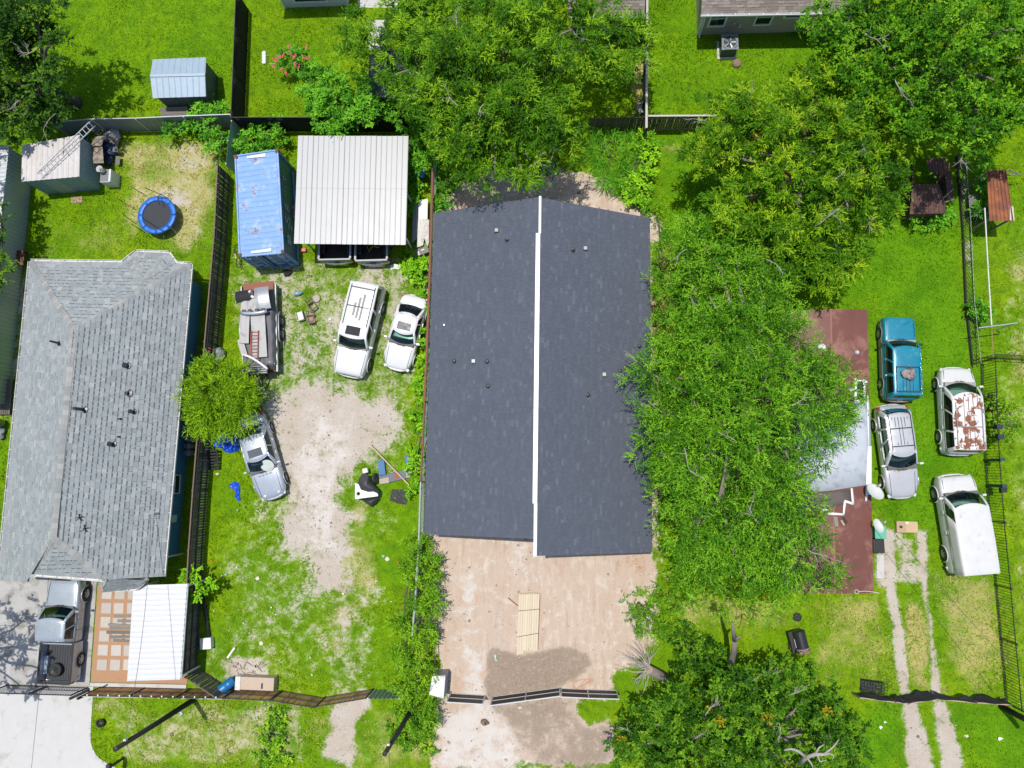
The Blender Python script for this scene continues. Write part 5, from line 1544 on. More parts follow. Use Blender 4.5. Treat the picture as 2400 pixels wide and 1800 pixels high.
STN = {
 'suv': [(0, .70, .82), (.012, .84, .98), (.05, .95, 1.06), (.20, 1, 1.12), (.27, 1, 1.14), (.5, 1, 1.14), (.85, 1, 1.14), (.96, .97, 1.14), (.99, .93, 1.1), (1, .88, 1.0)],
 'sedan': [(0, .52, .58), (.015, .72, .68), (.07, .92, .76), (.20, 1, .87), (.30, 1, .93), (.5, 1, .95), (.75, 1, .97), (.88, .96, .97), (.97, .84, .93), (1, .68, .80)],
 'wagon': [(0, .50, .58), (.015, .70, .68), (.07, .91, .76), (.20, 1, .86), (.30, 1, .92), (.5, 1, .95), (.80, 1, .98), (.93, .95, .98), (.985, .86, .95), (1, .74, .85)],
 'van': [(0, .70, .85), (.012, .86, 1.02), (.05, .96, 1.10), (.14, 1, 1.16), (.2, 1, 1.2), (.5, 1, 1.2), (.9, 1, 1.2), (.985, .99, 1.2), (1, .96, 1.1)],
 'minivan': [(0, .62, .72), (.015, .80, .84), (.06, .94, .92), (.16, 1, 1.0), (.22, 1, 1.04), (.5, 1, 1.04), (.9, 1, 1.04), (.98, .97, 1.02), (1, .92, .95)],
 'box': [(0, .86, .88), (.01, .95, .98), (.04, .98, 1.02), (.20, 1, 1.05), (.27, 1, 1.06), (.5, 1, 1.06), (.9, 1, 1.06), (.98, .98, 1.05), (1, .95, 1.0)],
}
P_white = paint('white_car_paint', (.64, .64, .63)); P_white2 = paint('aged_white_paint', (.58, .58, .56), rough=.4, var=.08, dirt=(.50, .48, .44), dirt_amt=.2)
P_silver = paint('silver_car_paint', (.56, .565, .57), .35, .3); P_grey = paint('blue_silver_paint', (.42, .46, .51), .35, .28)
P_teal = paint('teal_car_paint', (.006, .20, .30), .1, .35, var=.15, dirt=(.06, .30, .30), dirt_amt=.3)
P_taupe = mat('taupe_cladding', (.22, .20, .17), .6)
M_dusty = mat('dusty_roof_stripe', (.30, .28, .26), .9, var=.3, scale=7)
# big white SUV
T, L, X, Wd, rt, bt, zr = vehicle('suv', 'large white SUV with roof rack and sunroof parked on the gravel', 'suv', (815, 877, .9), (862, 662, 1.3),
  dict(paint=P_white, W=2.0, roof=1.83, belt=1.14, stations=STN['suv'], cab=(.265, .37, .955, .985), wins=[(.05, .27), (.30, .53), (.57, .96)], sunroof=(.40, .49, .52), rails=(.50, .93), bars=(.70, .90), wr_=.39, ww=.26, dL=.1,
       side_glass=M_cglassd, hood=(.03, .24, .84), interior=M_intlight, axles=(.16, .77), rlim=.9, rwin=(.1, .95), seats=(.33,), wr=.82, cr=.03))
for y, f0, f1 in ((-.22, .60, .74), (.0, .58, .80), (.22, .56, .84)):
    MB().bar((X(f0), y, zr(y) + .004), (X(f1), y, zr(y) + .004), .13, .012).build('dirt_stripe', M_dusty, T, local=True)
# white sedan
T, L, X, Wd, rt, bt, zr = vehicle('sedan', 'white two-door sedan with sunroof beside the vine-covered fence', 'sedan', (927, 864, .7), (974, 693, .8),
  dict(paint=P_white, W=1.78, roof=1.38, belt=.93, stations=STN['sedan'], cab=(.30, .45, .72, .88), wins=[(.10, .56), (.60, .84)], sunroof=(.50, .60, .62), hood=(.04, .28, .78), wr_=.31, side_glass=M_cglassd, cf=.2, cr=.16, sun_m=mat('grey_sunroof', (.10, .105, .115), .12)))
# grey sedan
T, L, X, Wd, rt, bt, zr = vehicle('sedan', 'blue-grey sedan with round headlights and sunroof next to the blue tarp', 'sedan', (642, 1166, .6), (585, 973, .75),
  dict(paint=P_grey, W=1.84, roof=1.44, belt=.95, stations=STN['sedan'], cab=(.30, .44, .73, .88), wins=[(.10, .44), (.47, .86)], sunroof=(.49, .58, .62), hood=(.04, .28, .72), wr_=.32, cf=.2, cr=.16, hl=(.2, .2, .12), sun_m=mat('grey_sunroof', (.10, .105, .115), .12)))
for s in (-1, 1):
    o = MB().lathe([(.1, -.03), (.1, .02), (.06, .05)], (0, 0, 0), 12).build('round_light', M_headl, T, local=True, smooth=True); o.location = (X(.045), s * .42, .72)
ss = MB().lathe([(.001, .0), (.38, .0), (.38, .01), (.001, .01)], (0, 0, 0), 20).build('sun_shade', mat('pale_shade', (.55, .60, .52), .7), T, local=True)
ss.location = (X(.36), .36, 1.18); ss.rotation_euler = (0, .55, 0)
for k in range(4): MB().box((X(.275), -.34 + k * .22, .945), (.035, .16, .012)).build('hood_vent', M_trim, T, local=True)
# teal SUV
T, L, X, Wd, rt, bt, zr = vehicle('suv', 'weathered teal SUV with taupe lower sides parked beside the mobile home', 'suv', (2106, 744, .9), (2111, 938, .8),
  dict(paint=P_teal, W=1.80, roof=1.68, belt=1.06, stations=STN['box'], cab=(.27, .38, .955, .985), wins=[(.05, .29), (.33, .56), (.62, .94)], rails=(.62, .92), bars=(.63, .92), rail_m=M_trim, ribs=(.64, .91, 6), rib_m=M_trim, wr_=.37, hood=(.03, .24, .86), bumper=P_taupe, interior=M_intlight, side_glass=M_cglassd, wr=.80, wb=.96, cr=.02, arch=P_taupe, hl=(.08, .34, .16), mirror=M_trim, crown=.02))
for s in (-1, 1): MB().box((0, s * (Wd + .004), .52), (L * .9, .02, .36)).build('side_cladding', P_taupe, T, local=True)
MB().bar((X(.06), -.55, 1.065), (X(.10), -.15, 1.08), .02, .01).build('hood_scratch', M_trim, T, local=True)
# silver wagon
T, L, X, Wd, rt, bt, zr = vehicle('station_wagon', 'silver station wagon with roof rack parked behind the teal SUV', 'station wagon', (2116, 1166, .6), (2088, 950, .75),
  dict(paint=P_silver, W=1.86, roof=1.46, belt=.95, stations=STN['wagon'], cab=(.29, .44, .90, .975), wins=[(.09, .37), (.40, .64), (.68, .93)], rails=(.50, .90), bars=(.55, .74), rail_m=M_trim, ribs=(.56, .86, 6), wr_=.32, hood=(.03, .27, .74), cf=.24, cr=.14, hl=(.22, .26, .1), mirror=P_white))
for k in range(2): MB().box((X(.245), -.30 + k * .3, .90), (.03, .22, .012)).build('hood_vent', M_trim, T, local=True)
mb = MB(); rs = random.Random(3)
for k in range(14):
    x, y = X(rs.uniform(.29, .31)), rs.uniform(-.4, .5); mb.bar((x, y, .96), (x + rs.uniform(-.1, .1), y + rs.uniform(-.2, .2), .985), .03, .012)
mb.build('dry_leaves', mat('yellow_leaves', (.45, .36, .06), .8), T, local=True)
# rusty white minivan
def rust_roof():
    t = NT('rusted_white_roof'); n = t.noise(2.6, 8, .62, dist=.4); b = t.noise(.9, 3); f = t.noise(20, 4)
    k = t.math('ADD', t.math('MULTIPLY', n, .7), t.math('MULTIPLY', b, .45))
    c = t.mix(t.step(k, .555, .595), t.mix(f, (.60, .60, .58), (.70, .70, .68)), t.mix(f, (.17, .06, .03), (.30, .11, .055)))
    t.set(c, t.step(k, .555, .60, .4, .85)); return t.m
T, L, X, Wd, rt, bt, zr = vehicle('minivan', 'white minivan with badly rusted roof next to the iron fence', 'minivan', (2243, 864, .9), (2255, 1062, .9),
  dict(paint=P_white2, roof_paint=rust_roof(), W=1.92, roof=1.74, belt=1.03, stations=STN['minivan'], cab=(.16, .31, .955, .99), wins=[(.09, .33), (.36, .66), (.69, .95)], rails=(.42, .94), bars=(.70,), rail_m=mat('dull_rail', (.25, .25, .25), .5), ribs=(.36, .92, 5), rib_m=mat('rust_rib', (.17, .07, .04), .8), wr_=.33, hood=(.03, .14, .82), side_glass=M_cglassd, interior=M_intlight, wr=.82, wb=.96, cr=.03, cf=.28, dL=.1))
# white van
T, L, X, Wd, rt, bt, zr = vehicle('van', 'plain white cargo van with bare flat roof near the two-track drive', 'van', (2243, 1118, 1.1), (2290, 1343, 1.5),
  dict(paint=P_white2, roof_paint=mat('dirty_white_roof', (.58, .575, .56), .55, var=.1, scale=2, dirt=(.42, .40, .37), dirt_amt=.25, dscale=3), W=2.03, roof=1.98, belt=1.18, stations=STN['van'], cab=(.155, .285, .985, .998), wins=[(.06, .22)], wr_=.38, ww=.26, hood=(.03, .13, .84), cf=.22, wr=.88, wb=.97, cr=.0, rlim=.8, rwin=(.3, .85), doors=(.24, .5), seats=(.24,), dL=.15))
# pickups
def pickup(name, label, front, rear, S, bedm, group=None):
    f_cab = S['bed_f']
    st = [(f, w, z) for f, w, z in STN['suv'] if f < f_cab - .01] + [(f_cab - .004, 1, 1.14), (f_cab, .99, 1.0)]
    S = dict(S); S['stations'] = st
    a, b = at(*front), at(*rear); L = math.hypot((a - b).x, (a - b).y)
    T, L, X, Wd, rt, bt, zr = vehicle(name, label, 'pickup', front, rear, S, group)
    x0, x1 = X(f_cab + .006), X(.985); zt = 1.16; bl = x0 - x1; bx = (x0 + x1) / 2
    m = S['paint']; mb = MB(); t = .11
    for s in (-1, 1): mb.box((bx, s * (Wd - t / 2), (zt + .32) / 2), (bl, t, zt - .32))
    mb.box((x0 - .04, 0, .9), (.08, 2 * Wd - 2 * t, .5))
    for s in (-1, 1): mb.box((bx - .2, s * (Wd - .22), .73), (1.0, .24, .28))
    mb.build('bed', m, T, local=True, bevel=.025)
    MB().box((bx, 0, .58), (bl - .04, 2 * Wd - 2 * t - .01, .06)).build('bed_liner', bedm, T, local=True)
    rib = MB().box((0, 0, 0), (bl - .1, .05, .02)).mesh('liner_rib', (0, 0, 0), (bedm,))
    for k in range(9): put('liner_rib', rib, T, (bx, -.62 + k * .155, .622))
    MB().box((x1 - .04, 0, .84), (.07, 2 * Wd - .12, .60)).build('tailgate', m, T, local=True, bevel=.02)
    MB().box((x1 - .04, 0, 1.155), (.09, 2 * Wd - .1, .03)).build('tailgate_cap', S.get('cap', M_trim), T, local=True)
    for s in (-1, 1): MB().box((bx, s * (Wd - t / 2), zt + .006), (bl, t + .01, .025)).build('bed_rail', S.get('cap', M_trim), T, local=True)
    return T, X, Wd
base = dict(W=2.02, roof=1.88, belt=1.14, wr_=.40, ww=.27, axles=(.165, .79), hood=(.03, .25, .84), side_glass=M_cglassd, tz=.95, tly=.93, tx=.985, zbr=.52, cr=.02, rlim=.8, wr=.80)
P_pick = paint('grey_silver_pickup_paint', (.40, .44, .48), .35, .28)
T, X, Wd = pickup('pickup_truck', 'silver-grey crew cab pickup with spare wheel in its bed on the driveway', (179, 1347, 0), (157, 1592, 0),
   dict(base, paint=P_pick, cab=(.255, .36, .565, .60), wins=[(.08, .46), (.50, .90)], bed_f=.61, dL=-.05), mat('bed_liner_grey', (.045, .047, .05), .8))
ty, rm = wheel_meshes(.38, .26, True)
SW_ = thing('spare_wheel', 'spare wheel lying in the bed of the silver-grey pickup', 'wheel', T.matrix_world @ Vector((0, 0, 0)))
p = at(131, 1570, .8); SW_.location = (p.x, p.y, .66)
o = put('tyre', ty, SW_, (0, 0, .13), (math.pi / 2, 0, 0)); o = put('rim', rm, SW_, (0, 0, .13), (math.pi / 2, 0, 0))
P_black = paint('black_pickup_paint', (.03, .033, .036), .2, .3)
cap = mat('grey_bed_cap', (.30, .33, .36), .4)
pickup('pickup_truck', 'left of two dark pickups parked under the carport, tailgate showing', (796, 388, .6), (790, 616, .6), dict(base, paint=P_black, cap=cap, cab=(.255, .36, .56, .60), wins=[(.08, .46), (.50, .90)], bed_f=.61, bumper=M_chrome), M_black)
pickup('pickup_truck', 'right of two dark pickups parked under the carport, yellow straps in bed', (878, 390, .6), (875, 618, .6), dict(base, paint=paint('dark_blue_pickup_paint', (.035, .045, .055), .2, .3), cap=cap, cab=(.255, .36, .56, .60), wins=[(.08, .46), (.50, .90)], bed_f=.61, bumper=M_chrome), M_black)
p = at(872, 581, .7)
S_ = thing('strap', 'yellow strap lying in the bed of the right dark pickup', 'strap', p)
MB().tube([p + V(-.3, .1, 0), p + V(-.15, -.25, .02), p + V(-.05, 0, 0), p + V(.1, .1, .03), p + V(.3, .02, 0), p + V(.45, .06, .02)], .025, 5).build('webbing', mat('yellow_webbing', (.55, .42, .08), .8), S_)
# ------------------------------------------------------------------ trees and shrubs
def leaf_mat(name, dark, mid, light, spot=None, transl=.18, rough=.42):
    t = NT(name)
    a = t.attr('tone'); n = t.noise(.5, 3)
    x = t.math('ADD', a, t.math('MULTIPLY', t.math('SUBTRACT', n, .5), .5), clamp=True)
    K_ = 1.75
    c = t.ramp(x, [(0, mul(dark, K_)), (.5, mul(mid, K_)), (.95, mul(light, K_ * .95))])
    if spot:
        c = t.mix(t.step(t.attr('spot'), .4, .6), c, spot)
    t.set(c, rough + .1, 0, .10)
    tr = t.n('ShaderNodeBsdfTranslucent'); t.l(t.mix(1.0, c, (1.0, 1.0, .55), 'MULTIPLY'), tr.inputs[0])
    mx = t.n('ShaderNodeMixShader'); mx.inputs[0].default_value = transl
    t.l(t.b.outputs[0], mx.inputs[1]); t.l(tr.outputs[0], mx.inputs[2]); t.l(mx.outputs[0], t.out.inputs[0])
    return t.m
LM = {
 'pecan': leaf_mat('pecan_leaf', (.008, .034, .0015), (.046, .130, .003), (.175, .295, .009)),
 'olive': leaf_mat('olive_leaf', (.009, .040, .0015), (.056, .148, .003), (.225, .320, .009), (.20, .065, .022)),
 'elm': leaf_mat('elm_leaf', (.010, .046, .002), (.062, .180, .006), (.190, .345, .018)),
 'ash': leaf_mat('ash_leaf', (.009, .045, .002), (.050, .150, .004), (.150, .300, .012)),
 'oak': leaf_mat('oak_leaf', (.007, .032, .002), (.044, .125, .006), (.140, .255, .012), (.38, .30, .015)),
 'shade': leaf_mat('shade_leaf', (.010, .034, .004), (.026, .075, .006), (.110, .190, .014)),
 'lime': leaf_mat('lime_leaf', (.035, .095, .003), (.120, .240, .005), (.270, .390, .010)),
 'bush': leaf_mat('bush_leaf', (.022, .095, .006), (.070, .220, .012), (.170, .380, .022)),
 'hedge': leaf_mat('hedge_leaf', (.025, .080, .004), (.090, .210, .008), (.230, .370, .015)),
 'vine': leaf_mat('vine_leaf', (.040, .130, .004), (.120, .290, .008), (.260, .450, .015)),
 'reed': leaf_mat('reed_leaf', (.022, .110, .008), (.055, .220, .018), (.120, .340, .04)),
}
M_bark = mat('grey_bark', (.20, .175, .15), .9, var=.35, scale=6, bump=.5, bscale=14)
M_barkd = mat('dark_bark', (.085, .07, .058), .9, var=.35, scale=6, bump=.5, bscale=14)
M_twig = mat('bare_grey_twig', (.36, .33, .29), .85, var=.25, scale=5)
def unit(v): return v / (np.linalg.norm(v, axis=-1, keepdims=True) + 1e-9)
def leaves(base, tdir, Lt, m, ll, lw, spread, droop, upb, tone, rs, spot=None, jit=.35):
    """leaves on twigs. base, tdir (N,3); Lt (N,) twig length; m leaves per twig"""
    N = len(base)
    s = (np.arange(m) + rs.rand(N, m)) / m
    p = base[:, None] + tdir[:, None] * (Lt[:, None] * s)[..., None]
    p[..., 2] -= droop * (s ** 2) * Lt[:, None]
    perp = unit(np.cross(tdir, rs.randn(N, 3)))
    perp2 = np.cross(tdir, perp)
    a = rs.rand(N, m) * 2 * np.pi
    flat = unit(np.cross(tdir, np.array([0, 0, 1.])) + 1e-6)
    side = np.where((rs.rand(N, m) < .5)[..., None], flat[:, None], -flat[:, None])
    around = perp[:, None] * np.cos(a)[..., None] + perp2[:, None] * np.sin(a)[..., None]
    ld = unit(tdir[:, None] * np.cos(spread) + (side * .65 + around * .45) * np.sin(spread) + rs.randn(N, m, 3) * .12)
    ld[..., 2] -= droop * .5; ld = unit(ld)
    nrm = unit(np.array([0, 0, 1.]) * upb + rs.randn(N, m, 3) * jit)
    sd_ = unit(np.cross(ld, nrm)); nn = np.cross(sd_, ld)
    l = ll * rs.uniform(.65, 1.25, (N, m, 1)); w = lw * rs.uniform(.7, 1.25, (N, m, 1))
    v0 = p; v1 = p + ld * l * .42 + sd_ * w / 2 + nn * l * .03; v2 = p + ld * l - nn * l * .08; v3 = p + ld * l * .42 - sd_ * w / 2 + nn * l * .03
    co = np.stack([v0, v1, v2, v3], 2).reshape(-1, 3)
    tn = np.clip(tone[:, None] + (rs.rand(N, m) - .5) * .45, 0, 1).ravel()
    sp = np.repeat(spot if spot is not None else np.zeros(N), m)
    return co, tn, sp
STY = {  # clumps per r^2, twigs per clump, twig length, leaves per twig, leaf length, width, spread, droop, upbias, twig elevation
 'pecan': (8.5, 8, .62, 10, .25, .062, .80, .30, 1.0, .25),
 'olive': (8.5, 8, .60, 10, .24, .060, .75, .20, 1.0, .40),
 'elm': (17., 5, .62, 13, .108, .047, .70, .05, .7, .30),
 'ash': (14., 6, .42, 10, .130, .090, .85, .10, 1.0, .45),
 'oak': (15., 6, .38, 11, .125, .078, .85, .05, .9, .55),
 'shade': (8., 6, .55, 9, .23, .11, .85, .15, .9, .35),
 'lime': (26., 5, .62, 12, .15, .032, .55, .10, .6, .35),
 'bush': (22., 6, .40, 8, .17, .085, .85, .10, .8, .45),
 'hedge': (26., 5, .42, 9, .13, .050, .75, .05, .7, .55),
 'vine': (30., 5, .30, 7, .13, .10, .9, .05, 1.0, .4),
 'reed': (16., 8, .5, 3, .65, .035, .35, .35, .8, 1.0),
}
def crown(name, style, lobes, seed, parent, squash=.75, low=.30, tone0=.45, outward=.5, spots=0.0, dens=1.0, matname=None):
    """lobes: (Vector centre, radius)"""
    rs = np.random.RandomState(seed)
    cd, K, Lt, m, ll, lw, spread, droop, upb, el = STY[style]
    cen = np.mean([np.array(c) for c, r in lobes], 0)
    CO = []; TN = []; SP = []
    for c, r in lobes:
        c = np.array(c); n = max(6, int(cd * r * r * dens))
        if r >= 1.2:
            # boughs: smaller leafy masses on the lobe, with creases between them, over a looser lower layer
            ns = int(5 + r * 1.6)
            sdir = unit(rs.randn(ns, 3)); sdir[:, 2] = np.abs(sdir[:, 2]) * .9 - .1; sdir = unit(sdir)
            sc = sdir * r * rs.uniform(.50, .78, (ns, 1)); sr = r * rs.uniform(.26, .46, ns)
            pick = rs.choice(ns, n, p=sr ** 2 / (sr ** 2).sum())
            d = unit(rs.randn(n, 3)); d[:, 2] = np.abs(d[:, 2]) - .3; d = unit(d)
            off = sc[pick] + d * (sr[pick] * rs.uniform(.45, 1.0, n) ** .4)[:, None]
            inner = rs.rand(n) < low
            d2 = unit(rs.randn(n, 3)); off2 = d2 * (r * rs.uniform(.3, .95, n))[:, None] * np.array([1, 1, .35]) - np.array([0, 0, r * .35])
            off = np.where(inner[:, None], off2, off)
            p = c + off * np.array([1, 1, squash])
        else:
            d = unit(rs.randn(n, 3)); d[:, 2] = np.abs(d[:, 2]) * 1.0 - .35; d = unit(d)
            rad = r * (rs.uniform(.35, 1.0, n) ** .45) * (1 + .16 * np.sin(d[:, 0] * 5 + seed + c[0]) * np.cos(d[:, 1] * 4 + c[1]))
            inner = rs.rand(n) < low
            rad = np.where(inner, rad * rs.uniform(.45, .85, n), rad)
            p = c + d * rad[:, None] * np.array([1, 1, squash])
        o = unit(p - c) * .6 + unit((p - cen) * np.array([1, 1, .3])) * outward
        tone = np.clip(tone0 + (rs.rand(n) - .5) * .75, 0, 1)
        sp = (rs.rand(n) < spots).astype(float)
        az = rs.rand(n, K) * 2 * np.pi
        t = np.stack([np.cos(az), np.sin(az), np.full((n, K), el) + rs.randn(n, K) * .25], -1) + o[:, None] * .55
        t = unit(t).reshape(-1, 3)
        b = np.repeat(p, K, 0) + rs.randn(n * K, 3) * .05
        co, tn, s_ = leaves(b, t, Lt * rs.uniform(.6, 1.25, n * K), m, ll, lw, spread, droop, upb, np.repeat(tone, K), rs, np.repeat(sp, K))
        CO.append(co); TN.append(tn); SP.append(s_)
    co = np.concatenate(CO); tn = np.concatenate(TN); sp = np.concatenate(SP)
    co[:, 2] = np.maximum(co[:, 2], .03)
    me = bpy.data.meshes.new(name)
    fast_mesh(me, co - np.array(parent.location), np.arange(len(co)).reshape(-1, 4))
    for nm, arr in (('tone', tn), ('spot', sp)):
        a = me.attributes.new(nm, 'FLOAT', 'POINT'); a.data.foreach_set('value', np.repeat(arr, 4).astype(np.float32))
    me.materials.append(LM[matname or style])
    ob = bpy.data.objects.new(name, me); COL.objects.link(ob); ob.parent = parent
    return ob
def limb(mb, a, b, r0, r1, rs, bend=.25, n=6):
    a, b = Vector(a), Vector(b); L = (b - a).length
    k = Vector((rs.uniform(-1, 1), rs.uniform(-1, 1), rs.uniform(0, .8))) * L * bend * .5
    pts = [a.lerp(b, i / n) + k * math.sin(math.pi * i / n) + Vector((rs.uniform(-1, 1), rs.uniform(-1, 1), 0)) * L * .015 for i in range(n + 1)]
    mb.tube(pts, [r0 + (r1 - r0) * i / n for i in range(n + 1)], 7); return pts
def twig_fan(mb, p, d, L, r, rs, depth=2):
    """small bare branch with forks"""
    p = Vector(p); d = Vector(d).normalized()
    pts = [p]; q = p
    for i in range(4):
        d = (d + Vector((rs.uniform(-1, 1), rs.uniform(-1, 1), rs.uniform(-.5, .5))) * .28).normalized(); q = q + d * L / 4; pts.append(q)
    mb.tube(pts, [r * (1 - .18 * i) for i in range(5)], 5)
    if depth:
        for k in range(rs.randint(2, 4)):
            i = rs.randint(1, 4); dd = (d + Vector((rs.uniform(-1, 1), rs.uniform(-1, 1), rs.uniform(-.4, .4))) * 1.0).normalized()
            twig_fan(mb, pts[i], dd, L * rs.uniform(.4, .7), r * .6, rs, depth - 1)
def tree(name, label, base_px, style, lobes, zc, seed, fall=.35, trunk_r=.28, cat='tree', group=None, bark=None, bare=0, squash=.75, **kw):
    b = at(*base_px)
    T = thing(name, label, cat, b, group)
    L3 = []
    cu = np.mean([l[0] for l in lobes]); cv = np.mean([l[1] for l in lobes])
    for l in lobes:
        u, v, r = l[:3]; z = l[3] if len(l) > 3 else max(r * squash * .5 + .1, zc - fall * math.hypot(u - cu, v - cv) / 40)
        L3.append((at(u, v, z), r))
    crown('crown', style, L3, seed, T, squash, **kw)
    rs = random.Random(seed); mt = MB(); ml = MB()
    top = Vector((sum(c.x for c, r in L3) / len(L3), sum(c.y for c, r in L3) / len(L3), zc * .55))
    top = Vector((b.x, b.y, 0)).lerp(top, .6); top.z = zc * .5
    limb(mt, (b.x, b.y, 0), top, trunk_r * 1.15, trunk_r * .8, rs, .12)
    mt.lathe([(trunk_r * 1.7, 0), (trunk_r * 1.25, .25), (trunk_r * 1.1, .5)], (b.x, b.y, 0), 10)
    mt.build('trunk', bark or M_bark, T, smooth=True)
    for c, r in L3: limb(ml, top + Vector((rs.uniform(-.1, .1), rs.uniform(-.1, .1), rs.uniform(-.6, .3))), c + Vector((0, 0, r * .2)), trunk_r * .45, .04, rs, .3)
    ml.build('branches', bark or M_bark, T, smooth=True, kind='stuff')
    if bare:
        mb = MB()
        for k in range(bare):
            c, r = L3[rs.randrange(len(L3))]; a = rs.uniform(0, 6.28)
            p = c + Vector((math.cos(a) * r * .55, math.sin(a) * r * .55, r * squash * .85))
            twig_fan(mb, p, (math.cos(a), math.sin(a), .35), rs.uniform(.6, 1.3), .028, rs)
        mb.build('bare_twigs', M_twig, T, smooth=True, kind='stuff')
    return T
tree('pecan_tree', 'big dark green tree with drooping leaf clusters behind the charcoal roof', (1120, 300), 'pecan',
  [(880,115,2.0),(960,65,2.6),(1050,30,2.8),(1130,60,3.0),(1060,170,2.8),(1180,130,3.0),(1270,60,2.6),(1230,250,2.4),(1340,80,2.3),(1440,120,1.9),(1460,60,1.3),(1130,315,2.4),(1240,375,1.3),(1110,385,1.4),(1290,330,1.7),(1000,190,2.0),(1390,30,1.8),(930,180,1.3),(1160,415,.7),(1225,410,.7),(840,90,1.2),(1320,170,1.6),(1180,240,2.2),(1060,280,1.8)], 7.5, 21, trunk_r=.35, bare=7)
tree('ash_tree', 'broad rich green tree in the top right corner', (2180, 200), 'ash',
  [(1960,70,2.0),(1940,30,1.4),(2050,60,2.8),(2150,50,3.0),(2260,60,3.2),(2370,80,2.8),(2080,170,2.4),(2190,180,3.0),(2310,200,2.9),(2390,260,2.0),(2130,270,1.8),(2230,300,1.8),(2330,310,1.3),(2010,130,1.7),(2400,150,2.2),(2430,30,2.4),(1990,180,1.2),(2270,330,1.0)], 7.5, 22, trunk_r=.38, bare=9, fall=.25)
tree('olive_tree', 'yellowish green tree with russet patches below the tan sided house', (1860, 430), 'olive',
  [(1690,290,2.0),(1660,330,1.5),(1790,255,2.2),(1910,250,2.2),(2010,300,2.2),(1680,370,1.9),(1780,370,2.7),(1900,370,3.0),(2010,400,2.4),(2085,420,1.3),(1740,470,2.3),(1860,490,2.7),(1980,510,2.2),(2050,490,1.2),(1890,600,2.0),(1960,590,1.6),(1840,560,2.0),(1915,655,1.2),(1930,200,1.4),(1960,215,1.5),(2060,340,1.8),(1720,250,1.3)], 6.5, 23, trunk_r=.33, spots=.008, bare=6)
tree('elm_tree', 'huge bright green fine-leaved tree between the charcoal roof and mobile home', (1700, 980), 'elm',
  [(1600,600,2.2),(1640,570,2.2),(1720,600,2.5),(1780,640,2.0),(1810,690,1.4),(1610,690,1.9),(1660,700,2.8),(1760,740,2.8),(1795,790,1.9),(1610,800,2.3),(1660,830,3.2),(1780,860,3.0),(1880,890,2.2),(1940,920,2.0),(1980,960,1.3),(1580,890,2.1),(1620,940,2.9),(1740,970,3.2),(1860,990,2.4),(1920,1000,1.5),(1595,1000,2.0),(1650,1050,3.0),(1770,1080,3.0),(1850,1090,1.9),(1610,1110,2.2),(1680,1160,3.0),(1790,1180,2.4),(1860,1180,1.5),(1640,1220,2.0),(1700,1260,2.8),(1810,1260,2.3),(1880,1230,1.5),(1640,1340,2.1),(1750,1360,2.2),(1850,1330,1.9),(1920,1330,1.3),(1630,1310,1.3),(1505,870,.9),(1515,940,.9),(1515,1060,.8),(1890,860,1.2)], 6.0, 24, trunk_r=.45, bare=10, fall=.16, outward=1.1)
tree('oak_tree', 'dense dark green oak at the bottom edge beside the bare lot', (1740, 1680), 'oak',
  [(1530,1690,1.5),(1600,1675,1.7),(1690,1650,1.9),(1790,1630,1.8),(1880,1630,1.7),(1950,1680,1.4),(1510,1740,1.9),(1620,1720,2.7),(1750,1700,2.8),(1870,1710,2.5),(1970,1740,1.6),(1540,1800,1.9),(1670,1810,2.5),(1800,1810,2.6),(1920,1810,2.0),(1990,1720,.9),(1830,1580,1.0),(1770,1590,.9),(1480,1740,1.0)], 5.0, 25, trunk_r=.36, spots=.012, bare=5)
tree('shade_tree', 'dark leaning tree filling the top left corner', (174, 243), 'shade',
  [(20,40,2.4),(90,30,1.9),(10,150,2.4,4.6),(80,150,1.8,4.6),(20,225,1.7,3.2),(90,230,1.3,3.8),(30,298,1.2,2.9),(110,268,1.0,2.9),(150,262,.7,2.9),(-40,80,2.6,4.6),(-40,260,2.2,3.6),(60,280,1.0,2.9),(125,110,1.0),(120,180,.7),(60,90,1.8,4.8)], 6.0, 26, trunk_r=.34, bark=M_barkd, bare=6, tone0=.35, fall=.1)
tree('feathery_tree', 'small yellow-green feathery tree leaning over the board fence by the blue tarp', (530, 925), 'lime',
  [(505,935,1.5),(460,920,1.0),(550,915,1.0),(510,880,.95),(480,980,1.0),(545,975,1.0),(515,1000,.8),(440,950,.6),(580,940,.6),(475,870,.6),(550,870,.5)], 2.6, 27, trunk_r=.10, fall=.2, outward=1.0, dens=1.9)
def shrub(label, lobes, style, seed, z=.9, cat='bush', name='bush', **kw):
    b = at(lobes[0][0], lobes[0][1], 0); T = thing(name, label, cat, b)
    L3 = [(at(l[0], l[1], l[3] if len(l) > 3 else z), l[2]) for l in lobes]
    crown('foliage', style, L3, seed, T, kw.pop('squash', .8), **kw)
    rs = random.Random(seed); mb = MB()
    for c, r in L3: limb(mb, (b.x + rs.uniform(-.2, .2), b.y + rs.uniform(-.2, .2), 0), c, .05, .015, rs, .2, 4)
    mb.build('stems', M_barkd, T)
    return T
shrub('large fresh green bush overhanging the top edge of the white carport', [(790,235,1.5),(760,195,1.1),(830,210,1.1),(760,265,1.1),(840,265,1.2),(800,295,.9),(720,220,.6),(860,235,.8),(735,180,.6)], 'bush', 31, 2.6, matname='bush')
CM = shrub('flowering bush with pink blossoms on the back lawn', [(705,155,.8),(680,140,.6),(700,120,.4),(660,150,.3)], 'bush', 32, 1.3, dens=.8)
rs = random.Random(5); mb = MB()
fl = [(678,109),(680,128),(656,134),(644,138),(641,153),(658,163),(688,133),(711,137),(722,136),(718,113),(700,158),(671,173),(650,140),(665,128),(690,150)]
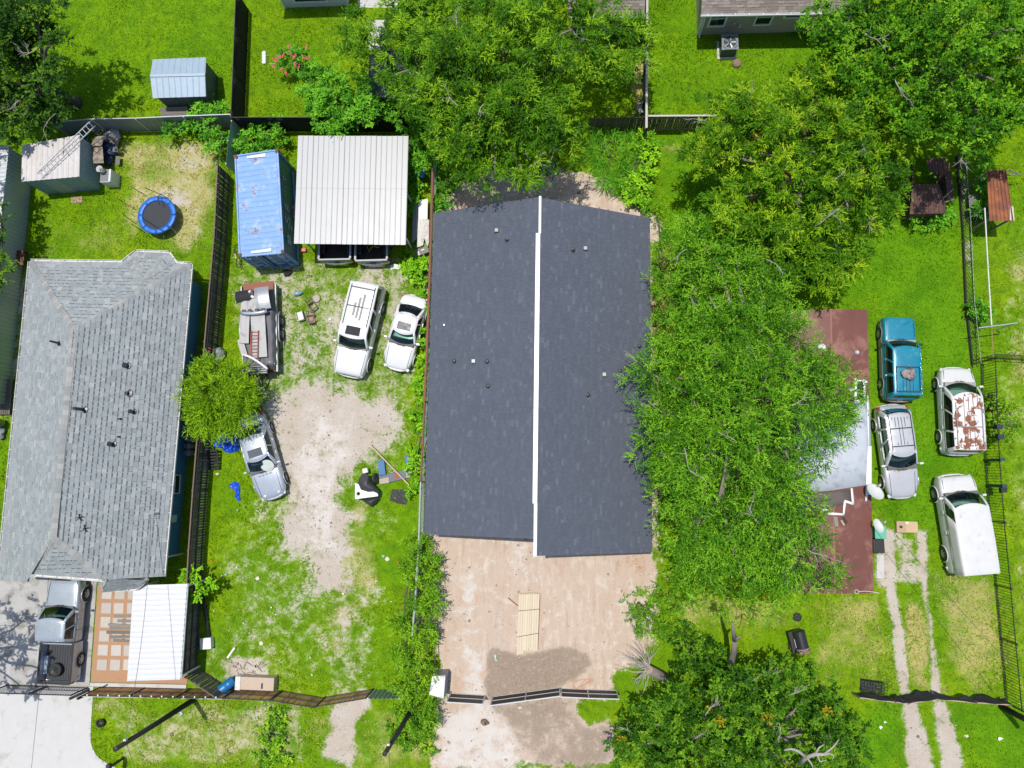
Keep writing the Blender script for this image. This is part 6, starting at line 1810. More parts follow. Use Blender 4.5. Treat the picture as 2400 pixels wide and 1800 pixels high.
for u, v in fl:
    c = at(u, v, 2.1 + rs.uniform(-.2, .2))
    for k in range(7):
        p = c + Vector((rs.gauss(0, .05), rs.gauss(0, .07), rs.gauss(0, .05))); a = rs.uniform(0, 6.28)
        x, y = Vector((math.cos(a), math.sin(a), rs.uniform(-.4, .4))) * .045, Vector((-math.sin(a), math.cos(a), rs.uniform(-.4, .4))) * .06
        mb.add([p - x, p + y, p + x, p - y], [(0, 1, 2, 3)])
mb.build('blossom', mat('pink_blossom', (.62, .05, .12), .6, var=.3), CM)
shrub('glossy blue-green bush behind the corner of the white carport', [(925,255,.8),(960,285,1.0),(1000,310,.9),(1025,335,.7),(985,350,.8),(970,380,.6),(1000,385,.6),(905,275,.6)], 'bush', 33, 1.6, tone0=.4)
shrub('leafy green bush behind the blue container', [(600,310,.7),(640,305,.8),(590,335,.7),(650,330,.6),(570,350,.5),(625,340,.6)], 'bush', 34, .9)
shrub('bright bush growing through the grey metal fence near the small blue-grey shed', [(475,285,.9),(440,295,.6),(510,300,.8),(478,245,.7),(510,265,.6),(400,305,.45),(525,320,.5),(500,340,.4)], 'bush', 35, 1.0)
shrub('tall unkempt hedge of bright bushes along the left edge of the bare lot', [(985,1290,1.0),(990,1335,1.1),(960,1330,.6),(990,1390,1.1),(1005,1420,.8),(985,1455,1.1),(1000,1490,.6),(970,1530,1.0),(990,1570,.9),(955,1605,.9),(985,1640,1.1),(1005,1670,.7),(950,1650,.7),(975,1680,.8),(945,1460,.6),(940,1540,.6)], 'hedge', 36, 1.0, dens=1.35)
shrub('tall grass clump around the pole foot below the hedge', [(960,1720,.9,.2),(985,1700,.7,.2),(930,1715,.6,.2),(1000,1740,.5,.2)], 'vine', 37, .2, cat='grass clump', name='grass_clump', squash=.3, matname='hedge')
shrub('bright bush at the right edge of the bare lot above the bare stump', [(1500,1415,.8),(1540,1445,.9),(1490,1450,.6),(1560,1480,.7),(1520,1470,.7),(1545,1410,.5)], 'hedge', 38, .9, tone0=.42)
shrub('dark understorey bushes between the bright bush and the oak', [(1600,1520,.8),(1610,1490,.8),(1630,1550,.9),(1660,1580,1.0),(1600,1575,.6),(1680,1540,.8),(1720,1570,.9),(1640,1500,.7)], 'oak', 39, 1.2, tone0=.35)
shrub('lime green vines behind the right back corner of the charcoal roof', [(1505,330,.7),(1520,365,.6),(1510,410,.7),(1500,455,.7),(1515,485,.5),(1480,470,.5),(1530,345,.4),(1475,430,.4)], 'vine', 40, .5, squash=.6)
shrub('tall deep green grass behind the charcoal roof', [(1420,335,.9,.3),(1440,380,.9,.3),(1460,415,.8,.3),(1400,370,.7,.3),(1470,350,.7,.3),(1430,420,.6,.3)], 'reed', 41, .3, matname='bush', cat='grass clump', name='grass_clump', squash=.35)
shrub('vines smothering the pipe fence beside the white sedan', [(1000,610,.5),(985,640,.6),(1000,690,.5),(985,725,.4),(1005,730,.4),(1000,790,.5),(990,840,.4),(975,620,.5),(960,645,.4)], 'vine', 42, .6)
shrub('vines on the pipe fence beside the charcoal roof, middle stretch', [(995,880,.5),(988,930,.4),(985,1000,.5),(980,1060,.5),(975,1110,.4),(985,900,.4),(975,970,.35),(970,1150,.4),(965,1090,.4)], 'vine', 43, .5)
shrub('green bush beside the left back corner of the charcoal roof', [(1050,420,.6),(1040,460,.6),(1065,390,.5),(1035,490,.4)], 'bush', 44, .6)
shrub('narrow strip of weeds right beside the carport wall sheets', [(965,430,.4),(985,420,.4),(970,460,.4),(960,490,.3),(965,400,.4)], 'bush', 45, .7)
shrub('straggly weeds grown through the iron fence behind the rusty minivan', [(2325,930,.5,.8),(2335,960,.6,.8),(2360,955,.5,.6),(2330,1000,.6,.6),(2360,1010,.5,.5),(2315,970,.5,.6),(2375,985,.4,.4),(2325,1030,.4,.5)], 'hedge', 46, .7, tone0=.5)
shrub('small dark shrub on the low wire fence', [(2290,727,.45),(2300,735,.4)], 'bush', 47, .5, tone0=.3)
shrub('vine thicket beside the orange rusted roof', [(2303,420,.4),(2302,450,.45),(2300,480,.4),(2305,390,.4),(2298,500,.3)], 'bush', 48, .8)
shrub('low bush below the collapsed brown shed', [(2170,515,.6),(2195,510,.5),(2150,505,.5),(2215,505,.3)], 'bush', 49, .5)
shrub('light green sapling leaning over the board fence below the blue house', [(455,1345,.4),(475,1365,.45),(460,1390,.4),(490,1375,.35),(440,1350,.3)], 'vine', 50, 1.4)
shrub('weedy bushes along the right wall of the charcoal roofed house', [(1545,620,.6),(1555,680,.6),(1545,560,.6),(1550,740,.6),(1540,500,.5)], 'hedge', 51, .6, tone0=.4)
shrub('low weeds beside the corrugated sheets below the carport', [(960,600,.35,.2),(985,590,.35,.2),(975,625,.4,.2),(950,620,.35,.2),(1000,570,.3,.2)], 'vine', 52, .2, squash=.5)
shrub('branch tips of a tree reaching in from the left edge above the grey roof', [(-5,430,.7,3.2),(0,540,.5,3.0),(5,620,.4,3.0),(-15,500,.8,3.2),(0,650,.3,3.0)], 'shade', 53, 3.0, cat='branch', name='overhanging_branch', tone0=.55)
shrub('dense low green weeds outside the slat gate', [(640,1720,.8,.15),(660,1760,.7,.15),(625,1770,.7,.15),(650,1680,.6,.15)], 'vine', 54, .15, cat='grass clump', name='grass_clump', squash=.25, matname='hedge')

tree('roadside_tree', 'tall tree standing outside the left edge whose shade dapples the driveway', (-190, 1500), 'ash', [(-260, 1480, 1.6, 8.0), (-230, 1560, 1.5, 8.0), (-300, 1600, 1.8, 7.5), (-215, 1620, 1.0, 8.2), (-320, 1520, 2.0, 8.0), (-250, 1660, 1.3, 7.5)], 8.0, 60, trunk_r=.25, dens=.32)
# ------------------------------------------------------------------ driveway, patio, paving
def slab_px(px, z, th, z_under=0): 
    return [at(u, v, z) for u, v in px]
# inner driveway slabs
DZ = .05
xs = at(217, 1500, DZ).x; x_mid = at(91, 1640, DZ).x
y_top = at(100, 1340, DZ).y; y_j = at(100, 1468, DZ).y; y_g = at(100, 1606, DZ).y
drv = thing('driveway', 'x', 'x'); bpy.data.objects.remove(drv)
def slabs(name, quads, m, z, th, root_name):
    root = bpy.data.objects.new(root_name, None); COL.objects.link(root); structure(root)
    for q in quads:
        mb = MB(); mb.prism([P2(p, .002) for p in q], [P2(p, z) for p in q]); mb.build(name, m, root, bevel=.008)
    return root
g_ = .012
xl_ = -40.0
slabs('concrete_slab', [
  [V(xl_, y_top, 0), V(xl_, y_j + g_, 0), V(x_mid - g_, y_j + g_, 0), V(x_mid - g_, y_top, 0)],
  [V(x_mid + g_, y_top, 0), V(x_mid + g_, y_j + g_, 0), V(xs, y_j + g_, 0), V(xs, y_top, 0)],
  [V(xl_, y_j - g_, 0), V(xl_, y_g, 0), V(x_mid - g_, y_g, 0), V(x_mid - g_, y_j - g_, 0)],
  [V(x_mid + g_, y_j - g_, 0), V(x_mid + g_, y_g, 0), V(xs, y_g, 0), V(xs, y_j - g_, 0)]], M_concrete_in, DZ, .05, 'inner_driveway')
curve = [(217, 1640), (213, 1700), (212, 1735), (216, 1752), (224, 1768), (238, 1781), (256, 1792), (285, 1806), (330, 1830)]
cw = [at(u, v, DZ) for u, v in curve]
yb_ = -19.0
q1 = [V(xl_, y_g - .02, 0), V(xl_, yb_, 0), V(x_mid - .18, yb_, 0), V(x_mid - g_, y_g - .02, 0)]
q2 = [V(x_mid + g_, y_g - .02, 0), V(x_mid - .16, yb_, 0), V(cw[-1].x, yb_, 0)] + [P2(p, 0) for p in reversed(cw)] + [V(cw[0].x, y_g - .02, 0)]
slabs('concrete_slab', [q1, q2], M_concrete, DZ, .05, 'outer_driveway')
# patio bed with pale square pavers
M_brickdust = mat('orange_brick_dust', (.40, .23, .13), .9, var=.2, scale=8, bump=.3, bscale=60)
px0, px1 = at(221, 1490, .02).x, at(445, 1490, .02).x; py0, py1 = at(300, 1372, .02).y, at(300, 1600, .02).y
pt = MB().box(((px0 + px1) / 2, (py0 + py1) / 2, .015), (px1 - px0, py0 - py1, .03)).build('patio', M_brickdust); structure(pt)
M_paver = mat('pale_paver', (.50, .46, .41), .85, var=.12, scale=4, orand=.15)
pm = MB().box((0, 0, 0), (.60, .60, .05)).mesh('paver', (0, 0, 0), (M_paver,))
rs = random.Random(8)
for i in range(7):
    for j in range(7):
        x = px0 + .62 + i * .78; y = py0 - .5 - j * .80
        if x < px1 - .3 and y > py1 + .3: put('paver', pm, pt, (x + rs.uniform(-.02, .02), y + rs.uniform(-.02, .02), .03), (0, 0, rs.uniform(-.03, .03)))
kb = MB().bar(V(px0, py1 - .12, .06), V(px1, py1 - .12, .06), .2, .12).build('kerb', M_concrete); structure(kb)
wp_ = thing('plank_pile', 'weathered planks lying on the patio beside the white awning', 'planks', at(285, 1475, 0))
pl = MB().box((0, 0, 0), (1.5, .16, .035)).mesh('plank', (0, 0, 0), (M_wood_old,))
for k, (dx, dy, a, l) in enumerate(((.1, .75, .03, .8), (.3, .5, .0, .7), (0, .25, -.04, 1), (.05, .05, .03, 1), (-.05, -.16, 0, 1.05), (.1, -.4, .02, .9), (.15, -.62, -.03, .8), (.0, .15, .06, .9))):
    put('plank', pl, wp_, (dx, dy, .06 + .035 * (k % 3)), (0, 0, a), (l, 1, 1))
# concrete patio at the top behind the tree
for q, nm in (([(840, -20), (966, -20), (966, 18), (838, 18)], 'patio_slab'), ([(862, 47), (901, 47), (900, 116), (864, 116)], 'garden_path'), ([(2055, 1300), (2072, 1300), (2072, 1355), (2055, 1355)], 'doorstep_slab')):
    pts = [at(u, v, .04) for u, v in q]; o = MB().prism([P2(p, .002) for p in pts], [P2(p, .04) for p in pts]).build(nm, M_concrete); structure(o)

# ------------------------------------------------------------------ trampoline
c = at(368, 504, .75); T = thing('trampoline', 'round trampoline with bright blue rim pad on the left lawn', 'trampoline', P2(c, 0))
MB().lathe([(.001, .74), (.93, .74), (.93, .745), (.001, .745)], P2(c, 0), 32).build('jumping_mat', mat('trampoline_mat', (.035, .038, .045), .8, var=.12), T)
M_pad = mat('blue_pad', (.008, .13, .50), .45, var=.12)
for k in range(8):
    a0, a1 = k * math.pi / 4 + .008, (k + 1) * math.pi / 4 - .008
    mb = MB(); mb.grid(lambda u, w: P2(c, .755 + .035 * math.sin(w * math.pi) + .006 * math.sin(u * 12)) + V(math.cos(a0 + (a1 - a0) * u), math.sin(a0 + (a1 - a0) * u), 0) * (.90 + .31 * w), 8, 4); mb.build('rim_pad', M_pad, T, smooth=True, solid=.02)
MB().tube([P2(c, .72) + V(math.cos(a), math.sin(a), 0) * 1.18 for a in np.linspace(0, 2 * math.pi, 33)], .025, 6).build('frame_ring', M_galv, T)
for k in range(6):
    a = k * math.pi / 3 + .3; p = P2(c, 0) + V(math.cos(a), math.sin(a), 0) * 1.16
    MB().tube([P2(p, .72), P2(p, .03)], .022, 6).build('leg', M_galv, T)
for (u0, v0, u1, v1, z1) in ((344, 460, 305, 437, 1.9), (395, 465, 340, 441, 2.0), (318, 492, 277, 466, 2.0), (318, 524, 287, 500, 1.9), (340, 545, 308, 525, 1.6), (378, 455, 374, 480, 1.2), (332, 510, 388, 545, .95)):
    p, q = at(u0, v0, .75), at(u1, v1, z1); m_ = p.lerp(q, .5) + V(0, 0, .25)
    MB().tube([p, p.lerp(m_, .5) + V(0, 0, .08), m_, m_.lerp(q, .6) + V(0, 0, .03), q], .022, 6).build('net_pole', M_black, T, smooth=True)

# ------------------------------------------------------------------ ladders
def ladder(label, a, b, w, n, m, rail=(.035, .07), group=None, side=None):
    T = thing('ladder', label, 'ladder', a)
    d = (b - a).normalized(); s = side.normalized() if side is not None else d.cross(V(0, 0, 1)).normalized()
    for k in (-1, 1): MB().bar(a + s * k * w / 2, b + s * k * w / 2, *rail).build('rail', m, T)
    for i in range(n):
        p = a.lerp(b, (i + .5) / n); MB().bar(p - s * w / 2, p + s * w / 2, .03, .03).build('rung', m, T)
    return T
ladder('long aluminium ladder lying across the mildewed shed roof', at(92, 412, 2.25), at(218, 289, 2.45), .45, 16, M_galv)
ladder('short wooden ladder lying behind the junk beside the mildewed shed', at(222, 300, .9), at(252, 324, .7), .4, 5, M_wood_old)
# ------------------------------------------------------------------ junk beside the shed
def bag(name, label, u, v, z, r, m, seed, cat='bag', sq=.8, group=None):
    rs = np.random.RandomState(seed); c = at(u, v, z); ph = rs.rand(8) * 6
    T = thing(name, label, cat, c, group)
    def f(i, j):
        a = i * 2 * math.pi; b = (j - .02) * math.pi * .98
        rr = r * (1 + .13 * math.sin(3 * a + ph[0]) * math.sin(b) + .10 * math.sin(5 * a + ph[1] + 4 * b) + .06 * math.sin(9 * a + ph[2] - 6 * b))
        return c + V(rr * math.sin(b) * math.cos(a) * (1.15 if seed % 2 else .9), rr * math.sin(b) * math.sin(a), max(0.01 - 0, r * sq * (1 - math.cos(b)) * .62 * (1 + .1 * math.sin(7 * a + ph[3]))))
    MB().grid(lambda i, j: f(i, 1 - j), 26, 12).build('sack', m, T, smooth=True)
    mb = MB(); k = c + V(0, 0, r * sq * 1.2); mb.lathe([(r * .12, -.05), (r * .05, .04), (r * .14, .12)], k, 8).build('knot', m, T)
    return T
M_bluebag = mat('dark_blue_bag', (.008, .02, .05), .3, var=.4, scale=5, bump=.6, bscale=7)
bag('garbage_bag', 'big dark blue garbage bag in the junk beside the mildewed shed', 256, 355, .05, .55, M_bluebag, 1)
bag('garbage_bag', 'lower dark blue garbage bag beside the mildewed shed', 258, 378, .02, .38, M_bluebag, 4)
bag('cloth_sack', 'crumpled grey-white sheet heap against the grey metal fence', 268, 318, .1, .45, mat('grey_sheet', (.30, .29, .28), .8, var=.3, bump=.6, bscale=6), 3, 'sheet', .7)
bag('cloth_sack', 'crumpled brown tarp heap below the grey-white sheet', 272, 335, .1, .35, mat('brown_tarp', (.20, .175, .15), .8, var=.3, bump=.6, bscale=6), 6, 'tarp', .7)
for q, lab, tz in (([(214, 341), (240, 343), (243, 382), (219, 383)], 'lower mouldy plywood sheet leaning by the mildewed shed', .95), ([(222, 320), (245, 318), (238, 342), (213, 341)], 'upper mouldy plywood sheet leaning by the mildewed shed', 1.0)):
    pts = [at(u, v, tz + .06 * i) for i, (u, v) in enumerate(q)]; o = MB().slab(pts, .02).build('plywood_sheet', mat('mouldy_plywood', (.33, .26, .19), .85, var=.3, scale=3, dirt=(.14, .12, .10), dirt_amt=.6, dscale=2.5), origin=P2(pts[0], tz)); tag(o, lab, 'plywood')
c = at(276, 376, .3); o = MB().box(c, (.25, .55, .04), Matrix.Rotation(.3, 3, 'Y')).build('wood_board', M_wood_old, origin=c); tag(o, 'short brown board leaning behind the dark blue bags', 'board')
wm = thing('washing_machine', 'old white top-load washer standing in front of the mildewed shed', 'washing machine', P2(at(248, 412, .9), 0))
c = P2(wm.location, 0); MB().box(c + V(0, 0, .45), (.72, .82, .9)).build('cabinet', M_offwhite, wm, bevel=.02); MB().box(c + V(-.08, -.0, .91), (.5, .74, .03)).build('lid', mat('grey_lid', (.18, .18, .19), .6), wm); MB().box(c + V(.29, 0, .93), (.12, .8, .07)).build('control_panel', mat('pale_panel', (.55, .60, .58), .4), wm)
def bucket(label, u, v, z, r, h, m, cat='bucket', name='bucket', group=None):
    c = at(u, v, z); T = thing(name, label, cat, c, group)
    MB().lathe([(r * .8, 0), (r, h), (r * 1.06, h), (r * 1.06, h - .03), (r * 1.0, h - .04)], c, 18, cap=False).build('wall', m, T, smooth=True)
    MB().lathe([(.001, .02), (r * .8, .02)], c, 18, cap=False).build('base', M_dark, T)
    MB().tube([c + V(math.cos(a) * r * 1.05, math.sin(a) * r * .35 - r * .6, h - .02) for a in np.linspace(math.pi, 2 * math.pi, 8)], .01, 4).build('handle', M_galv, T)
    return T
bucket('white bucket standing on the old washer', 241, 401, .96, .19, .36, M_offwhite)
bucket('grey bucket beside the dark blue bags', 277, 355, .3, .16, .32, mat('grey_bucket', (.20, .22, .23), .5))
bucket('blue-green bucket behind the plywood sheets', 207, 327, .3, .22, .4, mat('teal_bucket', (.02, .16, .22), .5))
c = at(180, 468, .02); o = MB().box(c, (.72, .42, .05), zrot(.05)).build('stepping_slab', mat('pink_brick', (.38, .24, .19), .9), origin=c); tag(o, 'pinkish stepping slab in front of the mildewed shed', 'slab')
# rusty cart and clutter by the neighbour's wall
c = at(47, 605, .5); T = thing('utility_cart', 'rusty brown cart standing against the corrugated building', 'cart', P2(c, 0))
MB().box(P2(c, .6), (.7, .95, .06)).build('tray', M_rust, T); MB().bar(P2(c, .75) + V(.7, .3, 0), P2(c, .75) + V(.7, -.3, 0), .04).build('handle', M_black, T)
for sx in (-1, 1):
    for sy in (-1, 1): MB().bar(P2(c, .0) + V(sx * .3, sy * .4, 0), P2(c, .6) + V(sx * .3, sy * .4, 0), .04).build('leg', M_black, T)
for sy in (-1, 1): MB().bar(P2(c, .7) + V(.3, sy * .3, 0), P2(c, .75) + V(.72, sy * .3, 0), .03).build('side_bar', M_black, T)
def pallet(label, c, a, m, tilt=0, group=None, size=(1.2, 1.0)):
    T = thing('pallet', label, 'pallet', c, group, a); T.rotation_euler = (tilt, 0, a)
    sl_ = MB().box((0, 0, 0), (size[0], .1, .02)).mesh('slat', (0, 0, 0), (m,)); st_ = MB().box((0, 0, 0), (.08, size[1], .09)).mesh('stringer', (0, 0, 0), (m,))
    for k in range(7): put('slat', sl_, T, (0, -size[1] / 2 + .06 + k * (size[1] - .12) / 6, .13))
    for k in range(3): put('stringer', st_, T, (-size[0] / 2 + .05 + k * (size[0] - .1) / 2, 0, .07)); put('slat', sl_, T, (0, -size[1] / 2 + .06 + k * (size[1] - .12) / 2, .012))
    return T
pallet('dark pallet on edge at the left frame edge beside the grey roof', at(12, 930, .2), math.pi / 2, M_fence_dark, .1, size=(2.2, .9))
pallet('black pallet leaning on the board fence beside the grey sedan', at(492, 1077, .25), .05, mat('black_pallet', (.018, .018, .02), .7, var=.3), .25, size=(1.15, 1.2))
pallet('grey wooden pallet below the small blue-grey shed', at(412, 264, .35), .02, M_wood_old, .6, size=(1.8, .7))
bucket('grey bin with dark mouth at the left frame edge', 4, 992, .2, .28, .6, M_grey, 'bin', 'bin')
bag('covered_heap', 'grey tarp heap at the left frame edge below the bin', 4, 1015, 0, .4, mat('grey_tarp', (.22, .23, .25), .5, var=.3, bump=.5, bscale=6), 8, 'tarp')
# two gas bottles between house and fence
T0 = None
for k, (v) in enumerate((1029, 1046, 1062)):
    p = at(447, v, .6); T = thing('gas_bottle', ('top', 'middle', 'bottom')[k] + ' of three grey gas bottles between blue wall and fence', 'gas bottle', P2(p, 0), 'gas bottles by the blue wall')
    MB().lathe([(.2, 0), (.2, .9), (.17, 1.0), (.06, 1.06), (.06, 1.12)], P2(p, 0), 16).build('tank', mat('grey_bottle', (.17, .20, .22), .4), T, smooth=True); MB().lathe([(.1, 1.08), (.1, 1.2)], P2(p, 0), 10, cap=False).build('collar', M_galv, T)

# ------------------------------------------------------------------ car parts trailer
def trailer():
    a, b = at(612, 884, .6), at(608, 668, .6)
    mid = (a + b) / 2; d = a - b; L = math.hypot(d.x, d.y)
    T = thing('trailer', 'loaded flatbed trailer with tarp and scrap parked on the gravel', 'trailer', (mid.x, mid.y, 0), None, math.atan2(d.y, d.x))
    W_ = 1.05
    MB().box((-.1, 0, .55), (L - .3, 2 * W_, .12)).build('deck', M_rust, T, local=True)
    for s in (-1, 1): MB().box((-.1, s * W_, .68), (L - .3, .06, .22)).build('side_rail', M_grey, T, local=True)
    MB().box((-L / 2 + .12, 0, .72), (.5, 2 * W_ - .25, .06)).build('ramp', mat('red_brown_ramp', (.25, .085, .05), .7), T, local=True)
    ty, rm = wheel_meshes(.33, .22)
    for x in (-.55, .25):
        for s in (-1, 1):
            w = bpy.data.objects.new('wheel', None); COL.objects.link(w); w.parent = T; w.location = (x, s * (W_ + .14), .33); w.rotation_euler = (0, 0, 0 if s > 0 else math.pi); put('tyre', ty, w); put('rim', rm, w)
    for s in (-1, 1): MB().tube([(-1.1, s * (W_ + .14), .5), (-.9, s * (W_ + .14), .74), (-.15, s * (W_ + .14), .78), (.6, s * (W_ + .14), .74), (.8, s * (W_ + .14), .5)], .05, 6).build('mudguard', M_grey, T, local=True, smooth=True)
    MB().tube([(L / 2 - .6, .5, .5), (L / 2 + .7, 0, .45)], .05, 6).build('drawbar', M_black, T, local=True); MB().tube([(L / 2 - .6, -.5, .5), (L / 2 + .7, 0, .45)], .05, 6).build('drawbar', M_black, T, local=True)
    MB().tube([(L / 2 + .5, 0, 0), (L / 2 + .5, 0, .6)], .035, 6).build('jack_stand', M_galv, T, local=True)
    # tarp over the load
    rs = np.random.RandomState(5); ph = rs.rand(10) * 6
    def f(u, w):
        x = -L / 2 + .35 + u * (L - .75); y = (w * 2 - 1)
        e = abs(y)
        z = 1.12 + .10 * math.sin(u * 5 + ph[0]) * (1 - e) + .03 * math.sin(u * 17 + ph[1] + y * 3) + .02 * math.sin(y * 14 + ph[2])
        if e > .82: z -= (e - .82) * 2.4 + .05 * math.sin(u * 40 + ph[3])
        if u < .06: z -= (.06 - u) * 6
        if u > .95: z -= (u - .95) * 8
        return V(x, y * W_ * 1.04, z)
    MB().grid(f, 60, 28).build('tarp', mat('charcoal_tarp', (.095, .095, .105), .6, var=.2, scale=3), T, local=True, smooth=True)
    return T, L
TR, TL = trailer()
def on_trailer(x, y, z): return TR.matrix_basis @ Vector((x, y, z)) if False else (Matrix.Rotation(TR.rotation_euler.z, 4, 'Z') @ Vector((x, y, z)) + TR.location)
ta = TR.rotation_euler.z
M_sheetgrey = mat('grey_sheet_scrap', (.42, .41, .39), .7, var=.12, scale=2, dirt=(.30, .29, .28), dirt_amt=.4)
def plate(label, x, y, l, w, z, rz=0.0, m=None, name='metal_sheet', cat='sheet', bend=.05):
    c = on_trailer(x, y, z); T = thing(name, label, cat, c, None, ta + rz)
    MB().grid(lambda u, v: V((u - .5) * l, (v - .5) * w, bend * math.sin(u * 3.1) + .03 * math.sin(v * 5)), 12, 4).build('panel', m or M_sheetgrey, T, local=True, solid=.025)
    return T
plate('pale grey sheet on the left side of the loaded trailer', -.45, -.62, 2.6, .55, 1.32, -.06)
plate('long pale grey sheet down the middle of the loaded trailer', -.2, .18, 3.9, .85, 1.30, .03)
plate('short crumpled grey sheet at the left front of the loaded trailer', 1.05, -.85, 1.0, .35, 1.22, .25)
plate('crumpled dark plastic at the back corner of the loaded trailer', -2.0, -.65, .7, 1.0, 1.3, .1, M_blackcloth, 'plastic_sheet', 'plastic', .14)
plate('bent silver car hood lying on the back of the loaded trailer', -1.75, .55, 1.35, .85, 1.5, .1, M_grey, 'car_hood', 'car hood', .16)
c0, c1 = on_trailer(.15, .02, 1.45), on_trailer(1.95, -.08, 1.40)
ladder('short red ladder lying on the grey sheets of the loaded trailer', c0, c1, .42, 9, mat('red_ladder_paint', (.30, .05, .02), .6), (.05, .05))
def bar_thing(name, label, cat, pts, r, m, extra=None):
    T = thing(name, label, cat, P2(pts[0], pts[0].z)); MB().tube(pts, r, 8).build('tube', m, T, smooth=True)
    if extra: extra(T)
    return T
pts = [on_trailer(-.95 + .1 * math.cos(t * 3.14 - 1.57), -.75 + 1.55 * t, 1.5 + .05 * math.sin(t * 3.14)) for t in np.linspace(0, 1, 9)]
T = thing('bumper', 'silver car bumper lying across the loaded trailer', 'bumper', pts[0])
mb = MB(); mb.tube(pts, .11, 8); mb.build('skin', mat('silver_bumper', (.42, .45, .50), .3, .4), T, smooth=True)
for k in (.12, .35, .62, .85): MB().box(pts[0].lerp(pts[-1], k) + V(0, .1, .08), (.22, .12, .06), zrot(ta + 1.57)).build('recess', M_trim, T)
pts = [on_trailer(1.55 + .2 * t + .75 * t * t, -.75 + 1.5 * t - .1 * math.sin(t * 3), 1.45) for t in np.linspace(0, 1, 9)]
T = thing('bumper', 'curved white bumper strip across the front of the loaded trailer', 'bumper', pts[0]); MB().tube(pts, .07, 8).build('skin', M_white, T, smooth=True)
T = thing('truck_grille', 'chrome truck grille with three bars at the front of the loaded trailer', 'grille', on_trailer(2.45, .1, 1.1), None, ta)
for k in range(4): MB().box((-.18 + k * .13, 0, .12), (.05, 1.0, .05)).build('bar', M_chrome, T, local=True)
MB().box((0, 0, .06), (.55, 1.05, .05)).build('backing', M_trim, T, local=True); MB().lathe([(.1, .14), (.1, .18), (.05, .2)], (0, 0, 0), 14).build('badge', M_chrome, T, local=True)
rs = random.Random(12)
T = thing('scrap_heap', 'tangle of pipes and car scrap at the front of the loaded trailer', 'scrap', on_trailer(2.2, 0, .8))
for k in range(16):
    p = on_trailer(rs.uniform(1.95, 2.75), rs.uniform(-.95, 1.0), rs.uniform(.75, 1.2)); a = rs.uniform(0, 6.28); l = rs.uniform(.3, .8)
    MB().tube([p, p + V(math.cos(a) * l * .5, math.sin(a) * l * .5, rs.uniform(0, .12)), p + V(math.cos(a + .5) * l, math.sin(a + .5) * l, rs.uniform(-.1, .1))], rs.choice((.02, .03, .045)), 6).build('pipe', rs.choice((M_grey, M_trim, M_rust, M_offwhite, M_galv)), T)
T = thing('scrap_heap', 'small scrap parts among dark plastic at the back of the loaded trailer', 'scrap', on_trailer(-2.0, .1, 1.2))
for k in range(9):
    p = on_trailer(rs.uniform(-2.25, -1.75), rs.uniform(-.3, .35), 1.3 + rs.uniform(0, .15)); MB().box(p, (rs.uniform(.1, .35), rs.uniform(.08, .2), .08), zrot(rs.uniform(0, 3))).build('scrap_piece', rs.choice((M_offwhite, M_trim, M_rust, M_grey)), T)
# covered red machine behind the fence foot
c = at(505, 830, .5); T = thing('covered_mower', 'red machine under a grey cover peeking out above the feathery tree', 'mower', P2(c, 0))
mb = MB(); mb.lathe([(.5, .1), (.48, .35), (.36, .58), (.2, .66), (.001, .69)], P2(c, 0), 18)
for p_ in mb.v: a_ = math.atan2(p_.y - c.y, p_.x - c.x); k_ = 1 + .16 * math.sin(3 * a_ + 1) + .1 * math.sin(7 * a_); p_.x = c.x + (p_.x - c.x) * k_ * .85; p_.y = c.y + (p_.y - c.y) * k_ * 1.15; p_.z *= 1 + .12 * math.sin(2 * a_)
mb.build('cover', mat('grey_cover', (.26, .28, .29), .6, var=.3, scale=5), T, smooth=True); MB().box(P2(c, .3) + V(-.42, .05, 0), (.4, .95, .5)).build('body', mat('red_plastic', (.40, .02, .03), .4), T, bevel=.05)

# ------------------------------------------------------------------ yard debris
def broken_chair(label, u, v, rz, tip):
    c = at(u, v, .05); T = thing('chair', label, 'chair', c); T.rotation_euler = (tip, .2, rz)
    mw = mat('dark_brown_wood', (.13, .10, .085), .7, var=.25)
    MB().box((0, 0, .42), (.46, .46, .05)).build('seat', mat('brown_cushion', (.25, .16, .12), .8), T, local=True, bevel=.015)
    for sx in (-1, 1):
        for sy in (-1, 1): MB().box((sx * .2, sy * .2, .2), (.045, .045, .4)).build('leg', mw, T, local=True)
    for sx in (-1, 1): MB().box((sx * .2, .21, .68), (.045, .04, .5)).build('back_post', mw, T, local=True)
    MB().box((0, .21, .88), (.44, .03, .1)).build('backrest', mw, T, local=True)
    for sy in (-1, 1): MB().box((0, sy * .2, .15), (.38, .03, .03)).build('stretcher', mw, T, local=True)
broken_chair('broken dark chair lying tipped on the gravel, upper one', 720, 700, .6, 1.5)
broken_chair('broken dark chair lying tipped on the gravel, lower one', 727, 728, .1, 1.3)
c = at(742, 700, .05); o = MB().lathe([(.22, 0), (.24, .04), (.22, .07), (.001, .08)], c, 18).build('stool_seat', mat('beige_seat', (.42, .37, .31), .8), origin=c, smooth=True); tag(o, 'round beige seat lying beside the broken chairs', 'seat')
c = at(706, 742, .05); T = thing('drawer', 'pale grey drawer lying beside the broken chairs', 'drawer', c, None, .3)
MB().box((0, 0, .1), (.42, .55, .03)).build('base', M_offwhite, T, local=True); [MB().box((s * .2, 0, .2), (.03, .55, .2)).build('side', mat('pale_grey', (.40, .40, .38), .6), T, local=True) for s in (-1, 1)]; MB().box((0, -.28, .2), (.42, .03, .24)).build('front', M_offwhite, T, local=True)
c = at(731, 748, .05); T = thing('seat_cushion', 'pair of brown square cushions below the broken chairs', 'cushion', c, None, .7)
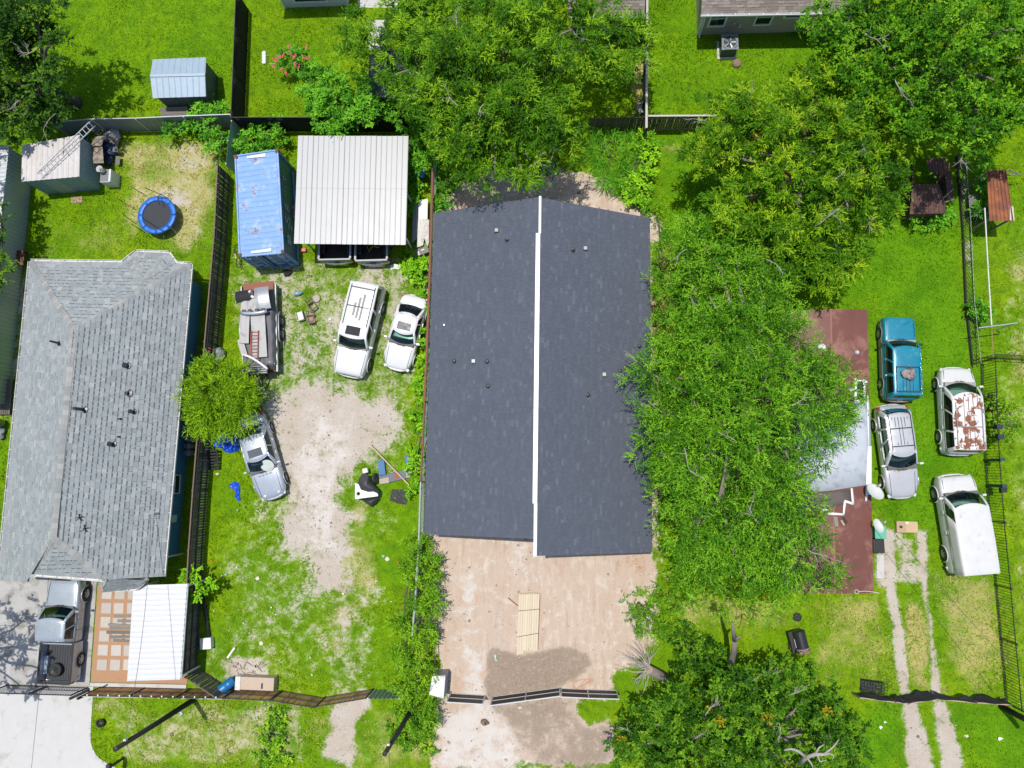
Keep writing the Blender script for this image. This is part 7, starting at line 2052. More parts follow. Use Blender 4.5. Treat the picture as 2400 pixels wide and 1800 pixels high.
for k in range(2): MB().box((.05 * k, .2 * k - .1, .05 + .05 * k), (.48, .4, .06), zrot(.5 * k)).build('pad', mat('brown_pad', (.32, .21, .15), .8), T, local=True, bevel=.02)
c = at(700, 689, .0); T = thing('water_jug', 'clear bluish water jug lying on the weeds', 'jug', c, None, .1)
Ry = Matrix.Rotation(math.pi / 2, 3, 'Y'); MB().lathe([(.12, -.22), (.14, -.18), (.14, .1), (.05, .2), (.04, .26)], (0, 0, .14), 14, Ry).build('body', mat('bluish_plastic', (.20, .33, .38), .15), T, local=True, smooth=True); MB().lathe([(.045, .26), (.045, .29)], (0, 0, .14), 10, Ry).build('cap', M_blueplastic, T, local=True)
c = at(713, 587, .1); T = thing('crate', 'small pink plastic crate on the weeds beside the container', 'crate', P2(c, 0)); MB().box(P2(c, .11), (.28, .22, .22)).build('box', mat('pink_plastic', (.60, .03, .10), .4), T, bevel=.02); MB().box(P2(c, .225), (.2, .15, .02)).build('lid', mat('pink_lid', (.7, .12, .2), .4), T)
c = at(675, 640, 0); bag('garbage_bag', 'small black bag on the ground in front of the container doors', 675, 640, 0, .22, M_blackcloth, 11)
# crumpled tarps
def tarp(label, pts_px, z, m, seed, h=.25, name='tarp', cat='tarp', n=40):
    """crumpled sheet with the given outline: a fan grid pushed up into folds"""
    P = [at(u, v, 0) for u, v in pts_px]; c = sum(P, V(0, 0, 0)) / len(P); rs = np.random.RandomState(seed); ph = rs.rand(12) * 6.28
    k = len(P); N = n; M_ = 14
    def f(i, j):
        t = i * k; a = int(t) % k; q = P[a].lerp(P[(a + 1) % k], t - int(t)); p = c.lerp(q, .03 + .97 * j)
        w = math.sin(p.x * 9 + ph[0] + 2.2 * math.sin(p.y * 5 + ph[1])) * math.sin(p.y * 8 + ph[2]) * .5 + .5 * abs(math.sin(p.x * 13 + p.y * 7 + ph[3])) + .35 * abs(math.sin(p.y * 17 - p.x * 6 + ph[4]))
        return V(p.x, p.y, z + .012 + h * max(0, w * .8 + .15) * (1 - j ** 5))
    o = MB().grid(f, N, M_).build(name, m, origin=P2(c, 0), smooth=True); tag(o, label, cat); return o
M_btarp = mat('bright_blue_tarp', (.006, .075, .55), .35, var=.25, scale=6)
tarp('bright blue crumpled tarp under the feathery tree beside the grey sedan', [(500, 1030), (513, 1022), (530, 1010), (556, 1018), (562, 1045), (560, 1058), (540, 1062), (528, 1060), (520, 1050), (500, 1050)], 0, M_btarp, 3, .3)
tarp('small hook-shaped blue tarp piece lying on the grass', [(536, 1140), (548, 1127), (560, 1132), (564, 1145), (562, 1165), (566, 1172), (558, 1175), (551, 1165), (553, 1146), (545, 1145)], 0, M_btarp, 4, .16, 'tarp_scrap')
tarp('white plastic scraps on the weeds behind the right dark pickup', [(914, 622), (925, 617), (942, 623), (938, 632), (925, 630), (916, 634)], 0, M_white, 5, .1, 'plastic_scrap', 'plastic')
tarp('flat black mat lying on the grass beside the charcoal roof', [(919, 1146), (935, 1147), (962, 1146), (961, 1162), (952, 1183), (935, 1181), (913, 1173), (915, 1160)], 0, mat('black_mat', (.022, .022, .026), .7, var=.2), 6, .03, 'rubber_mat', 'mat')
bag('covered_heap', 'bright blue wrapped bundle hanging on the pipe fence near the carport', 986, 406, .8, .3, mat('sky_blue_tarp', (.02, .18, .60), .4, var=.3, bump=.5, bscale=6), 13, 'bundle')
# blue plank frame, pole, white table under black cover
T = thing('blue_bench', 'broken blue painted bench frame lying on the grass', 'bench', at(920, 1115, 0))
mbl, mgr = mat('blue_paint_wood', (.015, .11, .28), .55, var=.2), mat('grey_blue_wood', (.10, .12, .16), .6, var=.2)
for q, z, m in (([(885, 1080), (900, 1078), (904, 1112), (888, 1114)], .25, mbl), ([(948, 1069), (959, 1068), (960, 1095), (951, 1096)], .25, mbl), ([(888, 1116), (962, 1098), (966, 1118), (890, 1136)], .14, mgr)):
    MB().slab([at(u, v, z) for u, v in q], .06).build('plank', m, T, bevel=.01)
MB().slab([at(u, v, .155) for u, v in ((924, 1112), (936, 1110), (937, 1120), (925, 1122))], .01).build('rust_patch', mat('orange_rust', (.35, .10, .03), .8), T)
for q in ([(889, 1123), (911, 1118), (911, 1132), (890, 1135)], [(952, 1107), (966, 1104), (966, 1118), (952, 1120)]): MB().slab([at(u, v, .165) for u, v in q], .02).build('worn_patch', mat('chipped_patch', (.40, .34, .27), .8, var=.35, scale=14), T)
a, b = at(866, 1041, .35), at(959, 1137, .35); o = MB().bar(a, b, .07, .07).build('timber_pole', mat('pale_pole', (.52, .36, .25), .8), origin=a); tag(o, 'long pale timber pole lying across the blue bench frame', 'pole')
c = at(856, 1160, .7); T = thing('square_table', 'white square table half covered with a sagging black cover on the gravel edge', 'table', P2(c, 0))
MB().slab([at(u, v, .72) for u, v in ((832, 1132), (884, 1150), (886, 1163), (832, 1170))], .05).build('table_top', M_white, T, bevel=.015)
for u, v in ((836, 1140), (880, 1152), (880, 1160), (836, 1166)): MB().bar(P2(at(u, v, .7), 0), at(u, v, .68), .05).build('leg', M_white, T)
MB().lathe([(.12, .725), (.12, .735), (.06, .74), (.06, .725)], P2(at(840, 1157, .72), 0), 14).build('umbrella_hole', mat('brown_ring', (.12, .08, .06), .6), T)
def cover(label, px, z0, z1, m, seed, name='table_cover'):
    P = [at(u, v, z0) for u, v in px]; c = sum(P, V(0, 0, 0)) / len(P); ph = np.random.RandomState(seed).rand(6) * 6; k = len(P)
    def f(i, j):
        t = i * k; a = int(t) % k; q = P[a].lerp(P[(a + 1) % k], t - int(t)); p = c.lerp(q, .02 + .98 * j)
        return V(p.x, p.y, z1 + (z0 - z1) * j ** 2.2 + .03 * math.sin(p.x * 9 + ph[0]) * math.sin(p.y * 8 + ph[1]))
    o = MB().grid(f, 48, 10).build(name, m, origin=P2(c, 0), smooth=True); tag(o, label, 'cover'); return o
M_cov = mat('dark_grey_cover', (.040, .040, .044), .6, var=.15)
cover('dark grey cover slumped over the back of the white table', [(850, 1110), (864, 1112), (868, 1130), (884, 1146), (888, 1158), (874, 1152), (862, 1153), (846, 1148), (839, 1133), (841, 1122)], .76, 1.0, M_cov, 1)
cover('dark grey cover hanging in front of the white table', [(846, 1171), (886, 1164), (888, 1170), (876, 1184), (870, 1188), (862, 1182)], .35, .68, M_cov, 2)
cover('round dark cover end bulging beside the white table', [(872, 1115), (876, 1108), (883, 1108), (885, 1118), (884, 1132), (876, 1136), (872, 1128)], .3, .75, M_cov, 3)
c = at(857, 1103, .4); o = MB().box(c, (.3, .26, .3), zrot(.2)).build('grey_box', M_offwhite, origin=c); tag(o, 'small whitish box behind the dark grey cover', 'box')
# corrugated sheets, case and cloth beside the carport
T = thing('sheet_stack', 'stack of white corrugated sheets between carport and pipe fence', 'metal sheets', at(990, 520, 0))
for k, q in enumerate(([(981, 470), (1003, 466), (1002, 520), (980, 525)], [(980, 513), (1000, 513), (992, 575), (977, 580)], [(968, 480), (979, 474), (976, 560), (966, 570)])):
    p = [at(u, v, .5 + .1 * k) for u, v in q]; mb = MB(); corr(mb, p[3], p[2], p[1], p[0], 6, .03, .5); mb.build('sheet', (M_white, M_offwhite, mat('blue_grey_sheet', (.28, .33, .40), .5))[k], T, solid=.004)
tarp('white cloth draped down beside the pipe fence', [(1003, 525), (1010, 522), (1010, 575), (1006, 585), (998, 565), (992, 575), (996, 548)], .6, mat('dirty_white_cloth', (.60, .57, .55), .8, var=.15), 9, .14, 'draped_cloth', 'cloth')
c = at(989, 589, .35); T = thing('tool_case', 'flat grey-brown case lying below the white corrugated sheets', 'case', c, None, .35)
MB().box((0, 0, 0), (.85, .45, .2)).build('shell', mat('grey_brown_case', (.17, .155, .14), .6), T, local=True, bevel=.03); MB().box((.08, .04, .104), (.2, .05, .01)).build('label_plate', M_white, T, local=True); MB().box((-.22, -.08, .104), (.08, .25, .012)).build('tape', M_offwhite, T, local=True)
T = thing('firewood_pile', 'short logs stacked between container and carport', 'firewood', at(688, 490, 0))
for k in range(6):
    p = at(688, 483 + k * 5, .35 + .1 * (k % 2)); MB().tube([p + V(-.35, 0, 0), p + V(.35, .03, 0)], .07, 8).build('log', mat('pinkish_log', (.42, .30, .24), .85), T)
T = thing('bicycle', 'old bicycle frame leaning on the left side of the container', 'bicycle', at(557, 595, 0))
p = at(556, 585, .35); q = at(559, 615, .35)
for w in (p, q):
    MB().tube([w + V(0, math.cos(a) * .32, math.sin(a) * .32) for a in np.linspace(0, 6.284, 17)], .022, 5).build('wheel', M_trim, T)
    MB().tube([w + V(-.03, 0, 0), w + V(.03, 0, 0)], .03, 6).build('hub', M_galv, T)
MB().tube([p, (p + q) / 2 + V(0, .1, .45), q + V(0, .1, .4), q], .018, 5).build('frame', M_grey, T); MB().tube([q + V(-.2, .1, .6), q + V(.0, .12, .62), q + V(.2, .1, .6)], .015, 5).build('handlebar', M_galv, T)
MB().box((p + q) / 2 + V(0, .15, .55), (.12, .25, .05)).build('saddle', M_trim, T, bevel=.02)
# lower yard
c = at(533, 1606, .45); T = thing('barrel', 'blue plastic barrel lying with its lid cut open behind the slat fence', 'barrel', P2(c, 0), None)
d = (at(552, 1592, .45) - at(526, 1613, .45)).normalized(); R = V(0, 0, 1).rotation_difference(V(d.x, d.y, -.45).normalized()).to_matrix()
MB().lathe([(.27, -.42), (.29, -.38), (.29, -.15), (.30, -.12), (.29, -.09), (.29, .12), (.30, .15), (.29, .18), (.29, .4), (.27, .44)], P2(c, .52), 20, R).build('drum', M_blueplastic, T, smooth=True)
MB().lathe([(.25, -.425), (.25, -.44), (.001, -.44)], P2(c, .52), 20, R, cap=False).build('lid', mat('light_blue_plastic', (.03, .25, .50), .4), T); MB().box(P2(c, .52) + R @ V(0, .06, -.45), (.26, .2, .01), R).build('opening', M_black, T)
c = at(602, 1600, .4); T = thing('long_box', 'long tan box lying behind the slat fence beside the blue barrel', 'box', P2(c, 0), None, -.02)
MB().box((0, 0, .32), (2.15, .7, .62)).build('box', mat('tan_board', (.48, .38, .29), .8, var=.1), T, local=True, bevel=.02); MB().box((-1.0, 0, .34), (.3, .74, .66)).build('wrap', M_offwhite, T, local=True); MB().box((.4, -.1, .635), (.1, .3, .012)).build('strap', M_trim, T, local=True)
c = at(640, 1606, .2); o = MB().lathe([(.1, 0), (.14, .1), (.1, .22), (.001, .24)], c, 12).build('plastic_jug', mat('yellow_plastic', (.55, .36, .05), .5), origin=c, smooth=True); tag(o, 'small yellow plastic jug at the right end of the tan box', 'jug')
c = at(485, 1507, .25); T = thing('foam_box', 'white foam box beside the board fence in the weeds', 'box', P2(c, 0), None, .1); MB().box((0, 0, .2), (.62, .6, .4)).build('box', M_white, T, local=True, bevel=.03); MB().box((0, 0, .42), (.64, .62, .05)).build('lid', M_white, T, local=True, bevel=.015)
a, b = at(474, 1395, .12), at(490, 1493, .12); o = MB().tube([a, a.lerp(b, .5) + V(.05, 0, .04), b], .1, 8).build('drain_pipe', mat('black_drain', (.02, .02, .022), .4), origin=a, smooth=True); tag(o, 'black drain pipe lying along the board fence above the foam box', 'pipe')
c = at(542, 1530, .05); o = MB().bar(at(533, 1542, .05), at(550, 1518, .05), .1, .05).build('white_plank', M_white, origin=c); tag(o, 'short white plank lying in the weeds', 'plank')
T = thing('rubble_heap', 'heap of broken branches and rubble above the tan box', 'rubble', at(580, 1575, 0))
rs = random.Random(31)
for k in range(26):
    p = at(rs.uniform(545, 620), rs.uniform(1555, 1588), .04); a = rs.uniform(0, 3.1)
    if k % 2: MB().bar(p, p + V(math.cos(a) * .5, math.sin(a) * .4, .1), .03, .03).build('stick', M_twig, T)
    else: MB().box(p, (rs.uniform(.1, .3), rs.uniform(.08, .2), .1), zrot(a)).build('rubble_piece', mat('pinkish_rubble', (.45, .36, .30), .9), T)
# scattered litter: small bits, each its own thing
rs = random.Random(77)
cols = [('white', M_white), ('pale blue', mat('pale_blue_litter', (.30, .45, .60), .6)), ('orange', mat('orange_litter', (.65, .12, .02), .6)), ('cream', mat('cream_litter', (.62, .55, .42), .7))]
lit = [(497, 1314, 2, .2), (530, 1345, 1, .22), (520, 1350, 0, .18), (555, 1330, 0, .18), (636, 1424, 0, .18), (647, 1440, 0, .15), (707, 1446, 0, .13), (605, 1355, 3, .3), (612, 1508, 3, .35), (727, 1541, 0, .18), (731, 1581, 0, .17), (898, 1303, 1, .28), (909, 1311, 3, .4), (934, 1317, 2, .2), (805, 1391, 0, .14), (502, 1432, 0, .18), (645, 1680, 0, .25), (680, 1679, 2, .2), (652, 1709, 0, .2), (620, 1740, 0, .2), (570, 1460, 0, .18), (773, 748, 0, .26), (774, 1385, 0, .12), (966, 1410, 0, .15), (918, 1410, 0, .15), (883, 1362, 3, .3), (2064, 1705, 0, .25), (2073, 1692, 0, .2), (2343, 1731, 0, .35), (2262, 1724, 3, .3), (556, 1195, 3, .2), (510, 1110, 3, .25), (424, 1672, 1, .3), (1219, 1659, 0, .25), (971, 869, 0, .2)]
for k, (u, v, ci, s) in enumerate(lit):
    c = at(u, v, .05); n, m = cols[ci]
    mb = MB(); pts = [c + V(math.cos(a) * s * rs.uniform(.15, .55), math.sin(a) * s * rs.uniform(.12, .45), rs.uniform(0, .08)) for a in np.linspace(0, 5.4, 6)]
    mb.add(pts + [c + V(0, 0, .07)], [(i, (i + 1) % 6, 6) for i in range(6)])
    o = mb.build('litter', m, origin=c, solid=.006); tag(o, 'small %s scrap of litter lying on the ground of the yards' % n, 'litter', '%s litter scraps' % n)
# four white stones
rsx = random.Random(2)
for k, v in enumerate((125, 132, 139, 146)):
    c = at(619, v, .05); mb = MB(); mb.lathe([(.1, -.05), (.16, .0), (.14, .06), (.07, .1), (.001, .11)], c, 9); o = mb.build('stone', M_white, origin=c, smooth=True); tag(o, ('topmost', 'second', 'third', 'lowest')[k] + ' of four white stones in a row on the back lawn', 'stone', 'white stones on the lawn')
# ------------------------------------------------------------------ lumber stack, cabinet, buckets on the bare lot
T = thing('lumber_stack', 'strapped stack of new pale boards lying on the bare lot', 'lumber', at(1237, 1460, 0))
q = [at(u, v, .3) for u, v in ((1216, 1393), (1265, 1392), (1260, 1520), (1211, 1532))]; rs = random.Random(6)
for lay in range(2):
    n = 9
    for i in range(n):
        f0, f1 = (i + .03) / n, (i + .97) / n; o1, o2 = rs.uniform(-.05, .06), rs.uniform(-.12, .12)
        a0, a1 = q[0].lerp(q[1], f0) + V(0, o1, 0), q[0].lerp(q[1], f1) + V(0, o1, 0); b0, b1 = q[3].lerp(q[2], f0) + V(0, o2, 0), q[3].lerp(q[2], f1) + V(0, o2, 0)
        z0, z1 = .06 + lay * .13, .17 + lay * .13 + rs.uniform(0, .008)
        MB().prism([P2(p, z0) for p in (b0, b1, a1, a0)], [P2(p, z1) for p in (b0, b1, a1, a0)]).build('board', M_wood_new, T)
for f in (.28, .72): MB().bar(P2(q[0].lerp(q[3], f), .315), P2(q[1].lerp(q[2], f), .315), .03, .006).build('strap', M_trim, T)
for f in (.15, .85): MB().bar(P2(q[0].lerp(q[3], f), .03), P2(q[1].lerp(q[2], f), .03), .09, .06).build('bearer', M_wood_old, T)
a, b = at(1191, 1401, .05), at(1214, 1420, .05); o = MB().bar(a, b, .06, .05).build('timber_offcut', M_rustpipe, origin=a); tag(o, 'reddish stick lying at the left end of the new boards', 'stick')
o = tarp('pale green plastic scrap on the mud', [(1158, 1536), (1163, 1533), (1163, 1545), (1168, 1550), (1160, 1548)], .02, mat('pale_green_plastic', (.35, .55, .42), .5), 14, .05, 'plastic_scrap', 'plastic', 20)
tp_ = [at(u, v, 1.35) for u, v in ((1013, 1585), (1044, 1583), (1040, 1637), (1006, 1628))]
T = thing('appliance_cabinet', 'white metal cabinet standing in the hedge beside the left black gate', 'cabinet', P2(tp_[0], 0))
MB().prism([P2(p, 0) for p in reversed(tp_)], [P2(p, 1.33) for p in reversed(tp_)]).build('cabinet', mat('grey_cabinet_side', (.22, .23, .25), .5), T); MB().slab([p + V(0, 0, .02) for p in tp_], .03).build('top', M_offwhite, T)
for k in range(3):
    a, b = P2(tp_[1], .3 + k * .4), P2(tp_[2], .3 + k * .4); MB().bar(a + V(.01, 0, 0), b + V(.01, 0, 0), .02, .04).build('trim_strip', M_offwhite, T)
c = at(1137, 1692, .0); rk = MB().lathe([(.2, 0), (.25, .08), (.2, .2), (.08, .27), (.001, .28)], c, 9)
for i_, p_ in enumerate(rk.v): p_.x += rnd.uniform(-.05, .05); p_.y += rnd.uniform(-.06, .06) + (p_.y - c.y) * -.3
o = rk.build('rock', mat('brown_rock', (.23, .17, .13), .9, bump=.4), origin=c, smooth=True); tag(o, 'brown rock on the whitish ground outside the black gates', 'rock')
T = thing('hose', 'tangled pale hose lying behind the black panel fence', 'hose', at(1368, 1604, 0)); c = at(1368, 1604, .04)
MB().tube([c + V(math.cos(t * 1.0) * (.35 + .25 * math.sin(t * .7)), math.sin(t * 1.13) * .28, .02 + .02 * math.sin(t * 3)) for t in np.linspace(0, 19, 90)], .02, 5).build('coil', mat('salmon_hose', (.55, .33, .24), .6), T, smooth=True)
# ------------------------------------------------------------------ air conditioner and stump on the top lawn
p = at(1711, 98, .95); c = P2(p, 0); T = thing('air_conditioner', 'dark boxy air conditioner with round fan grille on the top lawn', 'air conditioner', c)
MB().box(c + V(0, 0, .05), (1.15, 1.15, .1)).build('pad', M_concrete, T); MB().box(c + V(0, 0, .5), (.92, .92, .82)).build('cabinet', mat('dark_green_grey', (.04, .055, .055), .5), T, bevel=.02)
fr_ = MB(); fr_.lathe([(.38, .92), (.38, .955), (.46, .955), (.46, .92)], c, 24, cap=False); [fr_.box(c + V(sx * .42, sy * .42, .935), (.18, .18, .04)) for sx in (-1, 1) for sy in (-1, 1)]
for k, (w, h, x, y) in enumerate(((.98, .08, 0, .45), (.98, .08, 0, -.45), (.08, .82, .45, 0), (.08, .82, -.45, 0))): fr_.box(c + V(x, y, .935), (w, h, .045))
fr_.build('top_frame', mat('pale_blue_grey', (.17, .20, .22), .5), T); MB().lathe([(.001, .9), (.385, .9)], c, 24, cap=False).build('fan_well', M_black, T)
for k in range(5):
    a = k * 1.2566; MB().box(c + V(math.cos(a) * .2, math.sin(a) * .2, .91), (.32, .1, .015), zrot(a) @ Matrix.Rotation(.3, 3, 'X')).build('fan_blade', M_galv, T)
for k in range(6): MB().tube([c + V(math.cos(k * .524) * .38, math.sin(k * .524) * .38, .965), c + V(-math.cos(k * .524) * .38, -math.sin(k * .524) * .38, .965)], .006, 4).build('grille_wire', M_trim, T)
c = at(1726, 150, 0); o = MB().lathe([(.3, 0), (.28, .12), (.22, .2), (.1, .24), (.001, .22)], c, 11).build('stump', mat('brown_stump', (.24, .16, .11), .9, var=.3, bump=.6, bscale=12), origin=c); tag(o, 'low brown tree stump in front of the air conditioner', 'stump')
T = thing('plastic_chair', 'white plastic chair lying at the corner of the board fences', 'chair', at(1502, 262, 0), None, .4)
MB().box((0, 0, .25), (.4, .4, .05)).build('seat', M_white, T, local=True); MB().box((0, .2, .5), (.4, .05, .45)).build('backrest', M_white, T, local=True); [MB().box((sx * .17, sy * .17, .12), (.04, .04, .25)).build('leg', M_white, T, local=True) for sx in (-1, 1) for sy in (-1, 1)]
# ------------------------------------------------------------------ right side: ruined sheds, bins, boxes
M_brn = mat('brown_corroded_roof', (.105, .055, .045), .75, .1, var=.35, scale=2, dirt=(.20, .09, .06), dirt_amt=.4, dscale=2)
T = thing('ruined_shed', 'collapsed shed with torn dark brown metal roof under the yellowish tree', 'shed', at(2190, 440, 0))
for q, zs in (([(2172, 372), (2216, 370), (2220, 400), (2178, 405)], (1.9, 1.8, 1.5, 1.6)), ([(2214, 395), (2228, 402), (2236, 470), (2222, 465)], (1.6, 1.3, 1.1, 1.5)), ([(2136, 432), (2200, 432), (2214, 470), (2136, 475)], (1.5, 1.4, 1.7, 1.6)), ([(2135, 472), (2214, 470), (2218, 500), (2132, 502)], (1.75, 1.75, 1.4, 1.4))):
    p = [at(u, v, z) for (u, v), z in zip(q, zs)]; mb = MB(); corr(mb, p[3], p[2], p[1], p[0], 7, .03, .6, rows=2, wob=.015); fixn(mb.build('roof_sheet', M_brn, T, solid=.006))
for (u0, v0, z0, u1, v1, z1) in ((2190, 400, 1.2, 2215, 450, .6), (2178, 415, .9, 2222, 428, 1.1), (2190, 440, .5, 2206, 380, 1.0), (2205, 470, 1.6, 2234, 443, 1.4), (2205, 478, 1.5, 2236, 466, 1.2), (2200, 410, .5, 2210, 452, .9)):
    MB().bar(at(u0, v0, z0), at(u1, v1, z1), .07, .05).build('rafter', M_barkd if z0 < 1.3 else M_wood_old, T)
for a, b in (((2140, 500), (2214, 497)), ((2140, 500), (2140, 380)), ((2214, 497), (2226, 380))):
    p, q_ = at(*a, 1.2), at(*b, 1.2); MB().bar(P2(p, .6), P2(q_, .6), .05, 1.15).build('wall', M_brn, T)
T = thing('lean_to', 'open shelter with bright orange rusted sheet roof at the right edge', 'shelter', at(2345, 470, 0))
M_orust = NT('orange_rusted_roof'); t = M_orust; n = t.noise(1.1, 7, .65); s_ = t.noise(5, 5)
cc = t.ramp(n, [(.25, (.10, .042, .032)), (.5, (.22, .075, .035)), (.72, (.40, .13, .035))]); t.set(t.mix(t.step(s_, .66, .74), cc, (.45, .40, .36)), .75, .1)
q = [at(u, v, 1.95) for u, v in ((2313, 399), (2357, 399), (2375, 518), (2319, 518))]
for i in range(3):
    a0, a1, b0, b1 = q[0].lerp(q[1], i / 3), q[0].lerp(q[1], (i + 1) / 3), q[3].lerp(q[2], i / 3), q[3].lerp(q[2], (i + 1) / 3)
    mb = MB(); corr(mb, b0 + V(0, 0, .01 * i), b1 + V(0, 0, .01 * i + .01), a1 + V(0, 0, .01 * i + .01), a0 + V(0, 0, .01 * i), 2, .03, .7, rows=2, wob=.01); mb.build('roof_sheet', M_orust.m, T, solid=.005)
for p in q: w = p + (P2(sum(q, V(0, 0, 0)) / 4, p.z) - p) * .1; MB().bar(P2(w, 0), P2(w, 1.93), .09).build('post', M_wood_old, T)
MB().slab([q[2] + V(-.12, .9, .03), q[2] + V(.05, .8, .03), q[2] + V(.05, 0, .03), q[2] + V(-.2, .05, .03)], .01).build('paint_patch', mat('peeling_white', (.52, .50, .48), .8, var=.25, scale=9), T)
for k, (u, v) in enumerate(((2282, 480), (2300, 500))):
    T = thing('junk_table', ('upper mossy grey table top' , 'lower dark slab of scrap')[k] + ' in the shade left of the orange roof', 'table', at(u, v, 0))
    c = at(u, v, .5); MB().box(c, ((.45, 1.0)[k], (1.2, .8)[k], .06)).build('top', (mat('mossy_slab', (.15, .17, .14), .9, var=.4, scale=6), M_panel)[k], T)
    for sx in (-1, 1):
        for sy in (-1, 1): MB().bar(P2(c, 0) + V(sx * .17, sy * .33, 0), P2(c, .48) + V(sx * .17, sy * .33, 0), .05).build('leg', M_wood_old, T)
T = thing('trestle', 'grey timber trestle leaning out behind the orange roof', 'trestle', at(2375, 405, 0))
for a, b in (((2357, 402), (2366, 397)), ((2366, 398), (2394, 411)), ((2358, 410), (2394, 411))): MB().bar(at(*a, 1.4), at(*b, 1.0), .06, .05).build('batten', M_wood_old, T)
c = at(2124, 1235, .1); T = thing('cardboard_box', 'flattened cardboard box lying on the grass above the two-track drive', 'cardboard box', P2(c, 0), None, -.02)
MB().box((-.32, 0, .12), (.5, .62, .2)).build('box', M_cardboard, T, local=True); MB().box((.28, 0, .1), (.68, .6, .03)).build('flap', mat('cardboard_light', (.50, .36, .22), .8), T, local=True); MB().box((.02, .24, .125), (.18, .1, .01)).build('label', M_white, T, local=True); MB().box((-.34, 0, .225), (.16, .14, .006)).build('print_mark', M_trim, T, local=True)
c = at(2054, 1246, .5); T = thing('garbage_bin', 'green wheeled bin standing under the edge of the red-brown roof', 'bin', P2(c, 0)); MB().box(P2(c, .5), (.5, .6, .95), taper=(1.12, 1.12)).build('body', mat('green_plastic', (.03, .28, .16), .5), T, bevel=.03); MB().box(P2(c, 1.0), (.6, .7, .07)).build('lid', mat('light_green_plastic', (.10, .40, .26), .5), T, bevel=.03)
for s in (-1, 1): MB().lathe([(.09, -.03), (.09, .03)], P2(c, .09) + V(s * .24, .3, 0), 12, Matrix.Rotation(math.pi / 2, 3, 'Y')).build('wheel', M_dark, T)
c = at(2052, 1278, .6); T = thing('garbage_bin', 'black wheeled bin standing below the green bin', 'bin', P2(c, 0)); MB().box(P2(c, .5), (.5, .62, .95), taper=(1.12, 1.12)).build('body', M_panel, T, bevel=.03); MB().box(P2(c, 1.0), (.6, .75, .07)).build('lid', M_black, T, bevel=.03)
for s in (-1, 1): MB().lathe([(.09, -.03), (.09, .03)], P2(c, .09) + V(s * .24, .3, 0), 12, Matrix.Rotation(math.pi / 2, 3, 'Y')).build('wheel', M_dark, T)
# barrel smoker
a, b = at(1871, 1478, .85), at(1884, 1530, .85); d = (b - a).normalized(); c = (a + b) / 2; T = thing('barrel_smoker', 'black barrel smoker grill standing in the dry grass', 'grill', P2(c, 0))
R = V(0, 0, 1).rotation_difference(d).to_matrix(); L_ = (b - a).length
MB().lathe([(.30, -L_ / 2), (.33, -L_ / 2 + .02), (.33, L_ * .28)], c, 22, R).build('barrel', mat('satin_black', (.03, .032, .036), .4, .3), T, smooth=True, angle=40); MB().lathe([(.335, L_ * .28), (.335, L_ / 2 - .02), (.30, L_ / 2)], c, 22, R).build('burnt_end', mat('burnt_paint', (.28, .24, .23), .8, var=.6, scale=9, dirt=(.16, .05, .03), dirt_amt=.7, dscale=7), T, smooth=True, angle=40)
s_ = V(-d.y, d.x, 0); s_ = s_ if s_.x < 0 else -s_
MB().bar(a + s_ * .42 + V(0, 0, -.1), b + s_ * .42 + V(0, 0, -.1), .22, .03).build('side_shelf', M_trim, T); MB().tube([a.lerp(b, .3) + s_ * .36 + V(0, 0, .12), a.lerp(b, .7) + s_ * .36 + V(0, 0, .12)], .02, 6).build('handle', M_galv, T)
for f in (.15, .85):
    for s in (-1, 1): MB().bar(P2(a.lerp(b, f) + s_ * s * .25, 0), a.lerp(b, f) + s_ * s * .22 + V(0, 0, -.15), .04).build('leg', M_black, T)
MB().lathe([(.2, -.03), (.2, .03)], P2(a.lerp(b, .75), .2) + s_ * .5, 16, Matrix.Rotation(math.pi / 2, 3, 'Y')).build('wheel', M_rust, T)
c = at(1868, 1446, .02); T = thing('rubber_disc', 'black rubber disc lying in the grass above the barrel smoker', 'disc', c); MB().lathe([(.22, 0), (.24, .05), (.2, .1), (.08, .1), (.001, .05)], c, 18).build('ring', M_dark, T, smooth=True)
# wire crate
c = at(2047, 1611, .3); T = thing('wire_crate', 'black wire dog crate standing behind the black cloth fence', 'crate', P2(c, 0), None, -.12)
sx, sy, sz = 1.2, .62, .6
for i in range(9):
    x = -sx / 2 + i * sx / 8
    MB().tube([(x, -sy / 2, 0), (x, -sy / 2, sz), (x, sy / 2, sz), (x, sy / 2, 0)], .010, 4).build('wire', M_black, T, local=True)
for i in range(5):
    y = -sy / 2 + i * sy / 4; MB().tube([(-sx / 2, y, 0), (-sx / 2, y, sz), (sx / 2, y, sz), (sx / 2, y, 0)], .010, 4).build('wire', M_black, T, local=True)
for z_ in (.0, .3, .6): MB().tube([(-sx / 2, -sy / 2, z_), (sx / 2, -sy / 2, z_), (sx / 2, sy / 2, z_), (-sx / 2, sy / 2, z_), (-sx / 2, -sy / 2, z_)], .014, 4).build('frame', M_black, T, local=True)
MB().box((0, 0, .02), (sx, sy, .02)).build('tray', M_panel, T, local=True)
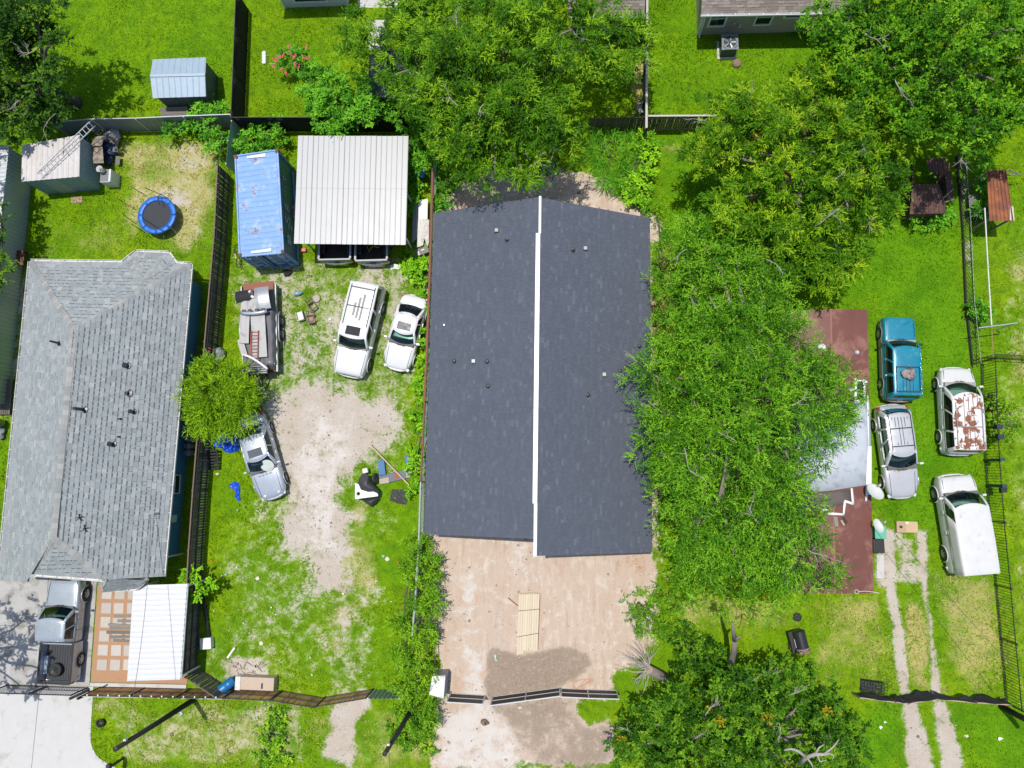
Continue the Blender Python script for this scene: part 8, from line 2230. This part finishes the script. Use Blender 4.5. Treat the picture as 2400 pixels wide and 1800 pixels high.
# ------------------------------------------------------------------ dead wood
T = thing('uprooted_stump', 'grey uprooted stump with a fan of bare roots at the edge of the bare lot', 'stump', at(1530, 1570, 0)); rs = random.Random(14)
c = at(1522, 1570, 1.1); mb = MB(); mb.tube([at(1560, 1590, .3), at(1540, 1580, .8), c], [.30, .27, .23], 10); mb.build('trunk', M_bark, T, smooth=True); MB().lathe([(.23, -.01), (.22, .02), (.001, .03)], c, 12, V(0, 0, 1).rotation_difference((c - at(1540, 1580, .8)).normalized()).to_matrix()).build('cut_face', mat('cut_wood', (.45, .33, .22), .8, var=.2), T)
for k in range(52):
    a = rs.uniform(1.0, 5.0); L_ = rs.uniform(.8, 2.0); p = c + V(rs.uniform(-.15, .1), rs.uniform(-.15, .15), rs.uniform(-.35, .05)); pts = [p]
    d = V(math.cos(a), math.sin(a), rs.uniform(-.3, .15))
    for i in range(5): d = (d + V(rs.uniform(-.4, .4), rs.uniform(-.4, .4), rs.uniform(-.2, .12))).normalized(); p = p + d * L_ / 5; p.z = max(.05, p.z); pts.append(p)
    MB().tube(pts, [.026, .021, .016, .012, .009, .005], 5).build('root', M_twig, T, smooth=True)
T = thing('dead_tree', 'bare forked dead tree standing out between the big bright tree and the oak', 'dead tree', at(1707, 1590, 0))
MB().tube([at(1708, 1585, .3), at(1712, 1560, 1.5), at(1720, 1525, 2.8), at(1722, 1500, 3.6)], [.2, .18, .15, .13], 9).build('trunk', M_bark, T, smooth=True)
MB().tube([at(1722, 1500, 3.6), at(1718, 1480, 4.2), at(1717, 1460, 4.8)], [.13, .1, .06], 8).build('limb', M_bark, T, smooth=True); MB().tube([at(1722, 1502, 3.6), at(1729, 1495, 3.9), at(1736, 1490, 4.1)], [.1, .08, .05], 8).build('limb', M_bark, T, smooth=True)
T = thing('dead_branch', 'pale leafless branches poking out of the oak at the bottom edge', 'branch', at(1900, 1770, 0)); mb = MB()
def br(pp, r0, r1): MB().tube([at(u, v, z) for u, v, z in pp], [r0 + (r1 - r0) * i / (len(pp) - 1) for i in range(len(pp))], 7).build('bough', M_twig, T, smooth=True)
br([(1875, 1790, 5.6), (1890, 1775, 6.6), (1910, 1768, 7.0), (1930, 1768, 7.1), (1945, 1766, 7.1)], .11, .05); br([(1890, 1775, 6.6), (1870, 1760, 6.9), (1855, 1755, 7.0), (1838, 1758, 7.0)], .08, .03)
br([(1930, 1768, 7.1), (1948, 1755, 7.2), (1958, 1745, 7.2), (1966, 1733, 7.2)], .05, .02); br([(1910, 1768, 7.0), (1920, 1752, 7.1), (1932, 1745, 7.1)], .05, .02); br([(1915, 1770, 7.0), (1922, 1785, 7.1), (1935, 1782, 7.1)], .05, .02); br([(1890, 1775, 6.7), (1902, 1790, 6.8), (1905, 1800, 6.8)], .05, .02); br([(1945, 1766, 7.1), (1955, 1772, 7.1), (1950, 1780, 7.1)], .04, .015)
# ------------------------------------------------------------------ poles and wires
def pole(label, base, h, r, m=None, cap=True):
    b = at(*base); T = thing('utility_pole', label, 'pole', b)
    MB().tube([b, b + V(.02, 0, h * .5), b + V(0, 0, h)], [r * 1.15, r, r * .85], 10).build('shaft', m or mat('tarred_wood', (.022, .019, .016), .85, var=.4, scale=5), T, smooth=True)
    MB().lathe([(r * .9, h - .02), (r * .9, h + .04), (r * .4, h + .07)], b, 10).build('cap', M_trim, T)
    MB().box(b + V(.0, r, h - .75), (.12, .12, .16)).build('insulator', M_offwhite, T)
    return T, b + V(0, r, h - .75)
_, w1 = pole('dark utility pole leaning up from the fence foot at the lower left', (454, 1640), 7.4, .135)
_, w2 = pole('dark utility pole rising from the hedge at the bottom edge', (972, 1650), 7.2, .125)
_, w3 = pole('dark utility pole at the lower right corner by the cloth fence', (2346, 1656), 7.4, .14)
def wire(label, a, b, sag, r=.014):
    pts = [a.lerp(b, t) - V(0, 0, sag * 4 * t * (1 - t)) for t in np.linspace(0, 1, 25)]
    o = MB().tube(pts, r, 4).build('overhead_wire', mat('grey_cable', (.10, .10, .10), .6), origin=a); tag(o, label, 'wire')
wire('service wire from the lower left pole to the grey shingled roof', w1, plane_at(372, 1202, NE, nE) + V(-.15, 0, .55), .5)
wire('wire from the lower left pole off the bottom edge', w1, V(w1.x + 3.5, w1.y - 9, 7.0), .3)
wire('wire from the hedge pole off the bottom edge', w2, V(w2.x + .6, w2.y - 9, 6.8), .3)
wire('thin wire from the lower right pole to the mobile home roof', w3, at(2040, 1180, 3.2), .6, .012)
b = at(290, 1776, 0); T = thing('mailbox', 'black mailbox on a post at the curve of the concrete driveway', 'mailbox', b)
MB().bar(b, b + V(0, 0, 1.15), .11).build('post', M_black, T); MB().box(b + V(-.05, -.1, 1.3), (.24, .55, .28)).build('box', M_panel, T, bevel=.06); MB().box(b + V(.09, -.05, 1.38), (.02, .05, .2)).build('flag', mat('flag_red', (.35, .03, .02), .5), T)
T = thing('plant_pot', 'round black pot lying in the bare patch beside the driveway', 'pot', at(240, 1692, 0)); c = at(240, 1692, .0)
MB().lathe([(.2, 0), (.24, .22), (.24, .25), (.2, .25), (.18, .06), (.001, .05)], c, 16).build('pot', M_black, T, smooth=True)

p = at(2128, 877, 1.85); bag('roof_bundle', 'crumpled grey and pink bundle tied on the roof of the teal SUV', 2128, 877, 1.72, .33, mat('patchy_cloth', (.30, .25, .24), .7, var=.6, scale=7, bump=.5, bscale=8, dirt=(.06, .06, .065), dirt_amt=.6, dscale=4), 15, 'bundle', .6)
